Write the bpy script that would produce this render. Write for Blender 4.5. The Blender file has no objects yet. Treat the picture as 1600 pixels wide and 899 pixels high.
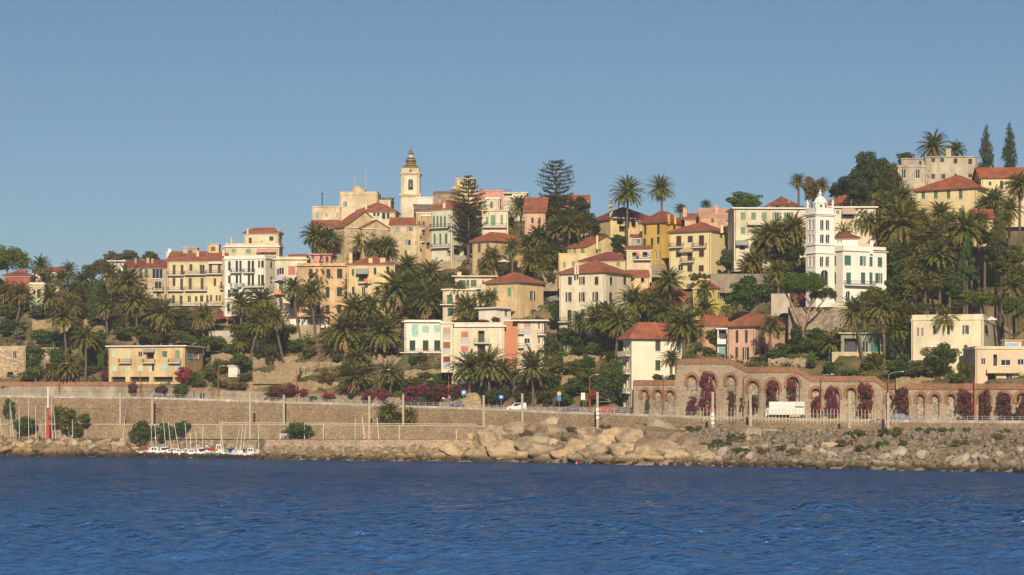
import bpy, math, random
import numpy as np
from mathutils import Vector, Matrix, Quaternion
R = math.radians
SC = bpy.context.scene
COL = SC.collection
# ---------------------------------------------------------------- camera, sky, sun, exposure
F = 3600.0; K = 0.87; H = 10.55 * K; YH = 655.0
cam_d = bpy.data.cameras.new('camera'); cam = bpy.data.objects.new('camera', cam_d); COL.objects.link(cam)
cam.location = (0, 0, H); cam.rotation_euler = (R(90), 0, 0)
cam_d.sensor_width = 36; cam_d.lens = F / 1600 * 36; cam_d.shift_y = (YH - 449.5) / 1600
cam_d.clip_start = 1; cam_d.clip_end = 8000
SC.camera = cam
SUN_EL, SUN_AZ = 27.0, 1.0          # azimuth: degrees to the right of straight behind the camera
w = bpy.data.worlds.new('World'); SC.world = w; w.use_nodes = True
nt = w.node_tree; bg = nt.nodes['Background']
sky = nt.nodes.new('ShaderNodeTexSky'); sky.sky_type = 'NISHITA'; sky.sun_disc = False
sky.sun_elevation = R(SUN_EL); sky.sun_rotation = R(180 - SUN_AZ)
sky.altitude = 200; sky.air_density = 1.0; sky.dust_density = 0.3; sky.ozone_density = 5.0
nt.links.new(sky.outputs[0], bg.inputs[0]); bg.inputs[1].default_value = 0.050
sd = bpy.data.lights.new('sun', 'SUN'); sd.energy = 4.5; sd.angle = R(0.5); sd.color = (1.0, 0.83, 0.63)
sun = bpy.data.objects.new('sun', sd); COL.objects.link(sun)
sv = Vector((math.sin(R(SUN_AZ)) * math.cos(R(SUN_EL)), -math.cos(R(SUN_AZ)) * math.cos(R(SUN_EL)), math.sin(R(SUN_EL))))
sun.rotation_euler = (-sv).to_track_quat('-Z', 'Y').to_euler()
SC.view_settings.view_transform = 'Standard'; SC.view_settings.look = 'None'
SC.view_settings.gamma = 1; SC.view_settings.exposure = 0.33; SC.view_settings.use_curve_mapping = False
SC.render.resolution_x = 1024; SC.render.resolution_y = 575
# ---------------------------------------------------------------- materials
MATS = {}
def newmat(name):
    m = bpy.data.materials.new(name); m.use_nodes = True
    return m, m.node_tree, m.node_tree.nodes['Principled BSDF']
def ramp(nt, fac, stops):
    r = nt.nodes.new('ShaderNodeValToRGB'); e = r.color_ramp.elements
    while len(e) < len(stops): e.new(0.5)
    for i, (p, c) in enumerate(stops): e[i].position = p; e[i].color = (*c, 1)
    nt.links.new(fac, r.inputs[0]); return r.outputs[0]
def noise(nt, scale, detail=4, vec=None, rough=0.6):
    n = nt.nodes.new('ShaderNodeTexNoise'); n.inputs['Scale'].default_value = scale
    n.inputs['Detail'].default_value = detail; n.inputs['Roughness'].default_value = rough
    if vec is not None: nt.links.new(vec, n.inputs['Vector'])
    return n.outputs['Fac']
def wpos(nt, s=(1, 1, 1)):
    g = nt.nodes.new('ShaderNodeNewGeometry'); m = nt.nodes.new('ShaderNodeMapping')
    m.inputs['Scale'].default_value = s; nt.links.new(g.outputs['Position'], m.inputs['Vector']); return m.outputs[0]
def mixc(nt, fac, a, b, mode='MIX'):
    m = nt.nodes.new('ShaderNodeMix'); m.data_type = 'RGBA'; m.blend_type = mode
    for s, v in ((m.inputs[0], fac), (m.inputs[6], a), (m.inputs[7], b)):
        if hasattr(v, 'is_linked') or hasattr(v, 'links'): nt.links.new(v, s)
        elif isinstance(v, (int, float)): s.default_value = v
        else: s.default_value = (*v, 1)
    return m.outputs[2]
def bump(nt, b, height, strength=0.5, dist=0.05):
    n = nt.nodes.new('ShaderNodeBump'); n.inputs['Strength'].default_value = strength
    n.inputs['Distance'].default_value = dist; nt.links.new(height, n.inputs['Height']); nt.links.new(n.outputs[0], b.inputs['Normal'])
def cmul(c, f): return tuple(min(1, x * f) for x in c)
def plaster(c, dirt=0.25):
    k = ('pl', c, dirt)
    if k in MATS: return MATS[k]
    dirt = min(.6, dirt * 1.3); m, t, b = newmat('plaster'); b.inputs['Roughness'].default_value = 0.9; b.inputs['Specular IOR Level'].default_value = 0.2
    n1 = noise(t, 0.35, 6, wpos(t, (1, 1, 0.45)), 0.65); n2 = noise(t, 1.6, 5, wpos(t, (1, 1, 0.5)), 0.7)
    base = ramp(t, n1, [(0.3, cmul(c, 1 - dirt)), (0.62, c), (0.85, cmul(c, 1.06))])
    st = ramp(t, n2, [(0.25, (1 - dirt*.7, 1 - dirt*.7, 1 - dirt * 0.7)), (0.5, (1, 1, 1))])
    t.links.new(mixc(t, 0.8, base, st, 'MULTIPLY'), b.inputs['Base Color']); bump(t, b, n2, 0.25, 0.03)
    MATS[k] = m; return m
def paint(c, rough=0.5, name='paint', metal=0.0):
    k = ('pa', c, rough, metal)
    if k in MATS: return MATS[k]
    m, t, b = newmat(name); b.inputs['Roughness'].default_value = rough; b.inputs['Metallic'].default_value = metal
    n1 = noise(t, 1.7, 4, wpos(t))
    t.links.new(ramp(t, n1, [(0.3, cmul(c, 0.82)), (0.7, c)]), b.inputs['Base Color']); MATS[k] = m; return m
def louvre(c):
    k = ('lo', c)
    if k in MATS: return MATS[k]
    m, t, b = newmat('louvred_shutter'); b.inputs['Roughness'].default_value = 0.6
    wv = t.nodes.new('ShaderNodeTexWave'); wv.bands_direction = 'Z'; wv.inputs['Scale'].default_value = 4.0; t.links.new(wpos(t), wv.inputs['Vector'])
    n1 = noise(t, 0.8, 3, wpos(t))
    t.links.new(ramp(t, n1, [(0.3, cmul(c, 0.7)), (0.7, c)]), b.inputs['Base Color']); bump(t, b, wv.outputs['Fac'], 0.6, 0.03); MATS[k] = m; return m
def tiles(c=(0.36, 0.095, 0.045)):
    k = ('ti', c)
    if k in MATS: return MATS[k]
    m, t, b = newmat('terracotta_roof_tiles'); b.inputs['Roughness'].default_value = 0.85
    n1 = noise(t, 0.5, 5, wpos(t)); n2 = noise(t, 5.0, 3, wpos(t, (1, 0.35, 0.35)), 0.7)
    base = ramp(t, n1, [(0.3, cmul(c, 0.6)), (0.55, c), (0.8, cmul(c, 1.35))])
    sp = ramp(t, n2, [(0.3, (0.55, 0.55, 0.6)), (0.6, (1.1, 1.1, 1.05))])
    t.links.new(mixc(t, 0.85, base, sp, 'MULTIPLY'), b.inputs['Base Color'])
    wv = t.nodes.new('ShaderNodeTexWave'); wv.bands_direction = 'X'; wv.inputs['Scale'].default_value = 2.2; wv.inputs['Distortion'].default_value = 0.6
    t.links.new(wpos(t), wv.inputs['Vector']); bump(t, b, wv.outputs['Fac'], 0.7, 0.08); MATS[k] = m; return m
def stone(c, scale=1.5, dark=0.45, name='rubble_stone', sq=(1, 1, 1.7), mortar=0.6):
    k = ('st', c, scale, dark)
    if k in MATS: return MATS[k]
    m, t, b = newmat(name); b.inputs['Roughness'].default_value = 0.95; b.inputs['Specular IOR Level'].default_value = 0.15
    v = t.nodes.new('ShaderNodeTexVoronoi'); v.inputs['Scale'].default_value = scale; t.links.new(wpos(t, sq), v.inputs['Vector'])
    ve = t.nodes.new('ShaderNodeTexVoronoi'); ve.feature = 'DISTANCE_TO_EDGE'; ve.inputs['Scale'].default_value = scale; t.links.new(wpos(t, sq), ve.inputs['Vector'])
    bw = t.nodes.new('ShaderNodeRGBToBW'); t.links.new(v.outputs['Color'], bw.inputs[0])
    col = ramp(t, bw.outputs[0], [(0.15, cmul(c, 1 - dark)), (0.5, c), (0.85, cmul(c, 1.3))])
    n1 = noise(t, 0.22, 6, wpos(t, (1, 1, 0.6)), 0.7)
    big = ramp(t, n1, [(0.28, (0.68, 0.65, 0.6)), (0.55, (1, 1, 1)), (0.75, (1.1, 1.08, 1.0))])
    col = mixc(t, 1.0, col, big, 'MULTIPLY')
    ed = ramp(t, ve.outputs['Distance'], [(0.0, (mortar, mortar, mortar)), (0.09, (1, 1, 1))])
    t.links.new(mixc(t, 0.8, col, ed, 'MULTIPLY'), b.inputs['Base Color']); bump(t, b, ve.outputs['Distance'], 0.5, 0.12); MATS[k] = m; return m
def rockmat(c1, c2, c3, name='rock'):
    k = ('ro', c1, c2)
    if k in MATS: return MATS[k]
    m, t, b = newmat(name); b.inputs['Roughness'].default_value = 0.9; b.inputs['Specular IOR Level'].default_value = 0.2
    n1 = noise(t, 0.5, 7, wpos(t), 0.7); n2 = noise(t, 3.0, 5, wpos(t, (1, 1, 1.8)), 0.7)
    oi = t.nodes.new('ShaderNodeObjectInfo')
    tint = ramp(t, oi.outputs['Random'], [(0.0, (0.48, 0.44, 0.40)), (0.25, (0.85, 0.82, 0.78)), (0.55, (1.15, 1.10, 1.0)), (0.8, (1.15, 1.05, 0.86)), (1.0, (0.85, 0.9, 0.95))])
    col = ramp(t, n1, [(0.28, c1), (0.5, c2), (0.75, c3)])
    col = mixc(t, 1.0, col, tint, 'MULTIPLY')
    col = mixc(t, 0.7, col, ramp(t, n2, [(0.3, (0.55, 0.52, 0.5)), (0.55, (1.1, 1.1, 1.1))]), 'MULTIPLY')
    # wet, weed-dark band at the waterline
    g = t.nodes.new('ShaderNodeNewGeometry'); sx = t.nodes.new('ShaderNodeSeparateXYZ'); t.links.new(g.outputs['Position'], sx.inputs[0])
    ad = t.nodes.new('ShaderNodeMath'); ad.operation = 'MULTIPLY_ADD'; t.links.new(n1, ad.inputs[0]); ad.inputs[1].default_value = -2.2; t.links.new(sx.outputs['Z'], ad.inputs[2])
    mr = t.nodes.new('ShaderNodeMapRange'); mr.inputs[1].default_value = -0.6; mr.inputs[2].default_value = 0.5; t.links.new(ad.outputs[0], mr.inputs[0])
    wet = ramp(t, mr.outputs[0], [(0.0, (0.22, 0.19, 0.14)), (0.5, (0.55, 0.5, 0.4)), (1.0, (1, 1, 1))])
    t.links.new(mixc(t, 1.0, col, wet, 'MULTIPLY'), b.inputs['Base Color']); bump(t, b, n2, 0.7, 0.15); MATS[k] = m; return m
def leafmat(name, stops, hue=0.12, transl=0.25):
    if name in MATS: return MATS[name]
    m, t, b = newmat(name); b.inputs['Roughness'].default_value = 0.6; b.inputs['Specular IOR Level'].default_value = 0.25
    g = t.nodes.new('ShaderNodeNewGeometry'); oi = t.nodes.new('ShaderNodeObjectInfo')
    c = ramp(t, g.outputs['Random Per Island'], stops)
    tint = ramp(t, oi.outputs['Random'], [(0, (1 - hue, 1, 1 - hue)), (0.5, (1, 1, 1)), (1, (1 + 1.6 * hue, 1 + 0.3 * hue, 1 - 0.5 * hue))])
    c = mixc(t, 1.0, c, tint, 'MULTIPLY')
    t.links.new(c, b.inputs['Base Color'])
    tr = t.nodes.new('ShaderNodeBsdfTranslucent'); t.links.new(c, tr.inputs[0]); mx = t.nodes.new('ShaderNodeMixShader'); mx.inputs[0].default_value = transl
    out = t.nodes['Material Output']; t.links.new(b.outputs[0], mx.inputs[1]); t.links.new(tr.outputs[0], mx.inputs[2]); t.links.new(mx.outputs[0], out.inputs[0])
    MATS[name] = m; return m
GLASS, _t, _b = newmat('window_glass'); _b.inputs['Base Color'].default_value = (0.02, 0.025, 0.03, 1); _b.inputs['Roughness'].default_value = 0.12
WHITE = paint((0.75, 0.73, 0.68)); DARK = paint((0.03, 0.03, 0.03)); IRON = paint((0.06, 0.06, 0.06)); GREYP = paint((0.35, 0.36, 0.37))
GREEN = louvre((0.07, 0.17, 0.09)); LGREEN = louvre((0.19, 0.33, 0.19)); DGREEN = louvre((0.012, 0.045, 0.03)); TEAL = louvre((0.38, 0.68, 0.55)); VGREEN = louvre((0.05, 0.16, 0.11))
BROWN = louvre((0.075, 0.03, 0.02)); GRYSH = louvre((0.12, 0.13, 0.11)); OLIVE = louvre((0.06, 0.065, 0.045)); PALEG = louvre((0.55, 0.66, 0.46))
PINK = louvre((0.52, 0.20, 0.15)); ORNG = louvre((0.36, 0.11, 0.03)); REDB = louvre((0.22, 0.035, 0.02)); BEIG = louvre((0.55, 0.36, 0.2)); PGREY = paint((0.42, 0.44, 0.50))
TILE = tiles((0.37, 0.125, 0.062)); TILE2 = tiles((0.28, 0.085, 0.05)); TILE3 = tiles((0.42, 0.125, 0.052))
BRICK = stone((0.35, 0.19, 0.11), 3.2, 0.25, 'terracotta_brick', (1, 1, 2))
CONC = stone((0.42, 0.38, 0.31), 0.8, 0.1, 'concrete')
LEAF = leafmat('broad_leaves', [(0, (0.055, 0.085, 0.02)), (0.5, (0.105, 0.145, 0.034)), (1, (0.17, 0.21, 0.052))], 0.3, 0.45)
LEAFB = leafmat('bright_leaves', [(0, (0.075, 0.125, 0.018)), (0.5, (0.13, 0.20, 0.03)), (1, (0.19, 0.27, 0.042))], 0.2, 0.45)
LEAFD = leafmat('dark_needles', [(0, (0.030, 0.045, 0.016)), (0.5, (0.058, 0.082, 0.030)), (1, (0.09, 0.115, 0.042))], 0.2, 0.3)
LEAFO = leafmat('olive_leaves', [(0, (0.07, 0.065, 0.026)), (0.5, (0.12, 0.11, 0.045)), (1, (0.19, 0.165, 0.075))], 0.2)
LEAFS = leafmat('silver_leaves', [(0, (0.10, 0.13, 0.09)), (1, (0.24, 0.27, 0.20))])
MAG = leafmat('bougainvillea_leaves', [(0, (0.05, 0.075, 0.02)), (0.35, (0.10, 0.07, 0.03)), (0.45, (0.20, 0.018, 0.07)), (0.75, (0.28, 0.025, 0.11)), (1, (0.38, 0.05, 0.15))])
MAGD = leafmat('faded_bougainvillea_leaves', [(0, (0.06, 0.075, 0.022)), (0.45, (0.13, 0.085, 0.035)), (0.65, (0.16, 0.05, 0.045)), (0.8, (0.19, 0.022, 0.07)), (1, (0.27, 0.035, 0.10))])
PKRED = leafmat('pink_red_flowers', [(0, (0.05, 0.09, 0.02)), (0.3, (0.30, 0.02, 0.05)), (1, (0.55, 0.08, 0.14))])
FROND = leafmat('palm_fronds', [(0, (0.11, 0.125, 0.026)), (0.5, (0.20, 0.215, 0.045)), (0.85, (0.29, 0.29, 0.07)), (1, (0.38, 0.34, 0.13))], 0.12, 0.5)
DEADF = leafmat('dry_palm_fronds', [(0, (0.15, 0.09, 0.05)), (0.5, (0.29, 0.19, 0.10)), (1, (0.45, 0.32, 0.18))])
FRUIT = paint((0.34, 0.13, 0.03), 0.7)
BARK, _t, _b = newmat('palm_bark'); _b.inputs['Roughness'].default_value = 0.95
_t.links.new(ramp(_t, noise(_t, 3.0, 4, wpos(_t, (1, 1, 3))), [(0.3, (0.06, 0.045, 0.032)), (0.7, (0.18, 0.135, 0.095))]), _b.inputs['Base Color'])
# ---------------------------------------------------------------- mesh helpers
class MB:
    def __init__(s): s.v = []; s.f = []; s.m = []
    def face(s, pts, mi=0):
        i = len(s.v); s.v.extend([tuple(p) for p in pts]); s.f.append(tuple(range(i, i + len(pts)))); s.m.append(mi)
    def boxo(s, o, ex, ey, ez, mi=0):
        o, ex, ey, ez = map(Vector, (o, ex, ey, ez)); i = len(s.v)
        for a, b, c in ((0,0,0),(1,0,0),(1,1,0),(0,1,0),(0,0,1),(1,0,1),(1,1,1),(0,1,1)): s.v.append(tuple(o + ex*a + ey*b + ez*c))
        for q in ((0,3,2,1),(4,5,6,7),(0,1,5,4),(1,2,6,5),(2,3,7,6),(3,0,4,7)): s.f.append(tuple(i + k for k in q)); s.m.append(mi)
    def box(s, x0, x1, y0, y1, z0, z1, mi=0): s.boxo((x0, y0, z0), (x1-x0, 0, 0), (0, y1-y0, 0), (0, 0, z1-z0), mi)
    def tube(s, p, q, r0, r1=None, n=6, mi=0, cap=True):
        p, q = Vector(p), Vector(q); r1 = r0 if r1 is None else r1
        d = (q - p); L = d.length
        if L < 1e-6: return
        d /= L; a = d.orthogonal().normalized(); b = d.cross(a); i = len(s.v)
        for c, r in ((p, r0), (q, r1)):
            for k in range(n):
                t = 2 * math.pi * k / n; s.v.append(tuple(c + (a * math.cos(t) + b * math.sin(t)) * r))
        for k in range(n): s.f.append((i+k, i+(k+1) % n, i+n+(k+1) % n, i+n+k)); s.m.append(mi)
        if cap: s.f.append(tuple(i+n+k for k in range(n))); s.m.append(mi); s.f.append(tuple(i+n-1-k for k in range(n))); s.m.append(mi)
    def lathe(s, c, prof, n=12, mi=0, rot=0.0):
        c = Vector(c); i = len(s.v)
        for r, z in prof:
            for k in range(n):
                t = 2 * math.pi * (k + rot) / n; s.v.append((c.x + r * math.cos(t), c.y + r * math.sin(t), c.z + z))
        for j in range(len(prof) - 1):
            for k in range(n):
                s.f.append((i+j*n+k, i+j*n+(k+1) % n, i+(j+1)*n+(k+1) % n, i+(j+1)*n+k)); s.m.append(mi)
        s.f.append(tuple(i+(len(prof)-1)*n+k for k in range(n))); s.m.append(mi)
    def build(s, name, mats, parent=None, smooth=False):
        me = bpy.data.meshes.new(name); me.from_pydata(s.v, [], s.f)
        if not isinstance(mats, (list, tuple)): mats = [mats]
        for m in mats: me.materials.append(m)
        if len(mats) > 1: me.polygons.foreach_set('material_index', s.m)
        if smooth: me.polygons.foreach_set('use_smooth', [True] * len(s.f))
        me.update(); o = bpy.data.objects.new(name, me); COL.objects.link(o)
        if parent: link(o, parent)
        return o
def link(o, parent):
    o.parent = parent; o.matrix_parent_inverse = Matrix.Translation(-parent.location) if parent.location.length else Matrix()
    return o
def npmesh(name, V, Fq, mats, mi=None, smooth=False, mk=True):
    V = np.asarray(V, np.float32); Fq = np.asarray(Fq, np.int32); n, k = Fq.shape
    me = bpy.data.meshes.new(name); me.vertices.add(len(V)); me.vertices.foreach_set('co', V.ravel())
    me.loops.add(n * k); me.loops.foreach_set('vertex_index', Fq.ravel()); me.polygons.add(n)
    me.polygons.foreach_set('loop_start', np.arange(n, dtype=np.int32) * k); me.polygons.foreach_set('loop_total', np.full(n, k, np.int32))
    for m in (mats if isinstance(mats, (list, tuple)) else [mats]): me.materials.append(m)
    if mi is not None: me.polygons.foreach_set('material_index', np.asarray(mi, np.int32))
    if smooth: me.polygons.foreach_set('use_smooth', np.ones(n, bool))
    me.update(calc_edges=True); me.validate()
    if not mk: return me
    o = bpy.data.objects.new(name, me); COL.objects.link(o); return o
def empty(name, loc, label=None, cat=None, group=None):
    o = bpy.data.objects.new(name, None); COL.objects.link(o); o.location = loc; o.empty_display_size = 0.3
    return tag(o, label, cat, group)
def tag(o, label=None, cat=None, group=None, kind=None):
    for k, v in (('label', label), ('category', cat), ('group', group), ('kind', kind)):
        if v: o[k] = v
    return o
def inst(name, me, parent=None, loc=(0, 0, 0), rz=0.0, sc=(1, 1, 1)):
    o = bpy.data.objects.new(name, me); COL.objects.link(o)
    if parent: o.parent = parent
    o.location = loc; o.rotation_euler = (0, 0, rz); o.scale = sc if isinstance(sc, tuple) else (sc, sc, sc); return o
def W(px, py, D): return Vector(((px - 800) * D / F, D, H + (YH - py) * D / F))
def zat(py, D): return H + (YH - py) * D / F
def T(*a):
    xs, ys = a[0::2], a[1::2]
    return lambda p: np.interp(p, xs, ys)
# ---------------------------------------------------------------- the lie of the land (depths in metres from the viewer)
yS = T(-700,713, 0,713, 230,715, 440,718, 560,720, 800,722, 1000,727, 1200,730, 1400,735, 1600,739, 2300,748)
DS = lambda p: H * F / (yS(p) - YH)
_dr = T(-700,735, 0,690, 400,650, 800,600, 1200,545, 1600,505, 2300,460)
DR = lambda p: K * _dr(p)
yR = T(-700,663, 0,663.5, 350,664, 750,667, 900,669, 1050,671, 1300,674, 1600,678, 2300,686)
zR = lambda p: zat(yR(p), DR(p))
yRoad = T(-700,618, 0,620, 220,622, 440,629, 560,633, 680,637, 870,645, 1000,649, 1100,653, 1300,657, 1450,659, 1600,660, 2300,664)
DWA = lambda p: DR(p) + 8 * K
zRoad = lambda p: zat(yRoad(p), DWA(p))
DG = lambda p: DR(p) + 19 * K
gW = T(-700,597, 205,597, 215,606, 297,607, 302,611, 413,613, 440,615, 560,618, 640,627, 700,636, 860,643, 986,648,
       990,594, 1055,594, 1057,561, 1140,561, 1167,574, 1244,574, 1267,588, 1367,588, 1384,599.5, 2300,600)
gS = T(-700,600, 205,600, 560,618, 700,630, 900,622, 1000,605, 1200,590, 1400,598, 2300,600)
ridge = T(-700,470, -100,450, 0,440, 150,440, 250,430, 450,425, 480,408, 520,385, 600,370, 660,355, 850,345, 1000,350, 1150,335, 1250,322, 1400,285, 1480,268, 1600,262, 2300,258)
SL = 0.42 * K
def hillD(px, py): return DG(px) + 2 + SL * max(0.0, gS(px) - py)
PADS = []
def tz(x, y, pads=True):
    x = np.asarray(x, float); y = np.asarray(y, float)
    px = 800 + F * x / y; g = DG(px) + 2
    py = np.minimum(gW(px) + 0.3, gS(px) - (y - g) / SL)
    rd = ridge(px); Dc = g + SL * np.maximum(0, gS(px) - rd)
    z = np.where(y > Dc, zat(rd, Dc) - np.maximum(0, y - Dc - 35) * 0.35, zat(py, y))
    z = z + 0.5 * np.sin(x * 0.31 + y * 0.17) * np.sin(y * 0.23 - x * 0.11)
    if pads:
        ds = []
        for (O, e1, L1, e2, L2, zb) in PADS:
            u = (x - O[0]) * e1[0] + (y - O[1]) * e1[1]; v = (x - O[0]) * e2[0] + (y - O[1]) * e2[1]
            du = np.maximum(0, np.maximum(-u, u - L1)); dv = np.maximum(0, np.maximum(-v, v - L2)); d = np.hypot(du, dv)
            ds.append((d, zb))
        for d, zb in ds: z = np.maximum(z, zb - 0.02 - 1.7 * np.maximum(0, d - 0.8))
        for d, zb in ds: z = np.minimum(z, zb - 0.02 + 1.1 * np.maximum(0, d - 1.2))
    return z
# ---------------------------------------------------------------- houses
WHERE = []      # landmarks: (px, py, phrase)
HID = {}
def ang(e): return math.atan2(e[1], e[0])
def house(name, label, cat, A, B, C, al, yt, yb, wall, wins=(), roof='hip', yap=None, oh=0.5, depth=9.0, foot=3.5, tile=None, D=None,
          sh=None, bal=(), awn=(), chim=(), short=None, cornice=True, pad=True, group=None, frame=None, para=0.0, dsh=0.0, base=None, antenna=()):
    """A,B,C: photo columns of the left end, near corner and right end; al: turn of the left front (deg)."""
    if D is None: D = hillD(B, yb) + dsh
    sh = sh or OLIVE; tile = tile or TILE
    a = R(al); e1 = Vector((math.cos(a), -math.sin(a), 0)); e2 = Vector((math.sin(a), math.cos(a), 0))
    Bp = Vector(((B - 800) * D / F, D, 0)); kA = (A - 800) / F
    t = (Bp.x - kA * Bp.y) / (e1.x - kA * e1.y); Ap = Bp - e1 * t; L1 = t
    if C is None: L2 = depth; Cp = Bp + e2 * L2
    else:
        kC = (C - 800) / F; L2 = (kC * Bp.y - Bp.x) / (e2.x - kC * e2.y); Cp = Bp + e2 * L2
    Dp = Ap + e2 * L2
    z0 = zat(yb, D); z1 = zat(yt, D); zlow = z0 - foot
    n1 = Vector((-math.sin(a), -math.cos(a), 0)); n2 = e1.copy()
    root = empty(name, (Bp.x, Bp.y, z0), label, cat, group)
    if pad: PADS.append(((Ap.x, Ap.y), e1, L1, e2, L2, z0))
    if short: WHERE.append(((A + (C or B)) / 2, (yt + yb) / 2, short))
    HID[name + '|' + label] = root
    def hit(px, fac):
        k = (px - 800) / F; P0, e = ((Ap, e1) if fac == 0 else (Bp, e2))
        u = (k * P0.y - P0.x) / (e.x - k * e.y); q = P0 + e * u; return u, q.y
    mb = MB(); frm = frame or WHITE
    ops = {0: [], 1: []}
    for wn in wins:
        x, y, ww, hh, st = wn[:5]; m = wn[5] if len(wn) > 5 else sh
        fac = 1 if (C is not None and x > B) else 0
        oww = ww * (0.5 if st == 'o' else 1)
        u0, d0 = hit(x - oww / 2, fac); u1, d1 = hit(x + oww / 2, fac); dm = (d0 + d1) / 2
        U = hit(x - ww / 2, fac)[0], hit(x + ww / 2, fac)[0]
        zt, zb_ = zat(y - hh / 2, dm), zat(y + hh / 2, dm)
        L = L1 if fac == 0 else L2
        u0 = max(0.12, u0); u1 = min(L - 0.12, u1); zt = min(zt, z1 - 0.15)
        if u1 - u0 < 0.15 or zt - zb_ < 0.15: continue
        ops[fac].append((u0, u1, zb_, zt, st, m, U))
    for fac, (P0, e, n, L) in enumerate(((Ap, e1, n1, L1), (Bp, e2, n2, L2))):
        O = ops[fac]; us = sorted({0.0, L, *[o[0] for o in O], *[o[1] for o in O]}); zs = sorted({zlow, z1, *[o[2] for o in O], *[o[3] for o in O]})
        for i in range(len(us) - 1):
            j0 = 0
            for j in range(len(zs) - 1):
                um, zm = (us[i] + us[i+1]) / 2, (zs[j] + zs[j+1]) / 2
                hole = any(o[0] < um < o[1] and o[2] < zm < o[3] for o in O)
                nxt_hole = j + 1 >= len(zs) - 1 or any(o[0] < um < o[1] and o[2] < (zs[j+1] + zs[j+2]) / 2 < o[3] for o in O)
                if hole: j0 = j + 1; continue
                if nxt_hole:
                    p = P0 + e * us[i]; q = P0 + e * us[i+1]
                    mb.face([(p.x, p.y, zs[j0]), (q.x, q.y, zs[j0]), (q.x, q.y, zs[j+1]), (p.x, p.y, zs[j+1])])
        for (u0, u1, za, zb_, st, m, U) in O:
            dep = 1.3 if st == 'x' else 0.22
            c = [P0 + e * u0 + Vector((0, 0, za)), P0 + e * u1 + Vector((0, 0, za)), P0 + e * u1 + Vector((0, 0, zb_)), P0 + e * u0 + Vector((0, 0, zb_))]
            b = [k - n * dep for k in c]
            for k in range(4): mb.face([c[k], c[(k+1) % 4], b[(k+1) % 4], b[k]])
            if st == 'a':      # spandrels closing the arch head
                r = (u1 - u0) / 2; uc = (u0 + u1) / 2; N = 6
                for sg in (-1, 1):
                    pts = [P0 + e * (uc + sg * r) + Vector((0, 0, zb_))]
                    for k in range(N + 1):
                        th = math.pi / 2 * k / N; pts.append(P0 + e * (uc + sg * r * math.cos(th)) + Vector((0, 0, zb_ - r + r * math.sin(th))))
                    for k in range(1, N + 1): mb.face([pts[0] - n * 0.003, pts[k] - n * 0.003, pts[k+1] - n * 0.003])
            wb = MB(); X = e * (u1 - u0); Z = Vector((0, 0, zb_ - za)); inn = c[0] - n * (dep - 0.01)
            wb.face([inn, inn + X, inn + X + Z, inn + Z], 0)
            fw = 0.07
            if st in 'onah':
                o2 = c[0] - n * 0.18
                wb.boxo(o2, X, n * 0.06, (0, 0, fw), 1); wb.boxo(o2 + Z - Vector((0, 0, fw)), X, n * 0.06, (0, 0, fw), 1)
                wb.boxo(o2, e * fw, n * 0.062, Z, 1); wb.boxo(o2 + X - e * fw, e * fw, n * 0.062, Z, 1)
                nm = max(1, int((u1 - u0) / 0.9))
                for k in range(1, nm + (1 if nm > 1 else 2) - (0 if nm > 1 else 0)):
                    if nm == 1 and k > 1: break
                    q = k / (nm if nm > 1 else 2); wb.boxo(o2 + X * q - e * fw / 2, e * fw, n * 0.058, Z, 1)
            if st != 'x': wb.boxo(c[0] - e * 0.08 - Vector((0, 0, 0.1)), e * (u1 - u0 + 0.16), n * 0.12, (0, 0, 0.1), 1)
            wo = wb.build('window', [DARK if st == 'x' else GLASS, frm], root)  # open recesses hold no window: a near-black back sheet paints in their shade
            if st == 'c' or st == 'r':
                k = 1 if st == 'r' or u1 - u0 < 0.75 else 2
                for q in range(k):
                    s = MB(); w1 = (u1 - u0 - 0.03 * (k + 1)) / k
                    s.boxo(c[0] - n * 0.08 + e * (0.03 + q * (w1 + 0.03)) + Vector((0, 0, 0.02)), e * w1, n * 0.05, (0, 0, zb_ - za - 0.04))
                    s.build('shutter', m, wo)
            elif st in 'oa' and st == 'o':
                for (ua, ub) in ((U[0], u0), (u1, U[1])):
                    if ub - ua > 0.1:
                        s = MB(); s.boxo(P0 + e * ua + n * 0.02 + Vector((0, 0, za)), e * (ub - ua - 0.03), n * 0.05, (0, 0, zb_ - za)); s.build('shutter', m, wo)
            elif st == 'h':
                s = MB(); s.boxo(c[0] - n * 0.08 + Vector((0, 0, 0.02)), e * (u1 - u0) * 0.5, n * 0.05, (0, 0, zb_ - za - 0.04)); s.build('shutter', m, wo)
    for P0, Q0 in ((Cp, Dp), (Dp, Ap)): mb.face([(P0.x, P0.y, zlow), (Q0.x, Q0.y, zlow), (Q0.x, Q0.y, z1), (P0.x, P0.y, z1)])
    Dm = (Ap.y + Cp.y) / 2
    zr = zat(yap, Dm) if yap else z1 + min(L1, L2) * 0.2
    Z = lambda p, z: Vector((p.x, p.y, z))
    if roof == 'gA': mb.face([Z(Bp, z1), Z(Cp, z1), Z((Bp + Cp) / 2, zr)]); mb.face([Z(Dp, z1), Z(Ap, z1), Z((Ap + Dp) / 2, zr)])
    if roof == 'gB': mb.face([Z(Ap, z1), Z(Bp, z1), Z((Ap + Bp) / 2, zr)]); mb.face([Z(Cp, z1), Z(Dp, z1), Z((Cp + Dp) / 2, zr)])
    if roof == 'shed':   # rises towards the back
        mb.face([Z(Bp, z1), Z(Cp, z1), Z(Cp, zr)]); mb.face([Z(Dp, z1), Z(Ap, z1), Z(Dp, zr)]); mb.face([Z(Cp, z1), Z(Dp, z1), Z(Dp, zr), Z(Cp, zr)])
    wo = mb.build('wall', wall, root)
    a_, b_, c_, d_ = Ap - (e1 + e2) * oh, Bp + (e1 - e2) * oh, Cp + (e1 + e2) * oh, Dp + (e2 - e1) * oh
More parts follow.
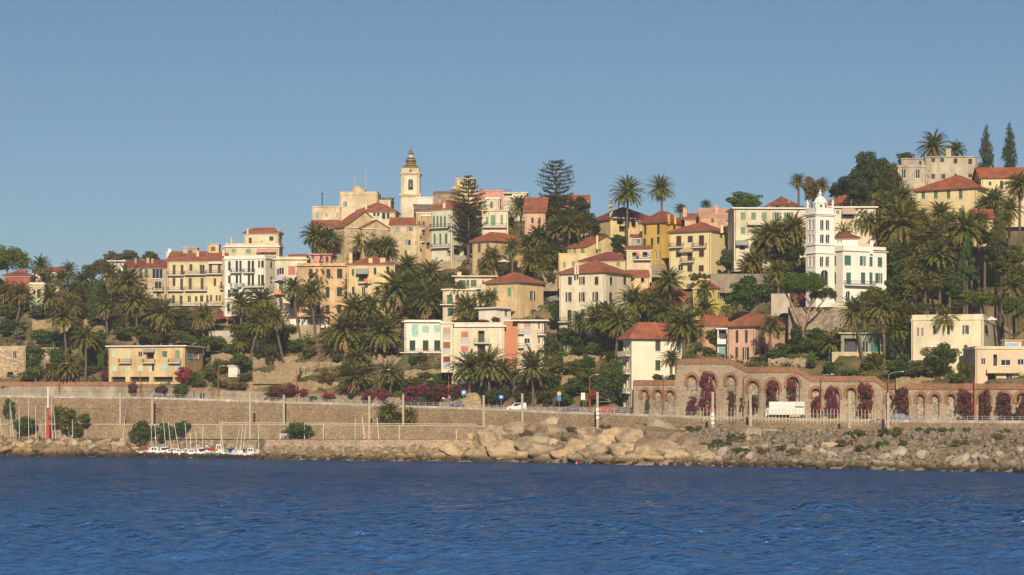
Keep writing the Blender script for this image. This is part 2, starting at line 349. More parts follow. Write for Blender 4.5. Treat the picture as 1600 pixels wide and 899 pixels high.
    rb = MB(); th = 0.16
    def solid(polys):
        for p in polys: rb.face(p); rb.face([Vector(q) - Vector((0, 0, th)) for q in reversed(p)])
        ring = [Z(q, z1) for q in (a_, b_, c_, d_)]
    ze = z1 + 0.03
    if roof == 'hip':
        if L1 >= L2: r1 = (a_ + d_) / 2 + e1 * (L2 / 2 + oh); r2 = (b_ + c_) / 2 - e1 * (L2 / 2 + oh)
        else: r1 = (a_ + b_) / 2 + e2 * (L1 / 2 + oh); r2 = (c_ + d_) / 2 - e2 * (L1 / 2 + oh)
        r1, r2 = Z(r1, zr), Z(r2, zr); q = [Z(x, ze) for x in (a_, b_, c_, d_)]
        if L1 >= L2: P = [[q[0], q[1], r2, r1], [q[1], q[2], r2], [q[2], q[3], r1, r2], [q[3], q[0], r1]]
        else: P = [[q[0], q[1], r1], [q[1], q[2], r2, r1], [q[2], q[3], r2], [q[3], q[0], r1, r2]]
        for p in P: rb.face(p)
        for i in range(4): rb.face([q[i] - Vector((0, 0, th)), q[(i+1) % 4] - Vector((0, 0, th)), q[(i+1) % 4], q[i]])
        for p, r in ((r1, r2), (q[0], r1 if L1 >= L2 else r1), (q[1], r2 if L1 >= L2 else r1), (q[2], r2), (q[3], r1 if L1 >= L2 else r2)):
            rb.tube(p + Vector((0, 0, 0.02)), r + Vector((0, 0, 0.02)), 0.11, n=5)
    elif roof in ('gA', 'gB'):
        if roof == 'gA': m1, m2 = (a_ + d_) / 2, (b_ + c_) / 2; S = [[a_, b_, m2, m1], [c_, d_, m1, m2]]
        else: m1, m2 = (a_ + b_) / 2, (c_ + d_) / 2; S = [[d_, a_, m1, m2], [b_, c_, m2, m1]]
        hl = (L2 if roof == 'gA' else L1) / 2; dz = (zr - z1) / hl * oh
        for s in S:
            p = [Z(s[0], z1 - dz + 0.05), Z(s[1], z1 - dz + 0.05), Z(s[2], zr + 0.05), Z(s[3], zr + 0.05)]
            v = [Vector(k) + Vector((0, 0, th)) for k in p]
            rb.face(v); rb.face(list(reversed(p)))
            for i in range(4): rb.face([p[i], p[(i+1) % 4], v[(i+1) % 4], v[i]])
    elif roof == 'shed':
        p = [Z(a_, z1 + 0.03), Z(b_, z1 + 0.03), Z(c_, zr + 0.05), Z(d_, zr + 0.05)]; v = [k + Vector((0, 0, th)) for k in p]
        rb.face(v); rb.face(list(reversed(p)))
        for i in range(4): rb.face([p[i], p[(i+1) % 4], v[(i+1) % 4], v[i]])
    else:
        rb.boxo(Z(a_, z1 + 0.005), b_ - a_, d_ - a_, (0, 0, 0.3))
    ro = rb.build('roof', tile if roof != 'flat' else (tile if tile not in (TILE,) else WHITE), root)
    if para > 0:
        pb = MB(); t_ = 0.2; zp = z1 + (0.305 if roof == 'flat' else 0)
        pb.boxo(Z(Ap, zp), e1 * L1, e2 * t_, (0, 0, para)); pb.boxo(Z(Bp, zp) - e1 * t_, e1 * t_, e2 * L2, (0, 0, para))
        pb.boxo(Z(Ap, zp), e1 * t_, e2 * L2, (0, 0, para)); pb.boxo(Z(Dp, zp) - e2 * t_, e1 * L1, e2 * t_, (0, 0, para)); pb.build('parapet', wall, root)
    if cornice and roof != 'flat':
        cb = MB(); c1 = oh * 0.55
        if c1 > 0.05:
            cb.boxo(Z(Ap, z1 - 0.33) - e1 * c1 - e2 * c1, e1 * (L1 + 2 * c1), e2 * c1, (0, 0, 0.2)); cb.boxo(Z(Bp, z1 - 0.33) + Vector((0, 0, 0.002)), e1 * c1, e2 * L2, (0, 0, 0.2)); cb.build('cornice', frm, root)
    for (xa, xb, y, *kk) in bal:
        fac = 1 if (C is not None and (xa + xb) / 2 > B) else 0; P0, e, n = ((Ap, e1, n1), (Bp, e2, n2))[fac]
        u0, d0 = hit(xa, fac); u1, d1 = hit(xb, fac); z = zat(y, (d0 + d1) / 2)
        solidp = kk[0] if kk else None
        s = MB(); s.boxo(P0 + e * u0 + Vector((0, 0, z - 0.18)), e * (u1 - u0), n * 1.15, (0, 0, 0.18)); bo = s.build('balcony', frm if not solidp else wall, root)
        s = MB(); hh = 1.0
        if solidp == 'solid':
            s.boxo(P0 + e * u0 + n * 1.05 + Vector((0, 0, z)), e * (u1 - u0), n * 0.1, (0, 0, hh)); s.build('parapet', wall, bo)
        else:
            for r_ in (0.06, hh - 0.05): s.boxo(P0 + e * u0 + n * 1.08 + Vector((0, 0, z + r_)), e * (u1 - u0), n * 0.04, (0, 0, 0.05))
            N = int((u1 - u0) / 0.16)
            for k in range(N + 1): s.boxo(P0 + e * (u0 + (u1 - u0) * k / max(1, N) - 0.015) + n * 1.09 + Vector((0, 0, z)), e * 0.03, n * 0.02, (0, 0, hh - 0.05))
            for uu in (u0, u1 - 0.03):
                s.boxo(P0 + e * uu + Vector((0, 0, z + hh - 0.05)), e * 0.03, n * 1.08, (0, 0, 0.05))
                for k in range(7): s.boxo(P0 + e * uu + n * (k * 0.16 + 0.05) + Vector((0, 0, z)), e * 0.02, n * 0.03, (0, 0, hh - 0.05))
            s.build('railing', IRON, bo)
    for (xa, xb, ya, yb_, m) in awn:
        fac = 1 if (C is not None and (xa + xb) / 2 > B) else 0; P0, e, n = ((Ap, e1, n1), (Bp, e2, n2))[fac]
        u0, d0 = hit(xa, fac); u1, _d = hit(xb, fac); zt, zb_ = zat(ya, d0), zat(yb_, d0); s = MB(); pr = max(0.7, (zt - zb_) * 1.0)
        p = P0 + e * u0 + Vector((0, 0, zt)); o_ = n * pr - Vector((0, 0, zt - zb_ - 0.2)); X = e * (u1 - u0)
        s.boxo(p, X, o_, (0, 0, 0.04)); s.boxo(p + o_ - Vector((0, 0, 0.2)), X, n * 0.02, (0, 0, 0.2)); s.build('awning', m, root)
    for (x, yt_, ww, *q) in chim:
        dd = q[0] if q else min(L2 * 0.35, 3.0); Dc = Bp.y + dd; wz = ww * Dc / F; c = W(x, yt_, Dc); s = MB()
        s.box(c.x - wz/2, c.x + wz/2, Dc, Dc + 0.7, z1 - 0.5, c.z - 0.15); s.box(c.x - wz/2 - .08, c.x + wz/2 + .08, Dc - .08, Dc + .78, c.z - 0.15, c.z)
        s.build('chimney', [wall], ro)
    for (x, yt_) in antenna:
        Dc = Bp.y + min(L2 * 0.4, 3); c = W(x, yt_, Dc); s = MB(); s.tube((c.x, Dc, z1 - 0.2), c, 0.04, n=4)
        for k in range(4): s.tube((c.x - 0.6 + 0.08*k, Dc, c.z - 0.15 - 0.22 * k), (c.x + 0.6 - 0.08*k, Dc, c.z - 0.15 - 0.22 * k), 0.02, n=3)
        s.build('antenna', GREYP, ro)
    if L1 > 5 and z1 - z0 > 5:
        for p in (Bp - e1 * .35 + n1 * .09, Ap + e1 * .3 + n1 * .09): s = MB(); s.tube((p.x, p.y, z0 - 1), (p.x, p.y, z1 - .05), .06, n=5); s.build('downpipe', paint((0.22, 0.17, 0.12)), root)
    rg = random.Random(int(A * 7 + yt))
    if not antenna and rg.random() < .6 and L1 > 5:
        c = Ap + e1 * L1 * rg.uniform(.25, .75) + e2 * min(L2 * .5, 4); zt_ = max(z1, zr if roof != 'flat' else z1) + rg.uniform(1.2, 2.6); s = MB(); s.tube((c.x, c.y, z1), (c.x, c.y, zt_), .035, n=4)
        for k in range(3): s.tube((c.x - .45, c.y, zt_ - .1 - .2 * k), (c.x + .45, c.y, zt_ - .1 - .2 * k), .02, n=3)
        if rg.random() < .5: s.lathe((c.x + .5, c.y - .3, z1 + .6), [(.0, 0), (.25, .06), (.4, .2)], 8)
        s.build('antenna', GREYP, ro)
    return dict(root=root, A=Ap, B=Bp, C=Cp, Dp=Dp, e1=e1, e2=e2, n1=n1, n2=n2, z0=z0, z1=z1, L1=L1, L2=L2, hit=hit, D=D)
def rw(y, h, w, st, xs, m=None): return [((x, y, w, h, st) if m is None else (x, y, w, h, st, m)) for x in xs]
# ---------------------------------------------------------------- the houses of the hillside (columns and rows are read off the photo)
C_CREAM = plaster((0.68, 0.58, 0.38), .3); C_YEL = plaster((0.69, 0.54, 0.28), .3); C_PALE = plaster((0.71, 0.63, 0.45), .28); C_WHITE = plaster((0.78, 0.74, 0.62), 0.15)
C_GOLD = plaster((0.62, 0.40, 0.09)); C_ORNG = plaster((0.66, 0.45, 0.25), .35); C_PINK = plaster((0.68, 0.43, 0.30), .3); C_RED = plaster((0.42, 0.13, 0.07), 0.35)
C_OLD = plaster((0.56, 0.44, 0.26), 0.5); C_OLD2 = plaster((0.62, 0.50, 0.30), 0.45); C_GREY = plaster((0.40, 0.38, 0.33), 0.35); C_GRN = plaster((0.62, 0.60, 0.45), 0.25)
C_SALM = plaster((0.64, 0.38, 0.25), 0.3); C_APR = plaster((0.66, 0.49, 0.26), .3); C_BGE = plaster((0.52, 0.43, 0.30), 0.35); C_PNK2 = plaster((0.60, 0.30, 0.24)); C_VILLA = plaster((0.80, 0.77, 0.68), 0.1)
AWNG = paint((0.30, 0.30, 0.27), 0.8, 'awning_cloth'); AWNT = paint((0.45, 0.35, 0.24), 0.8, 'awning_cloth'); AWNR = paint((0.30, 0.02, 0.05), 0.8, 'awning_cloth')
BROWNR = stone((0.26, 0.19, 0.12), 1.0, 0.3, 'old_slate_roof')
hs = house
# far left
hs('house', 'red plastered house with dark roof behind the palms at the far left', 'house', 6, 47, None, 0, 431, 487, C_RED, [(20,445,5,10,'c'), (34,444,4,9,'c')], 'hip', 423, depth=8, tile=TILE2, chim=[(34,422,12)], short='red plastered house', group='houses on the hillside')
hs('house', 'narrow cream house with a green awning beside the red house', 'house', 46, 69, None, 5, 445, 486, C_CREAM, [(53.6,457,3.5,7,'c',DGREEN),(60.7,459,6,14,'c',DGREEN)], 'flat', para=0.4, depth=7, awn=[(50,63,472,480,paint((0.12,0.38,0.24),.8,'awning_cloth'))], short='narrow cream house', oh=0.3)
hs('house', 'small cream house with a red roof edge behind the leftmost palm group', 'house', 53, 92, None, 0, 425, 452, C_CREAM, [(67,433,5,12,'c',DGREEN),(77,432,3,7,'c'),(82,431,3,7,'c')], 'shed', 417, depth=7, dsh=4)
hs('house', 'white flat roofed house with terracotta pots along its roof edge', 'house', 163, 212, None, 0, 409, 452, C_WHITE, [(175,424,4,9,'c'),(187,424,4,9,'c'),(200,424,4,9,'c')], 'flat', depth=10, dsh=8, short='white flat roofed house', oh=1.0)
hs('house', 'beige house with a low red roof and a glazed white veranda', 'house', 194, 262, None, 0, 418, 466, C_BGE, rw(427,14,5,'c',(220,228.6),GRYSH)+[(204,428,5,14,'c',GRYSH),(246,428,17,15,'n'),(247,446,11,11,'n'),(228,448,5,10,'h'),(213,450,5,10,'h'),(247,460,4,8,'c')], 'gA', 407, depth=12, tile=TILE2, chim=[(212,404,3),(231,403,4),(238,404,3)], short='beige house with veranda', bal=[(239,256,454.5)])
Y5 = hs('apartment_house', 'long yellow house with three rows of balconies and a red tiled roof', 'apartment house', 262, 349, None, 3, 407, 480, plaster((0.69, 0.57, 0.33), .3),
   [(272,422,4.5,16,'c'),(284.5,422,4.5,16,'c'),(298.3,418.5,4.5,11,'c'),(316,422,8,16,'h'),(329,420,4.5,16,'c'),(342.8,420,4.5,16,'c'),
    (271.8,441,4.5,13,'c',BROWN),(283.8,444.5,4.5,18,'c'),(297.2,443.5,4.5,18,'c'),(315.7,443.5,4.5,18,'c'),(335.7,441,4,12,'c'),(346,446,3,12,'c'),
    (271,468,4.5,13,'c'),(283,469,4.5,14,'c'),(296,467.5,5,10,'h'),(306.5,467,4,8,'c'),(315,467,5,10,'c'),(324,468,3.5,13,'c'),(330,466,4,10,'h'),(338.5,466,3,9,'c'),(343.5,466,3,9,'c')],
   'gA', 394, depth=14, bal=[(262.5,288,430),(289,322,429),(323,348,428),(262.5,287,454.5),(289,324,454),(344,349,452),(263,348,477)], short='long yellow balcony house', chim=[(309,392,4),(349,391,4)], antenna=[(262,381),(324,362),(294,376)], awn=[(326,348,409.5,412.5,WHITE)])
for A_, B_, yt_, yb_, m_ in ((286,308,388,404,C_BGE),(325,342,382.5,394,C_YEL)):
    Dd = Y5['D'] + 6; a_, b_ = W(A_, yt_, Dd), W(B_, yb_, Dd); s = MB(); s.box(a_.x, b_.x, Dd, Dd + 3.5, Y5['z1'] + .6, a_.z); s.box(a_.x - .2, b_.x + .2, Dd - .2, Dd + 3.7, a_.z, a_.z + .2)
    q = (A_ + B_) / 2; p0, p1 = W(q - 4, yt_ + 3, Dd), W(q + 3, yt_ + 10, Dd); s.box(p0.x, p1.x, Dd - 0.02, Dd + .1, p1.z, p0.z, 1); s.build('roof_dormer', [m_, GRYSH], Y5['root'])
hs('house', 'small white flat roofed block with a chimney behind the long yellow house', 'house', 260, 286, None, 0, 395.5, 425, C_WHITE, [], 'flat', depth=5, dsh=2, chim=[(265,389,5,1)], oh=0.2)
hs('apartment_house', 'tall narrow white house with laundry balconies and dark green shutters', 'apartment house', 349.7, 414.6, 433.6, 20, 404.5, 492, C_WHITE,
   [(358.4,415.6,4,14,'c'),(358.4,436.8,4,12,'c'),(358,459,4,12,'c'),(357,480.6,4.5,12,'c')] +
   [(370,416,4,17,'c'),(375.7,416,3.5,17,'c'),(370,436,4,13,'c'),(375.7,436,3,13,'c'),(389,416.5,4,18,'c'),(395,416.5,4,18,'c'),(389,438,4,17,'c'),(395,438,4,17,'c'),(404.7,413,3,11,'c'),(410,413,4,11,'c'),(404.7,438,3,17,'c'),(410,438,4.5,17,'c'),
    (372,463,3,8,'c'),(390,460,8,8,'n'),(372,480,4,14,'c'),(390,480,4,14,'c'),(405,478,4,14,'c')] + [(424,414,3,10,'c'),(424,438,3,10,'c')],
   'flat', para=0.7, bal=[(362,379,426),(382,399,426),(362,379,448),(382,414,448.5)], awn=[(362,374,451.5,459,AWNG),(380.5,398,450.5,457,AWNG)], short='tall narrow white house', sh=DGREEN, oh=0.25)
PT = hs('apartment_house', 'pale yellow tower house with a small hipped red roof on the skyline', 'apartment house', 382, 435, 441, 10, 364, 430, C_CREAM, [(391,376,4.5,9,'c',DGREEN),(424,373,6.5,7,'c',DGREEN),(409,378,3,3,'n'),(438,376,2,8,'c')], 'hip', 356.5, short='pale yellow tower house', chim=[(387,357,2.5,1),(435,358,3,1)], antenna=[(375,362)])
hs('house', 'cream terrace storey with a pink curved canopy below the tower house', 'house', 351, 436, None, 4, 386, 430, C_CREAM, [(365,392,6,6,'c',LGREEN),(388,393,8,7,'c',LGREEN),(411,394,4,8,'c')], 'flat', para=0.7, depth=6, awn=[(401,432,388.5,395,C_PNK2)], oh=0.4, dsh=-7, chim=[(355,379,2),(362,371,3)])
hs('apartment_house', 'cream white house with laundry between the tall white and orange houses', 'apartment house', 430, 480, None, 0, 406, 503, C_PALE, [(434.5,426,3,12,'c'),(440,424,8,11,'n'),(456,423,11,14,'r',PINK),(439,449,6,15,'c',GREEN),(456,449,6,15,'c'),(439,474,5,16,'c'),(456,474,5,16,'c'),(468,449,4,14,'c'),(472,424,4,12,'c')],
   'flat', para=0.5, bal=[(424,447,438),(425,447,460)], short='cream white laundry house', depth=14, tile=C_PALE)
hs('house', 'low red roofed attic behind the cream white laundry house', 'house', 452, 477, None, 0, 404, 425, C_PALE, [], 'gA', 398.5, depth=7, dsh=10)
hs('apartment_house', 'orange house with dark green shutters and a terracotta ground floor', 'apartment house', 464.5, 542.6, None, 4, 416, 500, C_ORNG, [(485.6,428,6,15,'c'),(513,428,6,15,'c'),(530.8,428,8.5,15.5,'c'),(530.3,456.3,8,15,'c'),(512,457,6,17,'c'),(485,457,6,15,'c'),(530,482,7,12,'c',BROWN),(512,484,6,14,'c',BROWN),(497,484,6,14,'c',BROWN)],
   'flat', para=0.5, sh=DGREEN, short='orange house', depth=12, tile=C_ORNG)
hs('house', 'pink rooftop room with a flat roof above the orange house', 'house', 485, 517, None, 3, 398.5, 412, C_PNK2, [(489,402,4,7,'c',GRYSH),(502,403,4,7,'c',BROWN),(511,405,4,8,'c',BROWN)], 'flat', depth=4, tile=C_PNK2, pad=False, foot=.5, D=hillD(542.6, 500) + 4)
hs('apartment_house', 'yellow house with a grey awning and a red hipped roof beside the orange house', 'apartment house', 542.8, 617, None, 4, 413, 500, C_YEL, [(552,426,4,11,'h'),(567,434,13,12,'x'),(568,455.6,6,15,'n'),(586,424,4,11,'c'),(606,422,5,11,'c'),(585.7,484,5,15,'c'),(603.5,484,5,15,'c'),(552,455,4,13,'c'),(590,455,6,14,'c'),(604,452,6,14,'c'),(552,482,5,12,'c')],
   'hip', 400.5, bal=[(560,580,442),(561,615,468)], awn=[(556.5,576.5,419.5,429,AWNG)], chim=[(579,403.5,6,1),(598,403,8,1),(548,395,5,1)], short='yellow house with grey awning', depth=12, sh=DGREEN)
hs('pavilion', 'low white seafront pavilion with dark glazed front under the orange house', 'pavilion', 453, 512, None, 0, 497, 512, C_WHITE, [(485,502,8,9,'n'),(494,502,7,9,'n'),(503,502,7,9,'n'),(466,502,6,8,'n')], 'flat', depth=5, tile=REDB, short='low white pavilion')
# the old town round the church
OT = plaster((0.66, 0.55, 0.36), 0.35)
hs('house', 'old beige flat topped house with a tall black flue on the skyline', 'house', 488, 532, None, 3, 324, 400, OT, [(495.6,337,5.5,11,'c',louvre((0.35,0.42,0.36))),(527,337,2.6,9,'n'),(510,337,3,5,'n')], 'flat', depth=10, tile=OT, oh=0.15, short='old beige flat topped house', dsh=6)
s = MB(); fl = HID['house|old beige flat topped house with a tall black flue on the skyline']; c = W(503.4, 302, fl.location.y + 4); s.tube((c.x, c.y, c.z - 5), c, 0.16); s.tube(c - Vector((0,0,.3)), c, 0.3); s.build('flue', IRON, fl)
hs('house', 'taller old beige house with a terrace and television masts on top', 'house', 531, 590, None, 3, 305, 395, OT, [(539.6,319.4,6.5,9,'o',LGREEN)], 'flat', depth=9, tile=OT, oh=0.1, para=0.7, dsh=10, short='beige house with masts', chim=[(555,300,4,1),(577,302,7,1),(586,303,7,1)])
hs('stair_tower', 'beige stair tower with a slanting roof on the skyline', 'tower', 547.4, 569.7, None, 3, 297, 325, C_OLD2, [(555,306,2.5,4,'n')], 'gB', 293, depth=4, dsh=14, tile=C_OLD2, oh=0.1, cornice=False)
hs('house', 'old beige house with small end windows right of the masts', 'house', 590, 610, None, 5, 312, 385, OT, [(605,321,3,6,'n')], 'shed', 308, depth=7, dsh=12, tile=BROWNR)
hs('house', 'old house with hipped red roof and dark green shutters below the masts', 'house', 559, 617.5, None, 3, 330, 392, C_CREAM, [(585,334.5,3.5,7,'c',DGREEN),(591,334.5,3.5,7,'c',DGREEN),(599.5,337,5,11,'c',DGREEN),(606.5,337,4,10,'c',DGREEN)], 'hip', 317, depth=10, dsh=2, oh=0.6, chim=[(572,313,3,1)])
hs('house', 'low house with a long red roof behind the two left palms', 'house', 486, 525, None, 2, 354, 402, C_OLD2, [(515,371,4,8,'c')], 'gA', 345, depth=9, dsh=-4)
hs('house', 'yellow gabled chapel house with a long red roof in the old town', 'house', 522, 538, 600, 52, 354, 402, C_OLD2, [(527,372,3,9,'n')], 'gA', 332, D=None, oh=0.5, short='yellow gabled chapel house', dsh=-6, tile=TILE)
hs('house', 'weathered gabled house with a peeling patch in the old town', 'house', 562, 566, 609, 60, 356, 402, C_OLD, [], 'gA', 345, oh=0.4, dsh=-12, short='weathered gabled house')
hs('house', 'square cream house with pale green shutters below the bell tower', 'house', 609, 658.5, None, 2, 352, 412, C_OLD2, [(621,358,5,10,'c'),(641,358,10,8,'o'),(618,381,5,6,'n'),(637.5,379.7,9,9,'h'),(650,381,3,6,'n')], 'gA', 341, depth=9, sh=louvre((0.26,0.36,0.24)), oh=0.35, short='cream house below the bell tower')
hs('house', 'white flat roofed house right behind the bell tower', 'house', 650, 678, None, 0, 309.5, 380, C_WHITE, [], 'flat', depth=8, dsh=12, oh=0.2)
hs('house', 'old house with a brown slate roof right of the bell tower', 'house', 650, 688, None, -6, 331, 398, C_OLD, [(664,345,4,9,'c'),(655,350,3,8,'c')], 'shed', 318, depth=9, dsh=-2, tile=BROWNR, oh=0.3)
hs('house', 'brown stone house with a sloping roof line on the skyline', 'house', 677, 717, None, 0, 304, 380, stone((0.34,0.26,0.17),1.2,0.3,'old_masonry'), [(687,312,3,5,'n')], 'shed', 298, depth=8, dsh=8, tile=BROWNR, cornice=False, oh=0.1)
hs('house', 'narrow ochre house with stacked balconies beside the portico house', 'house', 659, 674, None, 0, 338, 412, plaster((0.45,0.31,0.17),0.5), [(662,350,3,8,'c'),(662,366,3,8,'c'),(669,384,5,10,'x')], 'flat', depth=6, dsh=-2, bal=[(656,664,358),(656,664,378)], oh=0.2)
hs('apartment_house', 'large pale green house with tall shutters and a ground floor portico', 'apartment house', 673, 706, 766, 30, 326, 420, C_GRN,
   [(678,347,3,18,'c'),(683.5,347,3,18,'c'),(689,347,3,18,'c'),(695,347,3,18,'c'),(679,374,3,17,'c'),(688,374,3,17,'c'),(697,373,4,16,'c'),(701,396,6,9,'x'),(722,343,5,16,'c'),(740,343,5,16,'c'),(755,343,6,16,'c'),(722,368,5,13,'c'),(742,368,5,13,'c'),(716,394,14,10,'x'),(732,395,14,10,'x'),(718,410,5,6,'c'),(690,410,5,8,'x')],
   'hip', 316, bal=[(674,704,356),(676,704,387),(707,765,374),(707,765,386,'solid')], sh=GREEN, short='large pale green portico house', cornice=True, chim=[(694,317,4,1)])
hs('house', 'cream house with bright green doors right of the large pine', 'house', 753, 794, None, 2, 330, 398, C_PALE, [(770.6,344.6,7,16,'c',LGREEN),(784,343.4,4,15,'c',LGREEN),(761,345,4,12,'c',LGREEN)], 'flat', depth=9, bal=[(754,792,355)], oh=0.3, dsh=2, tile=C_PALE, short='cream house right of the pine')
hs('house', 'small cream rooftop storey with one grey shutter above the green doors', 'house', 753, 781, None, 2, 311, 345, C_PALE, [(768,320.5,4,10,'c',GRYSH),(757,320.5,5,10,'c',LGREEN)], 'flat', depth=6, dsh=20, oh=0.2, para=0.2)
TW = hs('house', 'yellow rooftop tower with a band of windows left of the pink house', 'tower', 712, 740.5, None, 3, 280, 330, C_YEL, [(721,286,5.5,5,'n'),(727.5,286,5.5,5,'n'),(734,286,5,5,'n')], 'flat', depth=7, dsh=26, oh=0.25, tile=C_YEL, bal=[(706,712.5,297,'solid')], short='yellow rooftop tower')
hs('house', 'pink flat topped house on the skyline behind the large pine', 'house', 741, 788, None, 0, 299, 345, C_PNK2, [(750,320,4,7,'c')], 'flat', depth=9, dsh=30, oh=0.15, tile=C_PNK2)
hs('house', 'cream rooftop block with a white railing on the skyline', 'house', 786, 823.5, None, 2, 302, 345, C_PALE, [(800,312,3,5,'n')], 'flat', depth=8, dsh=24, oh=0.2, tile=C_PALE, bal=[(788,800,302)], antenna=[(789,287)])
hs('house', 'salmon house with a sloping red roof behind the palm grove', 'house', 820, 852, None, 4, 331, 425, C_PINK, [(832,345,4,9,'c'),(843,345,4,9,'c'),(832,370,4,9,'c')], 'gA', 310, depth=14, dsh=4, short='salmon house in the palm grove')
hs('house', 'cream house with an orange roof between the tall pine and the sky', 'house', 852, 919, None, 3, 319, 372, C_PALE, [(905,324,3,5,'n')], 'gA', 306, depth=10, dsh=14, chim=[(848,304,8,1),(869,302,10,1),(918,314,3,1)], tile=TILE3)
hs('house', 'ochre villa with hipped red roof and a parasol terrace among palms', 'house', 738, 768, 819, 42, 376, 427, C_APR, [(748.8,388,4.5,14,'c',GRYSH),(762,387,4,13,'c',GRYSH),(748,412,4.5,14,'c',GRYSH),(778,412,6,12,'x'),(806,412,6,10,'c')], 'hip', 364, oh=0.7, short='ochre villa with parasol')
# below the old town
hs('house', 'cream terraced house with wide green shutters below the ochre villa', 'house', 711, 772, None, -4, 433, 462, C_CREAM, [(723,444,9,12,'c',GREEN),(740,443,9,11,'c',GREEN),(731,443,4,11,'c',GREEN),(755,441,4,6,'n')], 'flat', depth=10, bal=[(693,751,451)], oh=0.9, chim=[(717.6,425,6,2)], short='cream terraced house', tile=C_PALE)
hs('house', 'lower cream house with green doors behind the terrace palms', 'house', 692, 742, None, -4, 454, 498, C_CREAM, [(703,468,9,14,'c',GREEN),(704,488,9,13,'c',GREEN),(740,463,3.5,7,'n')], 'flat', depth=8, bal=[(687,708,476)], oh=0.5, tile=C_PALE)
hs('house', 'apricot villa with a wide hipped red roof and three green shutters', 'house', 759, 811.8, 849, 38, 440.5, 497, C_APR, [(773.5,456.7,5.5,14,'c',LGREEN),(795.7,456.7,5.5,14,'c',LGREEN),(832,462.7,8,15,'o',OLIVE),(835,489,9,9,'n')], 'hip', 426.5, oh=0.8, short='apricot villa')
hs('rooftop_room', 'small white rooftop room with a flat overhanging roof', 'rooftop room', 748, 776, 798, 40, 482, 501, C_WHITE, [(783,485,2,4,'n'),(791,488,5,12,'n')], 'flat', oh=0.8, dsh=-8, short='small white rooftop room')
WT = hs('apartment_building', 'white flat roofed building with teal blinds and dark green doors', 'apartment building', 632, 690, None, -8, 504, 552, C_WHITE, [(648.5,516,10,18,'r',TEAL),(665,514,10,10,'c',TEAL),(683,513.5,9,10,'c',TEAL),(644.5,540,9,16,'c',DGREEN),(665,540,9,16,'c',DGREEN),(683,540,9,16,'c',DGREEN)], 'flat', depth=10, bal=[(624,689,551)], oh=0.6, para=0.3, short='white building with teal blinds')
CB = hs('apartment_building', 'pale cream block with stacked pink blinds and a planted roof terrace', 'apartment building', 706, 788, None, 2, 511, 600, C_PALE,
   [(726,522.8,11,9,'r',PINK),(726,532,11,9,'r',PGREY),(726,545.7,11,9,'r',PINK),(726,554,11,7,'r',PGREY),(752,526,10,18,'x'),(752,548,12,18,'x'),(752,570,12,16,'x'),(726,570,10,9,'r',PINK)],
   'flat', bal=[(741,765,536),(741,765,557.5)], oh=0.5, para=0.8, depth=12, short='pale cream block with pink blinds', D=DG(706) + SL * 24)
hs('building_bay', 'narrow cream bay with beige, brown and dark red blinds in one column', 'building bay', 689.5, 707.5, None, 0, 506, 581, plaster((0.72, 0.65, 0.46), 0.15),
   [(698,517,11,10,'r',BEIG),(698,526,11,8,'r',PGREY),(698,539.5,11,10,'r',ORNG),(698,548,11,8,'r',PGREY),(698,561.7,11,9,'r',REDB),(698,571,11,9,'r',PGREY)], 'flat', oh=0.3, depth=9, foot=0.2, D=DG(706) + SL * 24 - 1.2, pad=False)
hs('building_core', 'brick red stair wall between the two cream apartment blocks', 'building wall', 788.3, 810, None, 0, 502, 596, plaster((0.50, 0.22, 0.11), 0.15), [(792,511,3,4,'n'),(795,555,4,7,'r',PINK)], 'flat', oh=0.1, depth=10, D=DG(706) + SL * 24 + 1.5, pad=False)
hs('apartment_building', 'cream block with small balconies and grey panels beside the brick red wall', 'apartment building', 809, 850, None, 3, 502, 596, C_PALE,
   [(824,508,10,9,'r',BEIG),(824,518,11,9,'r',PGREY),(823.5,533,9,8,'n'),(824,541,11,8,'r',PGREY),(824,555,14,11,'r',PINK),(824,567,12,9,'r',PGREY),(842,510,4,9,'n'),(842,533,4,9,'n')],
   'flat', bal=[(810,819,521),(810,819,543),(840,853,523),(840,853,546)], oh=1.2, depth=10, short='brick red and cream block', D=DG(706) + SL * 24)
# middle
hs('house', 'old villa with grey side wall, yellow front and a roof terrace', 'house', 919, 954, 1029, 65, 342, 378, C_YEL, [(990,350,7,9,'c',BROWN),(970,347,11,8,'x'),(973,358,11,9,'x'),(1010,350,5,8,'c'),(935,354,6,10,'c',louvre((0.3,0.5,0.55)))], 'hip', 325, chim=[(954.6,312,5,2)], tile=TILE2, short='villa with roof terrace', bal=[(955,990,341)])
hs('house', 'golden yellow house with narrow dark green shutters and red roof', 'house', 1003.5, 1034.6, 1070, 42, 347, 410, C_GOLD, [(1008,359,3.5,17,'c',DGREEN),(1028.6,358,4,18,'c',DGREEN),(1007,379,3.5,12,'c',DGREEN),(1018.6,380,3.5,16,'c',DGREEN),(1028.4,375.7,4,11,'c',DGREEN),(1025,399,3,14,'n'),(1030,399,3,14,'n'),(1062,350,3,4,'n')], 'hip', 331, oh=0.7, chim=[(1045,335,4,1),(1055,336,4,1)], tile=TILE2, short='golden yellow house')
hs('house', 'small grey pink annex left of the golden yellow house', 'house', 987, 1004, None, 3, 372, 400, C_GREY, [(998,377,3.5,8,'c',GRYSH)], 'shed', 366, depth=5, dsh=-2)
hs('house', 'cream laundry terrace house with a long flat red roof', 'house', 979, 1018, None, 3, 390, 420, C_CREAM, [(993,398,10,7,'x'),(1008,398,8,8,'x'),(1014,398,3,6,'n')], 'shed', 383.5, depth=6, bal=[(990,1017,406)], oh=0.4, dsh=-6)
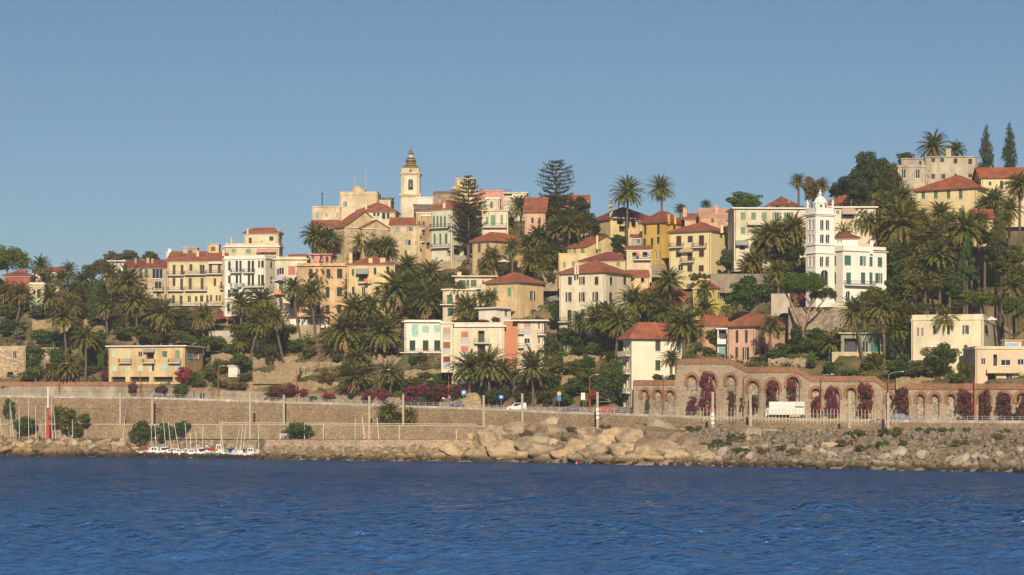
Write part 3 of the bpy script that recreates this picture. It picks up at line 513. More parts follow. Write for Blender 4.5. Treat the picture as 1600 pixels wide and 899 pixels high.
hs('house', 'yellow gabled house with green shutters and a long side roof', 'house', 886, 916, 978, 45, 386, 426, C_YEL, [(897.8,392.3,4.5,9,'c'),(910,392,4.5,9,'c'),(938,392.3,5,6,'n'),(959.5,392.8,5,6,'n')], 'gA', 371, sh=LGREEN, oh=0.35, short='yellow gabled house', chim=[(933,368,3,1)], cornice=False)
hs('house', 'low yellow wing with two green shutters below the gabled house', 'house', 873, 925, None, -2, 398, 430, C_YEL, [(881.6,414.6,4.5,9,'c',LGREEN),(895.6,412.4,4.5,8,'c',LGREEN)], 'flat', depth=6, tile=C_YEL, oh=0.1)
hs('house', 'yellow house with a low hipped roof behind the big cream house', 'house', 905, 978, 1001, 24, 406.5, 436, C_YEL, [(966,413,5.5,7,'c',LGREEN),(934,413,5,7,'c',LGREEN)], 'hip', 394.5, oh=0.4, tile=TILE2, dsh=-3)
hs('apartment_house', 'big square cream house with three rows of dark windows and white cornice', 'apartment house', 874, 946, 986, 32, 425, 520, C_PALE,
   [(890.5,439,6,12.5,'c'),(909.6,439,9,12.5,'o'),(932,439,6,13,'c'),(954.8,439,4,13,'c'),(976.4,439,4.3,13,'c'),(888.5,464.5,9,15,'o'),(909.4,464.5,9,15,'o'),(930.5,464,9,15,'o'),(954.3,464.5,4.5,15,'c'),(976,464.5,4.3,15,'c'),(889.6,493,6,17,'c'),(910.3,489,6,10,'c'),(932,489,6,10,'c'),(954,490,4.5,12,'c'),(889.4,513,7,10,'n')],
   'hip', 407.5, sh=louvre((0.04,0.045,0.03)), bal=[(875,895,503)], oh=0.75, short='big square cream house', chim=[(899,416,3,2),(903,414,3,2)])
hs('house', 'small tiled outbuilding right of the big cream house', 'house', 985, 1013, None, -3, 432, 452, C_YEL, [(1004,438,5,8,'x')], 'gA', 423, depth=7, oh=0.5)
hs('house', 'orange red house with a low tiled roof under palm shadows', 'house', 1000, 1029, 1070, 50, 457, 487, plaster((0.52,0.17,0.08),0.3), [(1045,466,5,8,'c'),(1058,466,5,8,'c'),(1012,465,4,8,'c')], 'hip', 444, oh=0.7, tile=TILE3, short='orange red house')
hs('apartment_house', 'light yellow apartment house with brown shutters and a plain right wall', 'apartment house', 1045.6, 1111, 1145, 34, 360, 428, plaster((0.68,0.58,0.32),0.12),
   [(1060.5,376.8,8,16,'c'),(1078.5,374,8,10,'c'),(1096,376,8,16,'c'),(1060,397.3,8,10,'c'),(1078,401.7,8,11,'c'),(1096,396.8,8,10,'c'),(1077.8,420,8,10,'c'),(1095.6,419.7,8,10,'c'),(1063,419,8,9,'n')],
   'hip', 348, sh=BROWN, bal=[(1048,1069,386.5),(1084,1105,386.5),(1065.6,1086,409.5)], awn=[(1065,1086,387.5,395.5,AWNT)], oh=0.7, short='light yellow apartment house', chim=[(1128,352,4,2),(1138,353,5,2)])
hs('house', 'salmon pink house with a plain upper wall on the skyline', 'house', 1093, 1148, None, 2, 340, 392, C_SALM, [(1113.4,345,5,7,'c',GREEN),(1136,346,4,5,'n'),(1142,361,3,4,'n')], 'shed', 324.5, depth=8, tile=C_SALM, oh=0.15, short='salmon pink house', chim=[(1119,319.5,5,3)], cornice=False)
hs('house', 'low pink house with a small red roof left of the salmon house', 'house', 1070, 1099, None, 2, 342, 392, C_SALM, [(1091,346,5,4,'c',GREEN)], 'gA', 335, depth=7, chim=[(1070,325,6,1)], dsh=4)
LG = hs('apartment_house', 'long cream building with pale green shutters beneath a thin white roof slab', 'apartment house', 1147, 1262, None, -3, 327, 402, C_PALE,
   rw(338,12,7.5,'c',(1161,1177.5,1194)) + [(1214,338.5,14,13,'o'),(1232,338.5,14,13,'o')] + rw(360.5,11,7,'c',(1161,1177.5)) + [(1194,361,7,11,'c'),(1214,361,7,11,'c'),(1160,387,9,7,'x'),(1232,361,7,11,'c')],
   'flat', sh=LGREEN, depth=10, bal=[(1167,1200,351,'solid'),(1207,1250,350)], awn=[(1149,1169,375.5,384,AWNG)], oh=0.6, short='long cream building')
hs('apartment_house', 'right wing of the cream building with a striped tan awning', 'apartment house', 1302, 1368, None, 2, 325, 392, C_PALE, [(1309,332,5,6,'c'),(1325,336,16,5,'x'),(1350,335,6,8,'c')], 'flat', sh=LGREEN, depth=10, awn=[(1315,1336,324,336,AWNT)], oh=0.6, dsh=0)
hs('house', 'house with a hipped brown red roof behind the long cream building', 'house', 1200, 1247, None, 0, 322, 352, C_OLD, [], 'hip', 308, depth=9, dsh=30, tile=TILE2, chim=[(1233,314,3,1)])
hs('house', 'white house with a bright red hipped roof behind the white villa tower', 'house', 1292, 1357, None, 3, 318, 350, C_WHITE, [(1320,322,4,4,'n')], 'hip', 303, depth=10, dsh=26, tile=TILE3, oh=0.8, chim=[(1322,307,3,1)])
# lower right
hs('house', 'white house with a hipped red roof and glazed side balconies by the road', 'apartment house', 973.5, 987, 1067, 72, 529, 648, plaster((0.78,0.73,0.55),0.12), [(1028,540.6,8,16,'c',OLIVE),(1028,571,8,16,'c',OLIVE),(1003,530.5,9,2.6,'n'),(1016,530.5,4,2.6,'n'),(976.5,542,3,14,'n'),(981.5,542,3,14,'n'),(976.5,570,3,14,'n'),(981.5,570,3,14,'n'),(976.5,600,3,14,'n'),(981.5,600,3,14,'n'),(979,628,6,16,'n')],
   'hip', 504.5, D=DG(987) + 5, bal=[(972,986,556,'solid'),(972,986,584,'solid'),(972,986,614,'solid')], oh=1.0, short='white house by the road', awn=[])
hs('house', 'pink villa with tall dark shutters and hipped red roof above the arches', 'house', 1137, 1180, 1237, 36, 509, 572, C_PINK, [(1151.5,526,4.5,20,'c'),(1166,526,4.5,20,'c'),(1151,551,4.5,17,'c'),(1165.7,553,10,20,'o'),(1192,549.7,6,14,'c'),(1192.4,524.6,6,11,'c'),(1216,524.6,6,11,'c')], 'hip', 491.7, oh=0.9, sh=louvre((0.07,0.05,0.04)), short='pink villa', D=DG(1180) + 14)
hs('house', 'smaller pink wing with its own red roof left of the pink villa', 'house', 1089, 1101, 1150, 55, 508, 560, C_SALM, [(1094,520,5,14,'c',OLIVE),(1126,522,6,5,'n')], 'hip', 493.5, oh=0.5, D=DG(1101) + 26, chim=[(1163,487,8,6)])
VR = hs('veranda', 'white columned veranda with a teal lower room on the pink villa', 'veranda', 1121, 1136, None, 0, 515, 566, C_WHITE, [(1129,522,12,12,'x'),(1129,549,12,12,'r',louvre((0.2,0.4,0.38)))], 'flat', depth=5, D=DG(1136) + 17.5, tile=TILE, bal=[(1120,1136,537,'solid')], oh=0.4)
hs('house', 'little yellow gabled house with a red side roof beside the big round tree', 'house', 1083, 1112, 1142, 35, 449, 476, plaster((0.68,0.56,0.16),0.15), [(1092,458,6,12,'c',GREEN),(1128,462,12,12,'n')], 'gB', 440, oh=0.4, short='little yellow gabled house')
hs('villa_annex', 'cream red roofed annex right behind the white villa', 'villa annex', 1304, 1341, None, 3, 372, 400, C_VILLA, [(1310,377,3,5,'n'),(1314.5,377,3,5,'n')], 'hip', 364, depth=5, tile=TILE2, dsh=-4, pad=False)
OV = hs('villa', 'old grey villa with rough walls on the hilltop beside the cypresses', 'villa', 1446, 1528, None, 3, 246, 292, plaster((0.50,0.44,0.32),0.4), [(1493,252,6,8.5,'c',BROWN),(1516,252.7,6,9,'c',BROWN),(1493,275,5,6,'c',BROWN),(1516,275,6,6,'c',BROWN),(1458,250,6,8,'c'),(1472,250,6,8,'c'),(1458,276,6,8,'c'),(1474,276,6,8,'c')], 'flat', tile=C_GREY, oh=0.2, depth=10, D=hillD(1486, 292), short='old grey hilltop villa', chim=[(1482,232,8,1)])
hs('villa_wing', 'low upper storey at the left of the old grey hilltop villa', 'villa wing', 1408, 1447, None, 3, 249, 290, plaster((0.50,0.44,0.32),0.4), [(1416,256,3,7,'n'),(1426,256,3,7,'n'),(1438,255,4,7,'c')], 'flat', depth=6, tile=C_GREY, D=hillD(1486, 292) + 2, oh=0.2, pad=False)
hs('villa_wing', 'low arched wing of the old grey hilltop villa with a terrace', 'villa wing', 1397, 1448, None, 3, 262, 294, plaster((0.50,0.44,0.32),0.4), [(1412,272,7,14,'a'),(1434,272,7,14,'a')], 'flat', depth=5, tile=C_GREY, D=hillD(1486, 292) - 2, para=0.4, oh=0.1, pad=False)
hs('apartment_house', 'large pale yellow house with wide red roof on the upper right slope', 'apartment house', 1431, 1527, 1560, 32, 293, 346, plaster((0.68,0.56,0.30),0.2), [(1442.5,304,5.5,14,'c'),(1462,304,5.5,14,'c'),(1482,304,5.5,14,'c'),(1501,304,5.5,14,'c'),(1541,304,5,12,'c'),(1442,331,5.5,12,'c'),(1462,331,5.5,12,'c'),(1501,331,5.5,12,'c')], 'hip', 275, sh=GREEN, oh=0.9, tile=TILE3, short='large pale yellow house')
hs('apartment_house', 'cream house with red roof cut off by the right edge below the cypresses', 'apartment house', 1533, 1625, None, 3, 277, 332, plaster((0.68,0.58,0.34),0.2), [(1565,289,5,13,'c'),(1547,287,4,6,'c'),(1590,289,5,13,'c')], 'gA', 263, sh=OLIVE, depth=13, oh=0.6, tile=TILE3, dsh=6, short='cream house at the right edge')
hs('house', 'small yellow cottage with a sagging red roof between the upper palms', 'house', 1521, 1551, None, 4, 340, 362, C_YEL, [(1539,350,4,12,'c',GREEN)], 'gA', 328, depth=6, tile=TILE2)
hs('apartment_house', 'long cream terrace house with narrow green shutters and a parasol terrace', 'apartment house', 1424, 1537, 1583, 16, 500, 562, plaster((0.71,0.63,0.43),0.25), [(1434,519,4,14,'a'),(1441,519,4,14,'a'),(1460,516,4,14,'c'),(1509,515.4,10,14,'o'),(1482,516,4.5,14,'c'),(1541,515.7,4.5,14,'c'),(1565,515.7,5,14,'c'),(1509,546,5,14,'c'),(1482,546,4,12,'c')], 'flat', para=0.9, sh=DGREEN, oh=0.15, short='long cream terrace house', tile=C_PALE, dsh=0)
BR = hs('apartment_house', 'modern cream house with a blue glazed roof room at the right edge', 'apartment house', 1524, 1620, None, -3, 546, 600, plaster((0.66,0.52,0.35),0.12), [(1536.6,565,7,10,'n'),(1571.6,567,15,9,'n'),(1555,563,6,18,'x'),(1595,566,10,9,'n'),(1550,590,14,11,'x'),(1577,588,10,8,'n')], 'flat', para=0.3, depth=10, oh=0.2, D=DG(1524) + 3, tile=C_PALE, short='modern cream house', bal=[(1540,1592,582,'solid')])
Dd = BR['D'] + 3; s = MB(); p0, p1 = W(1570, 533, Dd), W(1596, 548, Dd); s.box(p0.x, p1.x, Dd, Dd + 3, p1.z, p0.z, 0); s.box(p0.x - .3, p1.x + .3, Dd - .3, Dd + 3.3, p0.z, p0.z + .25, 1)
q0, q1 = W(1571.5, 536, Dd), W(1592, 545, Dd); s.box(q0.x, q1.x, Dd - .04, Dd, q1.z, q0.z, 2); s.build('roof_room', [C_PALE, paint((0.5,0.36,0.08)), paint((0.25,0.42,0.62),0.3)], BR['root'])
# lower left
OB = hs('apartment_building', 'orange flat roofed apartment building with green blinds and three balconies', 'apartment building', 170, 288.5, 317, 12, 541.5, 600, C_APR,
   [(178,553,8.5,10,'c',PALEG),(199,554,8,14,'c',PALEG),(219,554,6.5,8,'n'),(234.5,554,12,14,'x'),(257.4,553.5,7.5,9.5,'c',GREEN),(277.4,554,7.5,13,'c',LGREEN),(178,574.5,8.5,10.5,'c',PALEG),(199,574.5,8,10.5,'c',PALEG),(218,575,8,10,'c',PALEG),(237,575,8,11,'h',PALEG),(257,575,8,11,'c',TEAL),(277,572,8,9,'c',TEAL),(297,555,9,11,'r',paint((0.25,0.33,0.5))),(307,555.5,7,11,'n'),
    (185,593,22,8,'x'),(218,593,30,8,'x'),(255,593,30,8,'x')],
   'flat', oh=0.7, bal=[(187,206,567),(224.5,243,567),(264.5,283.5,567)], awn=[(225,243,545,551,AWNG)], short='orange apartment building', D=DG(288) + 6)
hs('ruin', 'roofless stone ruin with one arched window at the far left', 'ruin', -10, 40, None, 0, 543, 600, stone((0.46,0.36,0.23),1.2,0.3,'old_masonry'), [(23,555,6,12,'a'),(16,586,9,9,'x')], 'flat', depth=5, tile=C_OLD, oh=0.05, D=DG(10) + 8, short='roofless stone ruin')
hs('ruin', 'low overgrown stone ruin wall between the garden palms', 'ruin', 62, 92, None, 2, 545, 598, stone((0.40,0.32,0.22),1.2,0.3,'old_masonry'), [(77,572,10,8,'x')], 'flat', depth=3, tile=C_OLD, oh=0.02, D=DG(60) + 9)
hs('hut', 'small white hut with a pale door on the terraced slope', 'hut', 357, 371, 375, 20, 573, 589, C_WHITE, [(364,581,7,9,'r',WHITE)], 'flat', oh=0.3, short='small white hut')
hs('pavilion', 'dark green glazed pavilion behind the palm with the big brown skirt', 'pavilion', 1314, 1377, None, 0, 522, 556, plaster((0.30,0.33,0.24),.3), [(1329,540,20,22,'x'),(1352,542,10,18,'n'),(1367,541,13,20,'r',louvre((0.04,0.16,0.12)))], 'flat', depth=6, oh=.6, tile=C_OLD2, dsh=-1, short='dark green pavilion')
# white villa with its belvedere tower
vroot_D = hillD(1310, 478)
WV = hs('villa', 'white villa with green shutters adjoining the arcaded belvedere tower', 'villa', 1298, 1317, 1385, 62, 392, 478, C_VILLA,
   [(1303,408,7,15,'o'),(1303,435,7,18,'o'),(1303,463,7,15,'o'),(1324.6,407,10,15,'c'),(1348,408,9,15,'o'),(1361,409,5,15,'c'),(1375,409.7,7,15,'c'),(1326,435,7.5,18,'c'),(1348.6,435,7,18,'c'),(1361,435,5,18,'c'),(1373,435,11,16,'o'),(1325,463,7,16,'a'),(1348,463,7,14,'c')],
   'flat', sh=VGREEN, bal=[(1318,1364,446)], oh=0.35, para=0.9, short='white villa', D=vroot_D, tile=C_VILLA, chim=[(1362,376,5,3)])
s = MB(); a_, u_ = WV['hit'](1359, 1), None; B0 = WV['B'] + WV['e2'] * a_[0]; L_ = WV['L2'] - a_[0]; zt = WV['z1'] + 0.31
p = [B0 + WV['e1'] * .6, WV['C'] + WV['e1'] * .6 + WV['e2'] * .5, WV['C'] - WV['e1'] * 4, B0 - WV['e1'] * 4]
s.face([(p[0].x, p[0].y, zt), (p[1].x, p[1].y, zt), (p[2].x, p[2].y, zt + 1.3), (p[3].x, p[3].y, zt + 1.3)]); s.face([(p[1].x, p[1].y, zt), (p[2].x, p[2].y, zt), (p[2].x, p[2].y, zt + 1.3)]); s.build('tiled_roof', TILE2, WV['root'])
TV = hs('belvedere_tower', 'ornate white belvedere tower with paired arches and a small cupola', 'tower', 1259, 1274.5, 1304, 62, 335, 478, C_VILLA,
   [(1264.5,352,3.6,15,'n'),(1270.2,352,3.6,15,'n'),(1284.5,352,5.8,15.5,'n'),(1293.3,352,5.8,15.5,'n'),(1264.5,373.4,3.6,13,'a'),(1270.2,373.4,3.6,13,'a'),(1284.5,373.4,6.2,14,'a'),(1293.3,373.4,6.2,14,'a'),(1265,409,3.6,16,'a'),(1270.5,409,3.6,16,'a'),(1284,409,5.8,16,'a'),(1293,409,5.8,16,'a'),(1267,434,7,18,'a'),(1288.3,434,12,24,'a'),(1285,463,5,14,'a')],
   'flat', oh=0.45, para=1.3, short='white belvedere tower', D=vroot_D - 3.2, tile=C_VILLA, pad=False)
s = MB(); cx = (TV['A'] + TV['C']) / 2; zt = TV['z1'] + 0.3; r = 2.1
s.lathe((cx.x, cx.y, zt), [(2.0, 0), (2.0, .9), (1.75, 1.0), (1.75, 2.3), (2.0, 2.4), (1.95, 2.55), (1.5, 2.7), (1.35, 3.2), (0.95, 3.75), (0.4, 4.1), (0.25, 4.25), (0.25, 4.4), (0.45, 4.6), (0.35, 4.85), (0.12, 5.1), (0.18, 5.3), (0.02, 5.6)], 8, 0, 0.5)
for k in range(8):
    t = 2 * math.pi * (k + 0.0) / 8 + math.pi / 8 * 0; v = Vector((math.cos(t), math.sin(t), 0)); tg = Vector((-v.y, v.x, 0)); ap = 1.75 * math.cos(math.pi / 8)
    s.boxo(Vector((cx.x, cx.y, zt + 1.15)) + v * (ap - 0.1) - tg * 0.3, tg * 0.6, v * 0.115, (0, 0, .9), 1)
s.build('cupola', [C_VILLA, GRYSH], TV['root'])
for q in (TV['A'], TV['B'], TV['C'], TV['Dp']):
    s = MB(); d = (cx - q).normalized() * 0.4; s.lathe((q.x + d.x, q.y + d.y, zt + 1.2), [(0.35, 0), (0.35, 0.5), (0.18, 0.6), (0.32, 1.0), (0.36, 1.3), (0.15, 1.6), (0.2, 1.9), (0.02, 2.1)], 8); s.build('finial', C_VILLA, TV['root'])
for px_ in (335, 394, 381): # string courses round the tower
    s = MB(); z = zat(px_ + 2, TV['D']); 
    for P0, e, n, L in ((TV['A'], TV['e1'], TV['n1'], TV['L1']), (TV['B'], TV['e2'], TV['n2'], TV['L2'])): s.boxo(P0 + n * 0.003 - e * 0.25 + Vector((0, 0, z + (0.004 if n is TV['n2'] else 0))), e * (L + 0.5), n * 0.25, (0, 0, 0.28))
    s.build('string_course', C_VILLA, TV['root'])
# bell tower
D_ = hillD(641, 372) + 14; bt = empty('bell_tower', (W(641.3, 345, D_).x, D_, zat(345, D_)), 'slender cream church bell tower with clock and striped onion dome', 'bell tower')
WHERE.append((641, 295, 'church bell tower')); PM = plaster((0.72, 0.63, 0.44), 0.3)
def tb(mb, xl, xr, yt, yb, out=0.0, mi=0):
    a_, b_ = W(xl, yt, D_), W(xr, yb, D_); w_ = b_.x - a_.x; mb.box(a_.x, b_.x, D_ - out, D_ - out + w_, b_.z, a_.z, mi)
s = MB(); tb(s, 626.3, 656.3, 305, 352); tb(s, 626.8, 655.8, 271.5, 305); s.build('shaft', PM, bt)
s = MB()
for xl, xr, yt, yb, o in ((623.5,658.5,303.2,305.6,.5),(624.5,657.8,305.6,307.5,.3),(624.2,658.3,269.8,271.6,.5),(625,657.5,271.6,273.3,.3),(627.5,654.8,262.6,270,-.25)): tb(s, xl, xr, yt, yb, o)
for xl, xr, yt, yb in ((626.8,631.5,273.3,303.2),(651,655.8,273.3,303.2),(626.3,630,307.5,338),(652.6,656.3,307.5,338)): 
    a_, b_ = W(xl, yt, D_), W(xr, yb, D_); s.box(a_.x, b_.x, D_ - .16, D_ + .5, b_.z, a_.z)
s.build('cornice', plaster((0.62, 0.52, 0.35), 0.35), bt)
s = MB(); a_, b_ = W(637.8, 280, D_), W(645.6, 297, D_); r = (b_.x - a_.x) / 2; cxx = (a_.x + b_.x) / 2
pts = [(a_.x, D_ - .02, b_.z), (b_.x, D_ - .02, b_.z)] + [(cxx + r * math.cos(t), D_ - .02, a_.z - r + r * math.sin(t)) for t in np.linspace(0, math.pi, 9)]
s.face(pts); s.build('bell_opening', DARK, bt)
s = MB(); s.lathe((cxx, D_ - 0.35, b_.z + .7), [(0.5, 0), (0.42, .2), (0.3, .7), (0.22, 1.0), (0.05, 1.1)], 10); s.build('bell', paint((0.10, 0.09, 0.06), .4), bt)
s = MB(); cc = W(641.3, 319.4, D_); s.tube((cc.x, D_ - .12, cc.z), (cc.x, D_ + .1, cc.z), 0.78, n=20)
cf = s.build('clock_face', paint((0.68, 0.66, 0.60)), bt); s = MB()
for k in range(12):
    t = k * math.pi / 6; s.tube((cc.x + .58 * math.cos(t), D_ - .14, cc.z + .58 * math.sin(t)), (cc.x + .7 * math.cos(t), D_ - .14, cc.z + .7 * math.sin(t)), 0.035, n=4)
s.tube((cc.x, D_ - .15, cc.z), (cc.x - .38, D_ - .15, cc.z + .22), .045, n=4); s.tube((cc.x, D_ - .15, cc.z), (cc.x - .15, D_ - .15, cc.z + .52), .04, n=4); s.build('clock_hands', DARK, cf)
s = MB(); oc = W(641.3, 266.7, D_); s.tube((oc.x, D_ + .19, oc.z), (oc.x, D_ + .3, oc.z), .38, n=12); s.build('oculus', DARK, bt)
mw = (W(656.3, 300, D_).x - W(626.3, 300, D_).x) / 2; ctr = (W(641.3, 262.6, D_).x, D_ + mw, zat(262.6, D_)); u = D_ / F
DOME, _t, _b = newmat('glazed_dome_tiles'); _b.inputs['Roughness'].default_value = 0.4
_w = _t.nodes.new('ShaderNodeTexWave'); _w.bands_direction = 'Z'; _w.inputs['Scale'].default_value = 0.42; _t.links.new(wpos(_t), _w.inputs['Vector'])
_t.links.new(ramp(_t, _w.outputs['Fac'], [(0.3, (0.055, 0.05, 0.022)), (0.6, (0.09, 0.065, 0.03)), (0.75, (0.36, 0.22, 0.09))]), _b.inputs['Base Color'])
s = MB(); s.lathe(ctr, [(14.6*u, 0), (13.8*u, .35), (11*u, 4*u), (8.2*u, 6.5*u), (7*u, 9*u), (7.2*u, 10*u), (8.3*u, 11.5*u), (8.3*u, 14*u), (6.5*u, 16.5*u), (4*u, 18*u)], 16); s.build('dome', DOME, bt, smooth=False)
s = MB(); s.lathe((ctr[0], ctr[1], ctr[2] + 17.8*u), [(3.6*u, 0), (3.4*u, 4.5*u), (4.2*u, 4.8*u)], 12); s.build('lantern', PM, bt)
s = MB(); s.lathe((ctr[0], ctr[1], ctr[2] + 22.5*u), [(4.2*u, 0), (3.4*u, 1.5*u), (3.6*u, 3*u), (2.9*u, 5*u), (0.8*u, 7*u), (0.1, 7.6*u)], 12); s.build('lantern_cap', DOME, bt)
s = MB(); zc = ctr[2] + 30*u; s.tube((ctr[0], ctr[1], zc - 1), (ctr[0], ctr[1], zc + 1.1), .05, n=4); s.tube((ctr[0] - .6, ctr[1], zc + .5), (ctr[0] + .6, ctr[1], zc + .5), .05, n=4); s.build('cross', IRON, bt)
for x, yt, yb in ((572,258,305),(554,272,300),(560,285,303),(583,296,306)):
    Dm = hillD(572, 395) + 14; s = MB(); p, q = W(x, yb + 6, Dm), W(x, yt, Dm); s.tube(p, q, .09 if x == 572 else .06, .04, 4)
    for k in range(6 if x == 572 else 3): zz = q.z - .5 - k * 1.2; s.tube((q.x - .45, Dm, zz), (q.x + .45, Dm, zz + .1), .05, n=3)
    tag(s.build('antenna_mast', paint((0.55, 0.4, 0.36))), {572: 'tall lattice antenna mast on the skyline left of the bell tower', 554: 'thin white whip antenna left of the tall antenna mast', 560: 'short antenna between the whip antenna and the tall mast', 583: 'shortest antenna right of the tall antenna mast'}[x], 'antenna')
# ---------------------------------------------------------------- water
def water():
    rng = np.random.RandomState(3)
    rows = [58.0]
    while rows[-1] < 640: rows.append(rows[-1] * 1.0 + max(0.16, rows[-1] ** 2 / (H * F) * 0.62))
    rows = np.array(rows); n = len(rows)
    px = np.linspace(-500, 2100, 760); m = len(px)
    X = (px[None, :] - 800) / F * rows[:, None]; Y = np.repeat(rows[:, None], m, 1); Z = np.zeros_like(X)
    sp = rows[:, None] ** 2 / (H * F) * 0.62
    for lam, amp, cnt in ((14, .085, 5), (7, .07, 7), (3.6, .060, 10), (2.0, .038, 12), (1.2, .015, 12), (0.75, .007, 12)):
        for _ in range(cnt):
            th = rng.normal(math.radians(80), 0.27); l = lam * rng.uniform(.75, 1.35); kx, ky = math.cos(th) * 2 * math.pi / l, math.sin(th) * 2 * math.pi / l
            ph = rng.uniform(0, 6.28); fade = np.clip(1.4 - sp / (l * 0.45), 0, 1)
            arg = kx * X + ky * Y + ph + 0.6 * np.sin(0.05 * X + 0.031 * Y + ph)
            Z += amp * fade * (np.sin(arg) + 0.25 * np.cos(2 * arg)) * (0.75 + 0.5 * np.sin(X * .021 + ph * 3) * np.sin(Y * .013 + ph))
    V = np.stack([X, Y, Z], -1).reshape(-1, 3); i = (np.arange(n - 1)[:, None] * m + np.arange(m - 1)[None, :]).ravel()
    Fq = np.stack([i, i + 1, i + m + 1, i + m], 1)
    mt, t, b = newmat('sea_water'); b.inputs['Base Color'].default_value = (0.034, 0.105, 0.27, 1); b.inputs['Roughness'].default_value = 0.1; b.inputs['IOR'].default_value = 1.33
    n1 = noise(t, 1.1, 3, wpos(t, (0.8, 1.3, 1)), 0.6); n2 = noise(t, 0.16, 2, wpos(t, (0.5, 1.2, 1)))
    bp = t.nodes.new('ShaderNodeBump'); bp.inputs['Strength'].default_value = 0.9; sy = t.nodes.new('ShaderNodeSeparateXYZ'); t.links.new(wpos(t), sy.inputs[0]); mr = t.nodes.new('ShaderNodeMapRange'); mr.inputs[1].default_value = 140; mr.inputs[2].default_value = 320; mr.inputs[3].default_value = .5; mr.inputs[4].default_value = 3.0; t.links.new(sy.outputs['Y'], mr.inputs[0]); t.links.new(mr.outputs[0], bp.inputs['Distance'])
    t.links.new(n1, bp.inputs['Height'])
    b2 = t.nodes.new('ShaderNodeBump'); b2.inputs['Strength'].default_value = 0.5; b2.inputs['Distance'].default_value = 0.5; t.links.new(n2, b2.inputs['Height']); t.links.new(b2.outputs[0], bp.inputs['Normal'])
    t.links.new(bp.outputs[0], b.inputs['Normal'])
    df = t.nodes.new('ShaderNodeBsdfDiffuse'); df.inputs[0].default_value = (0.026, 0.088, 0.235, 1); t.links.new(bp.outputs[0], df.inputs['Normal']); mx = t.nodes.new('ShaderNodeMixShader'); mr2 = t.nodes.new('ShaderNodeMapRange'); mr2.inputs[1].default_value = 150; mr2.inputs[2].default_value = 360; mr2.inputs[3].default_value = .22; mr2.inputs[4].default_value = .74; t.links.new(sy.outputs['Y'], mr2.inputs[0]); t.links.new(mr2.outputs[0], mx.inputs[0]); t.links.new(b.outputs[0], mx.inputs[1]); t.links.new(df.outputs[0], mx.inputs[2]); t.links.new(mx.outputs[0], t.nodes['Material Output'].inputs[0])
    o = npmesh('sea_water', V, Fq, mt, smooth=True); o['kind'] = 'structure'
    s = MB(); s.face([(-3000, -300, -.6), (3000, -300, -.6), (3000, 5000, -.6), (-3000, 5000, -.6)]); o = s.build('sea', mt); o['kind'] = 'structure'
water()
# ---------------------------------------------------------------- shore, railway, road
PX = np.arange(-500, 2101, 8.0)
def strip(name, lines, mats, kind='structure', jitter=0.0, seed=0, label=None, cat=None, sub=1):
    """lines: functions px -> (D, z)"""
    P = [np.array([[(p - 800) * d / F, d, z] for p, (d, z) in ((p, f(p)) for p in PX)]) for f in lines]
    L = []
    for a, b in zip(P[:-1], P[1:]):
        for k in range(sub): L.append(a + (b - a) * k / sub)
    L.append(P[-1]); V = np.array(L)
    if jitter:
        rng = np.random.RandomState(seed); V[1:-1] += rng.normal(0, jitter, V[1:-1].shape) * np.array([1, 1, .6])
    n, m = V.shape[:2]; i = (np.arange(n - 1)[:, None] * m + np.arange(m - 1)[None, :]).ravel(); Fq = np.stack([i, i + 1, i + m + 1, i + m], 1)
    o = npmesh(name, V.reshape(-1, 3), Fq, mats)
    return tag(o, label, cat, kind=kind)
# bank cross-section: D offsets from the waterline and heights
yQ = 687.0
def zq(p): return zat(yQ, DR(p) - 6)
c2D = T(-500,6, 192,6, 215,5, 400,5, 415,9, 740,9, 765,14, 1100,12, 2100,12)
def c2z(p): return float(np.interp(p, [-500, 192, 215, 400, 415, 740, 770, 1100, 2100], [zq(0)-.6, zq(192)-.6, 1.0, .5, 1.9, 1.9, 4.6, 2.6, 2.8]))
c3D = T(-500,9, 192,9, 215,10, 400,10, 415,10.8, 740,10.8, 765,24, 1100,20, 2100,20)
def c3z(p): return float(np.interp(p, [-500, 192, 215, 400, 415, 740, 775, 1100, 2100], [zq(0), zq(192), -1.2, -1.2, zq(415), zq(740), 6.0, 5.2, 5.4]))
def c4D(p): return DS(p) + np.interp(p, [-500, 192, 215, 400, 415, 740, 765, 2100], [10, 10, 26, 24, 12, 12, 26, 22])
def c4z(p): return float(np.interp(p, [-500, 192, 215, 400, 415, 740, 775, 2100], [zq(0), zq(192), -1.0, -1.0, zq(415), zq(740), 6.4, 5.6]))
c5z = lambda p: float(np.interp(p, [-500, 740, 775, 2100], [zq(0), zq(740), 7.0, 6.2]))
def c5D(p): return DR(p) - np.interp(p, [-500, 200, 215, 400, 415, 740, 800, 2100], [5, 5, 7, 7, 5, 5, 5, 5])
EARTH = stone((0.30, 0.24, 0.15), 0.9, 0.45, 'rubble_earth', (1, 1, 1.5), 0.45)
LROCK = rockmat((0.16, 0.12, 0.08), (0.38, 0.31, 0.21), (0.52, 0.44, 0.32), 'limestone_rock')
GROCK = rockmat((0.17, 0.15, 0.125), (0.36, 0.32, 0.26), (0.50, 0.46, 0.39), 'grey_rock')
DROCK = rockmat((0.11, 0.085, 0.055), (0.27, 0.20, 0.125), (0.38, 0.30, 0.20), 'breakwater_rock')
strip('shore_bank', [lambda p: (DS(p) - 5, -2.5), lambda p: (DS(p), 0.0), lambda p: (DS(p) + c2D(p), c2z(p)), lambda p: (DS(p) + c3D(p), c3z(p)), lambda p: (c4D(p), c4z(p)), lambda p: (c5D(p), c5z(p))], EARTH, jitter=.22, seed=4, sub=3)
strip('quay_apron', [lambda p: (c5D(p) - .6, c5z(p) - .05), lambda p: (DR(p) - 3.6, c5z(p) + .02)], CONC)
WALLT = stone((0.30, 0.23, 0.14), 2.6, 0.3, 'coursed_stone_wall', (1, 1, 1.5), .7)
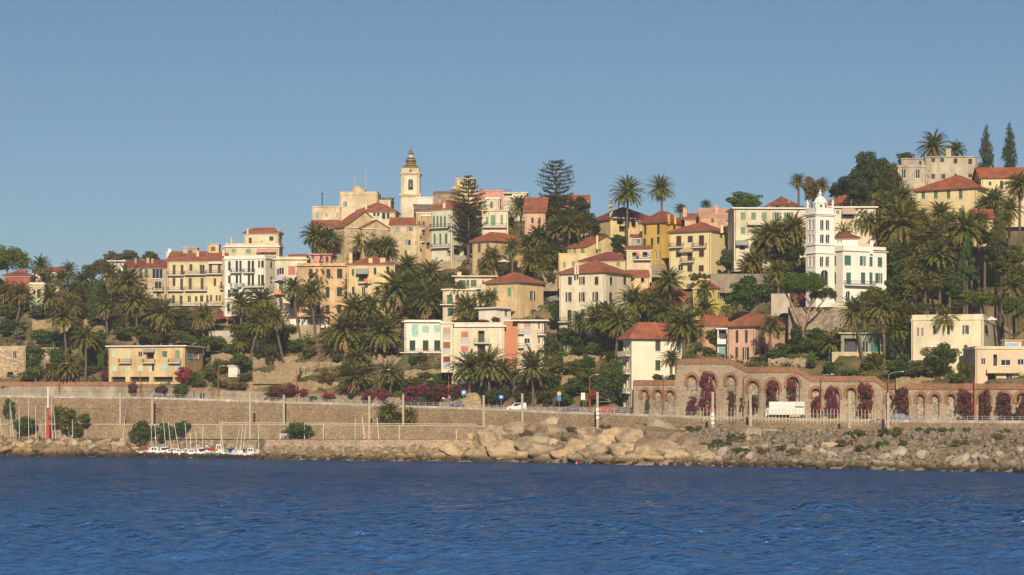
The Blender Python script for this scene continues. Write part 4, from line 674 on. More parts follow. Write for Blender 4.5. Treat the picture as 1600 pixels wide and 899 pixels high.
strip('lower_sea_wall', [lambda p: (DR(p) - 4.2, c5z(p) - .6), lambda p: (DR(p) - 3.9, zR(p)), lambda p: (DR(p) - 3.4, zR(p) + .02)], WALLT, kind=None, label='low tan stone wall carrying the railway above the quay and the rocks', cat='wall')
strip('railway_bed', [lambda p: (DR(p) - 3.42, zR(p)), lambda p: (DWA(p) + .1, zR(p) + .02)], stone((0.30, 0.24, 0.17), 4, .4, 'ballast'))
MAINW = stone((0.27, 0.20, 0.125), 2.4, 0.32, 'retaining_masonry', (1, 1, 1.6), .7)
strip('retaining_wall', [lambda p: (DWA(p) - .5, zR(p) - .3), lambda p: (DWA(p), zRoad(p) - .02), lambda p: (DWA(p) + .4, zRoad(p) - .02)], MAINW, kind=None, label='long high tan stone retaining wall between the railway and the coast road', cat='wall', sub=2)
strip('wall_kerb', [lambda p: (DWA(p) - .06, zRoad(p) - .25), lambda p: (DWA(p) - .06, zRoad(p) + .35), lambda p: (DWA(p) + .34, zRoad(p) + .35), lambda p: (DWA(p) + .34, zRoad(p) - .1)], CONC, kind=None, label='pale concrete kerb along the top of the high retaining wall', cat='kerb')
ASPH = paint((0.055, 0.055, 0.058), 0.9, 'asphalt')
strip('coast_road', [lambda p: (DWA(p) + .35, zRoad(p) + .02), lambda p: (DG(p) - 1.5, zRoad(p) + .02)], ASPH)
for off in (.9, 5.0): strip('road_marking', [lambda p: (DWA(p) + off, zRoad(p) + .028), lambda p: (DWA(p) + off + .14, zRoad(p) + .028)], WHITE)
strip('pavement', [lambda p: (DG(p) - 1.5, zRoad(p) - .05), lambda p: (DG(p) - 1.5, zRoad(p) + .14), lambda p: (DG(p) + 2.3, zRoad(p) + .14)], CONC)
for k, off in enumerate((-2.2, -.76, 2.4, 3.84)):
    PXs = PX; strip('railway_rail', [lambda p: (DR(p) + off, zR(p)), lambda p: (DR(p) + off, zR(p) + .2), lambda p: (DR(p) + off + .08, zR(p) + .2)], paint((0.5, 0.42, 0.30), .5, 'rail_steel'), kind=None, cat='rail',
          label=['rail nearest the sea', 'second rail from the sea', 'third rail from the sea', 'rail nearest the high retaining wall'][k] + ' on the railway bed')
# ---------------------------------------------------------------- terrain
def terrain():
    n = 150; t = np.linspace(0, 1, n) ** 1.1
    px = np.arange(-500, 2101, 5.0); G = DG(px) + 1.2
    Y = G[None, :] + t[:, None] * 260; X = (px[None, :] - 800) * Y / F; Z = tz(X, Y); Z[0] -= 6
    m = len(px); i = (np.arange(n - 1)[:, None] * m + np.arange(m - 1)[None, :]).ravel(); Fq = np.stack([i, i + 1, i + m + 1, i + m], 1)
    mt, tt, b = newmat('hillside_ground'); b.inputs['Roughness'].default_value = 1; b.inputs['Specular IOR Level'].default_value = .1
    n1 = noise(tt, 0.09, 6, wpos(tt), .65); n2 = noise(tt, 1.2, 6, wpos(tt), .7)
    c = ramp(tt, n1, [(.3, (0.06, 0.075, 0.024)), (.44, (0.11, 0.105, 0.045)), (.54, (0.21, 0.155, 0.085)), (.75, (0.27, 0.20, 0.115))])
    tt.links.new(mixc(tt, .8, c, ramp(tt, n2, [(.3, (.45, .45, .45)), (.65, (1.15, 1.15, 1.15))]), 'MULTIPLY'), b.inputs['Base Color']); bump(tt, b, n2, .8, .3)
    o = npmesh('hillside_terrain', np.stack([X, Y, Z], -1).reshape(-1, 3), Fq, mt); o['kind'] = 'structure'
terrain()
# ---------------------------------------------------------------- garden walls and the arcade
def wallrun(name, label, x0, x1, top, m, D=None, yb=None, cop=None, th=.5, short=None, cat='wall', coph=.35, step=6, dz=1.2):
    """vertical wall following the depth line D(px), top row given by top(px)"""
    D = D or (lambda p: DG(p)); pts = [x0] + [p for p in np.arange(math.ceil(x0 / step) * step, x1, step) if p > x0] + [x1]
    root = empty(name, (W(x0, 600, D(x0)).x, D(x0), 0), label, cat)
    s, cb = MB(), MB()
    for a, b in zip(pts[:-1], pts[1:]):
        pa, pb = W(a, top(a), D(a)), W(b, top(b), D(b)); za = (zat(yb(a), D(a)) if yb else zRoad(a)) - dz; zb = (zat(yb(b), D(b)) if yb else zRoad(b)) - dz
        ch = coph if cop else 0; t = Vector((0, th, 0)); d = Vector((0, 0, 1))
        A0, B0, A1, B1 = Vector((pa.x, pa.y, za)), Vector((pb.x, pb.y, zb)), pa - d * ch, pb - d * ch
        s.face([A0, B0, B1, A1]); s.face([A1, B1, B1 + t, A1 + t]); s.face([B0 + t, A0 + t, A1 + t, B1 + t])
        if cop:
            o = Vector((0, -.15, 0)); C0, C1, C2, C3 = A1 + o, B1 + o, pb + o, pa + o; u = Vector((0, th + .3, 0))
            cb.face([C0, C1, C2, C3]); cb.face([C3, C2, C2 + u, C3 + u]); cb.face([C0 + u, C1 + u, C1, C0]); cb.face([C1 + u, C0 + u, C3 + u, C2 + u])
    for q, p in ((0, x0), (1, x1)):
        pa = W(p, top(p), D(p)); s.face([(pa.x, pa.y, (zat(yb(p), D(p)) if yb else zRoad(p)) - dz), (pa.x, pa.y + th, (zat(yb(p), D(p)) if yb else zRoad(p)) - dz), (pa.x, pa.y + th, pa.z - (coph if cop else 0)), (pa.x, pa.y, pa.z - (coph if cop else 0))])
    s.build('masonry', m, root)
    if cop: cb.build('coping', cop, root)
    if short: WHERE.append(((x0 + x1) / 2, top((x0 + x1) / 2) + 8, short))
    return root
GW = stone((0.31, 0.255, 0.18), 2.2, .35, 'garden_wall_stone'); cst = lambda v: (lambda p: v)
wallrun('garden_wall', 'grey stained road wall with a terracotta parapet below the stone ruins', -500, 206, lambda p: gW(p), stone((0.34, 0.29, 0.22), .5, .2, 'stained_render', (1,1,.5), .9), cop=BRICK, coph=1.1, short='terracotta topped road wall')
wallrun('garden_wall', 'low road wall with flowering shrubs below the orange apartment building', 206, 297, cst(607), GW)
wallrun('garden_wall', 'plain beige road wall below the small white hut', 336, 440, lambda p: 609.5 + (p - 336) * .03, stone((0.36, 0.30, 0.21), 2.2, .25, 'beige_wall'))
wallrun('garden_wall', 'beige road wall between two banks of pink flowers', 440, 640, lambda p: 613.5 + (p - 440) * .045, GW)
wallrun('garden_wall', 'low dark road wall behind the bougainvillea left of the blue sign', 640, 722, cst(622), GW)
wallrun('garden_wall', 'tan rubble wall end behind the roadside palm trunks', 722, 752, T(722,617,728,614,746,614,752,622), stone((0.45, 0.35, 0.2), 1.6, .35, 'tan_rubble'))
wallrun('garden_wall', 'low garden wall beneath the dark hedge along the road', 752, 973, cst(636), GW)
def arch_wall():
    top = gW; D = lambda p: DG(p); root = empty('arcade_wall', (W(990, 640, D(990)).x, D(990), zRoad(990)), 'long stone retaining wall of brick rimmed arches with a terracotta coping', 'arcade wall')
    WHERE.append((1290, 600, 'arcade wall'))
    M_ = stone((0.42, 0.335, 0.235), 3.4, .18, 'arcade_masonry', (1, 1, 1.6), .7)
    AR = [(1007,609,12,0),(1028,609,13,0),(1047,610,14,0),(1081,586,17,0),(1108,584,22,1),(1141.5,586,17,0),(1176.5,595,19,0),(1207,594,21,1),(1239,589,21,1),(1275,607,16,0),(1302,607,20,1),(1330,606,16,0),(1353,604,19,1),(1389,617,12,0),(1411,617,18,1),(1438,616,13.5,0),(1461,616,13.5,0),(1486,616,14,0),(1509,614,18,1),(1538,614,18,1),(1570,614,18,1),(1598,614,18,1),(1630,614,18,1),(1662,614,18,1)]
    s = MB(); XS = sorted(set([990.0, 1055.9, 1056, 1140, 1166, 1246, 1267, 1367, 1383] + list(np.arange(1000, 2101, 20.0)) + [a[0] - a[2] / 2 for a in AR] + [a[0] + a[2] / 2 for a in AR]))
    def base(p): return zRoad(p) + .1
    cop = MB(); dep = 1.0; CH = 1.15
    def pt(p, z): d = D(p); return Vector(((p - 800) * d / F, d, z))
    for a, b in zip(XS[:-1], XS[1:]):
        mid = (a + b) / 2; inar = [r for r in AR if abs(mid - r[0]) < r[2] / 2]
        ta, tb_ = zat(top(a), D(a)), zat(top(b), D(b))
        if b - a > .5 or True:
            o = Vector((0, -.2, 0)); u = Vector((0, 1.5, 0)); c = [pt(a, ta - CH) + o, pt(b, tb_ - CH) + o, pt(b, tb_) + o, pt(a, ta) + o]
            cop.face(c); cop.face([c[3], c[2], c[2] + u, c[3] + u]); cop.face([c[0] + u * .13, c[1] + u * .13, c[1], c[0]])
        if not inar: s.face([pt(a, base(a) - .6), pt(b, base(b) - .6), pt(b, tb_ - CH), pt(a, ta - CH)]); continue
        r = inar[0]; N = 8; xl, xr = r[0] - r[2] / 2, r[0] + r[2] / 2
        R_ = (pt(xr, 0) - pt(xl, 0)).xy.length / 2; za = zat(r[1], D(r[0])) - R_
        def hz(p):
            q = (p - r[0]) / (r[2] / 2); return za + R_ * math.sqrt(max(0, 1 - q * q))
        ps = [a + (b - a) * k / N for k in range(N + 1)] if len([x for x in XS if xl <= x <= xr]) > 2 else [r[0] - r[2] / 2 * math.cos(math.pi * k / 12) for k in range(13)]
        for p, q in zip(ps[:-1], ps[1:]):
            T0, T1 = ta + (tb_ - ta) * (p - a) / (b - a) - CH, ta + (tb_ - ta) * (q - a) / (b - a) - CH
            s.face([pt(p, hz(p)), pt(q, hz(q)), pt(q, T1), pt(p, T0)]); e = Vector((0, dep, 0))
            s.face([pt(p, hz(p)), pt(q, hz(q)), pt(q, hz(q)) + e, pt(p, hz(p)) + e])
    for cx, ty, w_, fl in AR:
        xl, xr = cx - w_ / 2, cx + w_ / 2; R_ = (pt(xr, 0) - pt(xl, 0)).xy.length / 2; za = zat(ty, D(cx)) - R_; e = Vector((0, dep, 0))
        for x in (xl, xr): s.face([pt(x, base(x) - .6), pt(x, za), pt(x, za) + e, pt(x, base(x) - .6) + e])
        pb = MB(); pb.face([pt(xl - 1, base(xl) - .6) + e, pt(xr + 1, base(xr) - .6) + e, pt(xr + 1, za + R_ + .3) + e, pt(xl - 1, za + R_ + .3) + e]); pb.build('blind_panel', stone((0.42, 0.36, 0.27), 1.8, .45, 'panel_rubble'), root)
        rb = MB(); RO = R_ + .62; pts = []
        ux = (pt(xr, 0) - pt(xl, 0)); ux.z = 0; ux.normalize(); C0 = pt(cx, za); nn = Vector((ux.y, -ux.x, 0)) 
        for k in range(15):
            th = math.pi * k / 14; v = -ux * math.cos(th) + Vector((0, 0, math.sin(th))); pts.append((C0 + v * (R_ - .02) + nn * .07, C0 + v * RO + nn * .07))
        lo = Vector((0, 0, -.9)); pts = [(pts[0][0] + lo, pts[0][1] + lo)] + pts + [(pts[-1][0] + lo, pts[-1][1] + lo)]
        for (a0, a1), (b0, b1) in zip(pts[:-1], pts[1:]):
            rb.face([a0, b0, b1, a1]); rb.face([a1, b1, b1 - nn * .2, a1 - nn * .2]); rb.face([b0, a0, a0 - nn * 0.95, b0 - nn * 0.95])
        rb.build('arch_ring', BRICK, root)
    s.build('masonry', M_, root); cop.build('coping', BRICK, root)
    s = MB(); p0 = pt(990, 0); s.boxo((p0.x, p0.y + .002, base(990) - 1), (0.01, 0, 0), (0, 2.5, 0), (0, 0, zat(594, D(990)) - base(990) + .8)); p0 = pt(1056, 0); s.boxo((p0.x, p0.y + .002, zat(600, D(1056))), (0.01, 0, 0), (0, 2.5, 0), (0, 0, zat(562, D(1056)) - zat(600, D(1056)))); s.build('end_wall', M_, root)
    return AR
AR = arch_wall()
# little arched road house
hs('road_lodge', 'small stone lodge with two arches and a terracotta top in the road wall', 'lodge', 297, 328, None, 0, 608, 628, GW, [(303.4,619,5,13,'a'),(316.3,620,10,11,'a')], 'flat', oh=.15, depth=4, D=DG(300) - .6, pad=False, tile=BRICK, para=0, short='small arched road lodge')
# terrace walls on the slope
TS = stone((0.32, 0.245, 0.145), 3.0, .3, 'dry_stone', (1,1,1.7), .75); TS2 = plaster((0.42, 0.34, 0.21), .4)
for (x0, x1, yt, yb, m, lab) in (
    (440,500,508,530,TS2,'plain tan terrace wall under the low white pavilion'), (325,366,517,529,plaster((0.5,0.46,0.38),.3),'grey terrace wall below the dark red parasol'),
    (395,470,557,568,TS,'upper dry stone terrace wall right of the leaning palm trunks'), (430,560,566,577,TS,'long dry stone terrace wall in the middle of the tan slope'), (395,560,581,591,TS,'third dry stone terrace wall on the tan slope'), (385,450,596,604,TS,'lowest dry stone terrace wall above the beige road wall'),
    (455,560,596,606,TS,'dry stone wall above the pink flower bank'), (560,640,555,566,TS,'tan terrace wall below the two biggest palms'), (632,690,578,590,TS,'tan garden terrace wall below the white building with teal blinds'), (632,690,592,602,TS,'lower tan terrace wall with a pergola above it'),
    (50,95,500,512,TS,'stone retaining wall among the left garden palms'), (95,160,500,511,TS,'sunlit garden wall below the magenta bush on the left'), (140,165,510,522,TS,'short sunlit wall piece left of a thin palm trunk'), (330,402,553,563,TS,'tan stone wall behind the dark shrubs above the hut'),
    (675,735,408,420,TS2,'pale wall at the foot of the portico house'), (840,875,424,446,GW,'rubble wall between the apricot villa and the big cream house'), (1015,1046,413,424,GW,'grey wall under the laundry terrace house'),
    (880,960,556,572,TS,'tan terrace wall under the leaning palms beside the white road house'), (1110,1215,428,448,plaster((0.30,0.25,0.19),.4),'brown earth bank wall above the big round tree'), (1205,1234,459,497,plaster((0.52,0.46,0.35),.25),'pale grey garage wall left of the forked pine'),
    (1232,1325,480,522,stone((0.32,0.27,0.2),1.3,.35,'fortress_stone'),'rough grey brown bastion wall below the white villa'), (1276,1326,474,483,C_PALE,'cream terrace parapet at the foot of the white villa'), (1300,1385,550,566,C_OLD2,'ochre terrace wall in front of the dark green pavilion'),
    (1200,1262,560,578,GW,'rubble wall under the clipped hedge beside the pink villa'), (1400,1475,590,598,TS,'weathered wall strip above the right arches'), (1415,1430,530,556,TS2,'ochre wall below the small arched windows'),
    (860,900,586,600,TS,'tan garden wall beside the dark car'), (600,632,560,575,GW,'grey garden wall left of the white building'), (985,1015,428,444,C_CREAM,'low yellow wall under the tiled outbuilding')):
    d = hillD((x0 + x1) / 2, yb); wallrun('terrace_wall', lab, x0, x1, (cst(yt) if m not in (TS, GW) else (lambda p, y=yt: y + 1.3 * math.sin(p * .23) + .8 * math.sin(p * .61 + y))), m, D=lambda p, d=d: d + math.sin(p * .7) * .06, yb=cst(yb), th=.6, step=4, dz=1.5)
# ---------------------------------------------------------------- plants
def leaves(pts, nrm, size, rng, asp=1.6):
    """one four-cornered leaf per point, roughly facing outward with a lot of scatter"""
    n = len(pts); N = nrm + rng.normal(0, .65, (n, 3)); N /= np.linalg.norm(N, axis=1)[:, None] + 1e-9
    U = np.cross(N, rng.normal(0, 1, (n, 3))); U /= np.linalg.norm(U, axis=1)[:, None] + 1e-9; Vv = np.cross(N, U)
    s = (size * rng.uniform(.6, 1.3, n))[:, None]
    P = np.stack([pts - U*s*asp*.5, pts + Vv*s*.38, pts + U*s*asp*.5, pts - Vv*s*.38], 1).reshape(-1, 3)
    return P, np.arange(n * 4).reshape(-1, 4)
def blob_pts(blobs, n, rng, shell=.35):
    B = np.array(blobs); wgt = (B[:, 3] * B[:, 4] + B[:, 4] * B[:, 5] + B[:, 3] * B[:, 5]); k = rng.choice(len(B), n, p=wgt / wgt.sum())
    d = rng.normal(0, 1, (n, 3)); d /= np.linalg.norm(d, axis=1)[:, None]; r = (1 - shell * rng.uniform(0, 1, n) ** 1.6)[:, None]
    return B[k, :3] + d * r * B[k, 3:6] * (1 + .10 * np.sin(9 * d[:, :1] + 5 * d[:, 2:] + k[:, None])), d
def crown_mesh(name, kind, seed, n, size, mat):
    rng = np.random.RandomState(seed); bl = []
    if kind == 'round':
        for _ in range(26):
            d = rng.normal(0, 1, 3); d /= np.linalg.norm(d); rr = rng.uniform(.35, .9); q = rng.uniform(.14, .36); bl.append((d[0]*rr, d[1]*rr, d[2]*rr*.95, q, q, q*.85))
        bl.append((0, 0, 0, .62, .62, .6))
    elif kind == 'flat':
        for _ in range(46):
            a = rng.uniform(0, 6.28); rr = math.sqrt(rng.uniform(0, 1)) * .8; q = rng.uniform(.22, .32); bl.append((rr*math.cos(a), rr*math.sin(a), (.72 - 1.0*rr*rr) + rng.uniform(-.5, .0), q, q, q*1.5))
    elif kind == 'climb':
        for _ in range(34): z = rng.uniform(-1, .85); q = rng.uniform(.12, .34); wd = .62 if z < .3 else .62 * (1 - .55 * (z - .3)); bl.append((rng.uniform(-wd, wd), rng.uniform(-.35, .25), z, q, q, q * .75))
    elif kind == 'hedge':
        for _ in range(20): q = rng.uniform(.2, .34); bl.append((rng.uniform(-.8, .8), rng.uniform(-.5, .5), rng.uniform(-.5, .55), q, q, q*1.3))
    elif kind == 'column':
        for k in range(34):
            t = k / 33; w_ = max(.22, math.sin(math.pi * min(1, .16 + t * .80)) ** .6 * (1 - .42 * t)); a = rng.uniform(0, 6.28); bl.append((w_*.4*math.cos(a), w_*.4*math.sin(a), t*2 - 1, w_*.72, w_*.72, .13))
    elif kind == 'cone':
        for k in range(40):
            t = rng.uniform(0, 1); a = rng.uniform(0, 6.28); w_ = (1 - t) ** .8; q = .12 + .2 * w_; bl.append((w_*.7*math.cos(a), w_*.7*math.sin(a), t*2 - 1, q, q, .12))
    elif kind == 'tuft':
        for _ in range(7): q = rng.uniform(.3, .5); bl.append((rng.uniform(-.6, .6), rng.uniform(-.6, .6), rng.uniform(-.4, .25), q, q, q))
    P, Nn = blob_pts(bl, n, rng); V, Fq = leaves(P, Nn, size, rng)
    return npmesh(name, V, Fq, mat, mk=False)
MESH = {}
def crown(kind, mat, var=0, big=False):
    k = (kind, mat.name, var, big)
    if k not in MESH:
        n, sz = {'round': (5200, .085), 'flat': (7500, .07), 'hedge': (2600, .12), 'climb': (3000, .085), 'column': (5000, .07), 'cone': (3800, .09), 'tuft': (700, .2)}[kind]
        if not big and kind == 'round': n, sz = 2300, .13
        MESH[k] = crown_mesh('foliage', kind, hash(kind) % 97 * 0 + len(kind) * 13 + var * 7 + 1, n, sz, mat)
    return MESH[k]
def palm_meshes(seed):
    rng = np.random.RandomState(seed); V, Fc, MI = [], [], []
    def frond(az, el, L, droop, lw, n=15, base=(0, 0, 0), curl=1.5):
        h = np.array([math.cos(az), math.sin(az), 0.]); side = np.array([-h[1], h[0], 0.]); p = np.array(base, float); e = el; pts = []; m_ = n; st = L / m_
        for k in range(m_ + 1):
            d = h * math.cos(e) + np.array([0, 0, math.sin(e)]); up = -h * math.sin(e) + np.array([0, 0, math.cos(e)]); pts.append((p.copy(), d, up)); p = p + d * st; e -= droop / m_ * (0.4 + curl * k / m_)
        for k in range(1, m_):
            p, d, up = pts[k]; q = k / m_; ll = lw * (math.sin(math.pi * (q * .86 + .1)) ** .6) * (1.1 - .35 * q)
            for sgn in (-1, 1):
                dirn = side * sgn * .78 + d * .62 + up * rng.uniform(-.30, .12); dirn /= np.linalg.norm(dirn); b = len(V)
                w_ = st * .85; V.extend([p - d * w_ * .5, p + d * w_ * .9, p + dirn * ll * rng.uniform(.8, 1.15) - np.array([0, 0, ll * .12])]); Fc.append((b, b + 1, b + 2)); MI.append(0)
            b = len(V); r = .035; p2 = pts[k + 1][0]; V.extend([p - side * r, p + side * r, p2]); Fc.append((b, b + 1, b + 2)); MI.append(0)
    N = 92
    for i in range(N):
        t = (i + .5) / N; el = math.radians(86 - 112 * t ** .8 + rng.uniform(-7, 7)); frond(i * 2.39996 + rng.uniform(-.2, .2), el, rng.uniform(5.6, 7.0), math.radians(rng.uniform(42, 78)), 1.0, base=(0, 0, .2))
    for i in range(26):      # fruit stalks and leaf bases round the heart
        a = rng.uniform(0, 6.28); rr = rng.uniform(.3, 1.0); z = rng.uniform(-.5, .5); b = len(V); c = np.array([rr*math.cos(a), rr*math.sin(a), z])
        V.extend([c + rng.normal(0, .16, 3), c + rng.normal(0, .16, 3), c + rng.normal(0, .2, 3)]); Fc.append((b, b+1, b+2)); MI.append(1)
    green = npmesh('palm_fronds', V, Fc, [FROND, FRUIT], MI, mk=False)
    V, Fc, MI = [], [], []
    for i in range(34):
        el = math.radians(rng.uniform(-72, -28)); frond(i * 2.39996 + rng.uniform(-.2, .2), el, rng.uniform(3.6, 5.2), math.radians(rng.uniform(25, 55)), .7, n=10, base=(0, 0, -.2), curl=.5)
    dead = npmesh('dry_fronds', V, Fc, [DEADF], mk=False)
    V, Fc, MI = [], [], []
    for i in range(18):
        el = math.radians(rng.uniform(-50, -15)); frond(i * 2.39996 + rng.uniform(-.2, .2), el, rng.uniform(3.8, 5.0), math.radians(rng.uniform(25, 60)), .7, n=10, base=(0, 0, -.2), curl=.8)
    few = npmesh('dry_fronds_sparse', V, Fc, [DEADF], mk=False)
    s = MB(); s.lathe((0, 0, 0), [(.2, -.9), (.42, -.7), (.55, -.1), (.45, .25), (.2, .4)], 9); o = s.build('palm_boss', BARK); boss = o.data; bpy.data.objects.remove(o)
    return green, dead, few, boss
PALM = [palm_meshes(s) for s in (1, 2, 3, 4, 5)]
rngp = random.Random(11)
REG = []       # (object, px, py, noun phrase)
def trunk_mb(p, q, r0, r1, bend=0.0, n=7):
    s = MB(); p, q = Vector(p), Vector(q); k = 6; prev = None
    for i in range(k):
        a, b = i / k, (i + 1) / k; off = lambda t: Vector((bend * math.sin(math.pi * t), 0, 0))
        s.tube(p.lerp(q, a) + off(a), p.lerp(q, b) + off(b), r0 + (r1 - r0) * a, r0 + (r1 - r0) * b, n, cap=(i in (0, k - 1)))
    return s
def palm(cx, cy, r, yb, xb=None, skirt=None, D=None, dry=0):
    if D is None and ((cx > 1380 and cy < 480) or 620 < cx < 710): yb = min(yb, cy + r * 1.35 + 4)
    xb = cx if xb is None else xb; D = hillD(xb, yb) if D is None else D
    c = W(cx, cy, D); b = W(xb, yb, D); gz = float(tz(b.x, D)) if D > DG(xb) + 1.5 else b.z
    yb0 = yb; S = r * 1.1 * D / F / 5.0; v = rngp.randrange(5); G = PALM[v]; rz = rngp.uniform(0, 6.28)
    sk = skirt if skirt is not None else rngp.choice([0, 1, 1, 2])
    root = empty('palm_tree', (b.x, D, min(b.z, gz)), None, 'palm tree', 'palm trees on the hillside')
    tr = trunk_mb((b.x, D, min(gz, b.z) - .3), c - Vector((0, 0, .2 * S)), .34, .27, rngp.uniform(-.3, .3)).build('trunk', BARK, root)
    lz = c - root.location
    ti = (rngp.uniform(-.16, .16), rngp.uniform(-.16, .16), rz); f = inst('fronds', G[0], root, lz, rz, (S * 1.04, S * 1.04, S * rngp.uniform(.82, 1.12))); f.rotation_euler = ti; inst('crown_boss', G[3], root, lz, rz, S)
    if sk == 2: inst('dry_fronds', G[1], root, lz, rz, (S, S, S * 1.05))
    elif sk == 1: inst('dry_fronds', G[2], root, lz, rz, S)
    noun = ('shaggy brown skirted palm', 'green palm')[0 if sk == 2 else 1] if r < 26 else ('big shaggy palm', 'big green palm')[0 if sk == 2 else 1]
    REG.append((root, cx, cy, noun)); return root
P_ = """64.5,417,15,470 107,424,13,468 95,437,14,476 128,439,17,486 78,466,19,503,92 33,461,17,503,24 122,462,17,502 111,479,17,522 98,496,22,560,107,0 174,431,19,498,,1 202,442,26,515,,1 165,477,21,528,168,2 212,474,24,540,217,1 133,530,21,597,,0 106,577,21,602,,0 81,580,13,600,,1 56,572,15,600,,1 6,458,16,500 237,496,14,530
252,493,25,538,,2 318,497,21,536,,1 376,475,20,514,,1 409,473,25,516,,0 416,502,29,562,,2 404,508,18,575,388,2 430,500,18,585,449,1 376,533,16,560,,1 458,450,19,530,471,1 499,433,21,502,,2 488,460,21,541,496,1 556,448,18,500,,0 637,419,22,470,,0 621,455,31,512,,2 593,438,17,490,,0 665,466,27,505,,2 673,430,21,482,,1 553,484,25,532,,1 578,482,20,530,575,1 538,520,33,562,,2 600,522,31,566,,1 560,562,23,596,,1 552,593,25,622,,2 609,587,19,621,,0 655,442,15,480
493,369,20,428,,1 515.6,372,18,428,,1 505,388,15,432 567,383,20,428,,0 604.6,386,16,428,,0 585,390,15,430
813.5,324,21,378,,1 831,343,15,390 798,352,13,376 800,388,14,428,,2 769,403,16,430,,0 760,416,13,430 844.6,371,21,424 869,362,21,426,,1 889,357,22,422 864.6,337,17,392 889,337,15,388 829,384,19,428 833.5,410,21,446,,1 849,419,16,446 871,393,17,426 857,398,16,434 905,352,16,404
715.6,458,17,502,,1 727,483,20,508 740,487,15,508 750,466,11,500,,0 765.7,467,13,500,,0 666.7,475,25,512,,2 648,440,15,486,,1 695,455,14,498 560,420,10,450 700,440,13,470 684,470,17,508,,2
949,499,27,552,,1 929,501,23,545,942,1 967,506,27,575,960,1 991,474,25,526,,1 1016,475,21,520 1047,441,23,487,1050,0 1040,490,23,528 1069,512,27,562,,0 1050,562,18,602,,0 1030,485,17,520 905,505,17,545,922,1
981,303,23,375,,0 1032.4,296,18.5,336,,2 1063.6,327,9,345,,0 1103,320,8,335,,0 1207,370,29,418,1217,1 1176,413,21,436,,1 1216,427,19,446,,2 1240,360,23,414,1250,1 1247,284,12,330,,1 1102,454,13,478,,0 1100,484,21,510,,1 1204.6,512,19,570,,0 1190,388,15,420
1284.5,291,12,330,,1 1393.5,298,21,345,,1 1347,343,23,390,,2 1360,350,19,392,,2 1375.7,325,19,365,,0 1409,354,35,400,,2 1330,352,17,392 1335.7,488,22,568,1349,2 1377.5,484,25,574,1381,2 1408.7,488,19,556,,1 1426.5,494,19,558,,2 1403,517,20,566,,1 1298,538,21,566,,0 1318,364,14,400 1390,375,18,420 1368,300,14,340
1459,231,21,298,,2 1493.5,236,14,290,,0 1438,281,11,300,,0 1413,309,18,345 1393,318,17,352 1484.6,309,15,352,,0 1518,305,15,352,,1 1469,336,22,378,,2 1507,360,28,402,,2 1556,313,20,358,,1 1578,327,19,376,,2 1593.6,290,20,370,,1 1451,377,28,420,,0 1446,386,26,436 1465.7,402,28,448,1471,0 1426,400,20,444 1429,421,18,450 1478,500,19,568,,0 1583,451,23,560,1585,1 1595,430,17,470 1540,322,15,360,,2 1486,350,20,392,,2 1438,345,16,380 1530,345,16,378,,1 1421,330,18,365 1570,345,15,380,,1 1352,470,14,520,,0"""
for tok in P_.split():
    a = tok.split(','); g = lambda i, d=None: float(a[i]) if len(a) > i and a[i] != '' else d
    palm(g(0), g(1), g(2), g(3), g(4), int(g(5)) if g(5) is not None else None)
for cx, cy, r, sk in ((733,577,29,0),(763.5,574,28,1),(787,582,21,1),(832,578,29,0)): palm(cx, cy, r, 640, D=DG(cx) + (0.5 if cx != 787 else 4), skirt=sk)
for cx, cy, r in ((607,643,17),(639,652,13),(622,655,11)): palm(cx, cy, r, 664, D=DR(cx) + 5.5, skirt=0)
# dead palm trunk without a crown beside the road
s = trunk_mb(W(803, 642, DG(803) - .3), W(803.5, 563, DG(803) - .3), .5, .42, .1); o = s.build('palm_stump', BARK); tag(o, 'tall crownless palm trunk between the roadside palms', 'palm trunk'); s = MB(); c = W(803.5, 563, DG(803) - .3); s.lathe(c, [(.42, -.5), (.6, 0), (.5, .5), (.2, .8)], 8); link(s.build('stub', DEADF), o).matrix_parent_inverse = Matrix()
def tree(kind, mat, cx, cy, rx, ry, yb=None, noun='round green bush', cat='bush', big=False, trunk=False, D=None, dy=None, dD=0):
    yb = cy + ry * .85 if yb is None else yb; D = (hillD(cx, yb) if D is None else D) + dD
    c = W(cx, cy, D); sx, sz = rx * D / F, ry * D / F; sy = min(sx, sz * 1.4) if kind != 'flat' else sx
    bz = min(zat(yb, D), float(tz(c.x, D))) if D > DG(cx) + 1.5 else zat(yb, D)
    me = crown(kind, mat, rngp.randrange(3), big)
    rz = rngp.uniform(-.5, .5) if kind in ('hedge',) or rx > ry * 1.5 or ry > rx * 1.5 and kind == 'round' else rngp.uniform(0, 6.28)
    if trunk:
        root = empty(cat.replace(' ', '_'), (c.x, D, bz), None, cat); s = trunk_mb((c.x, D, bz - .4), (c.x, D, c.z), .3, .16)
        rr = random.Random(int(cx))
        for k in range(6): a = rr.uniform(0, 6.28); s.tube((c.x, D, c.z - sz * rr.uniform(.3, .9)), (c.x + sx * .7 * math.cos(a), D + sy * .7 * math.sin(a), c.z + sz * rr.uniform(-.2, .5)), .12, .04, 5)
        s.build('trunk', BARK, root); inst('crown', me, root, c - root.location, rz, (sx, sy, sz))
    else: root = tag(inst('bush' if cat == 'bush' else cat.replace(' ', '_'), me, None, c, rz, (sx, sy, sz)), None, cat)
    REG.append((root, cx, cy, noun)); return root
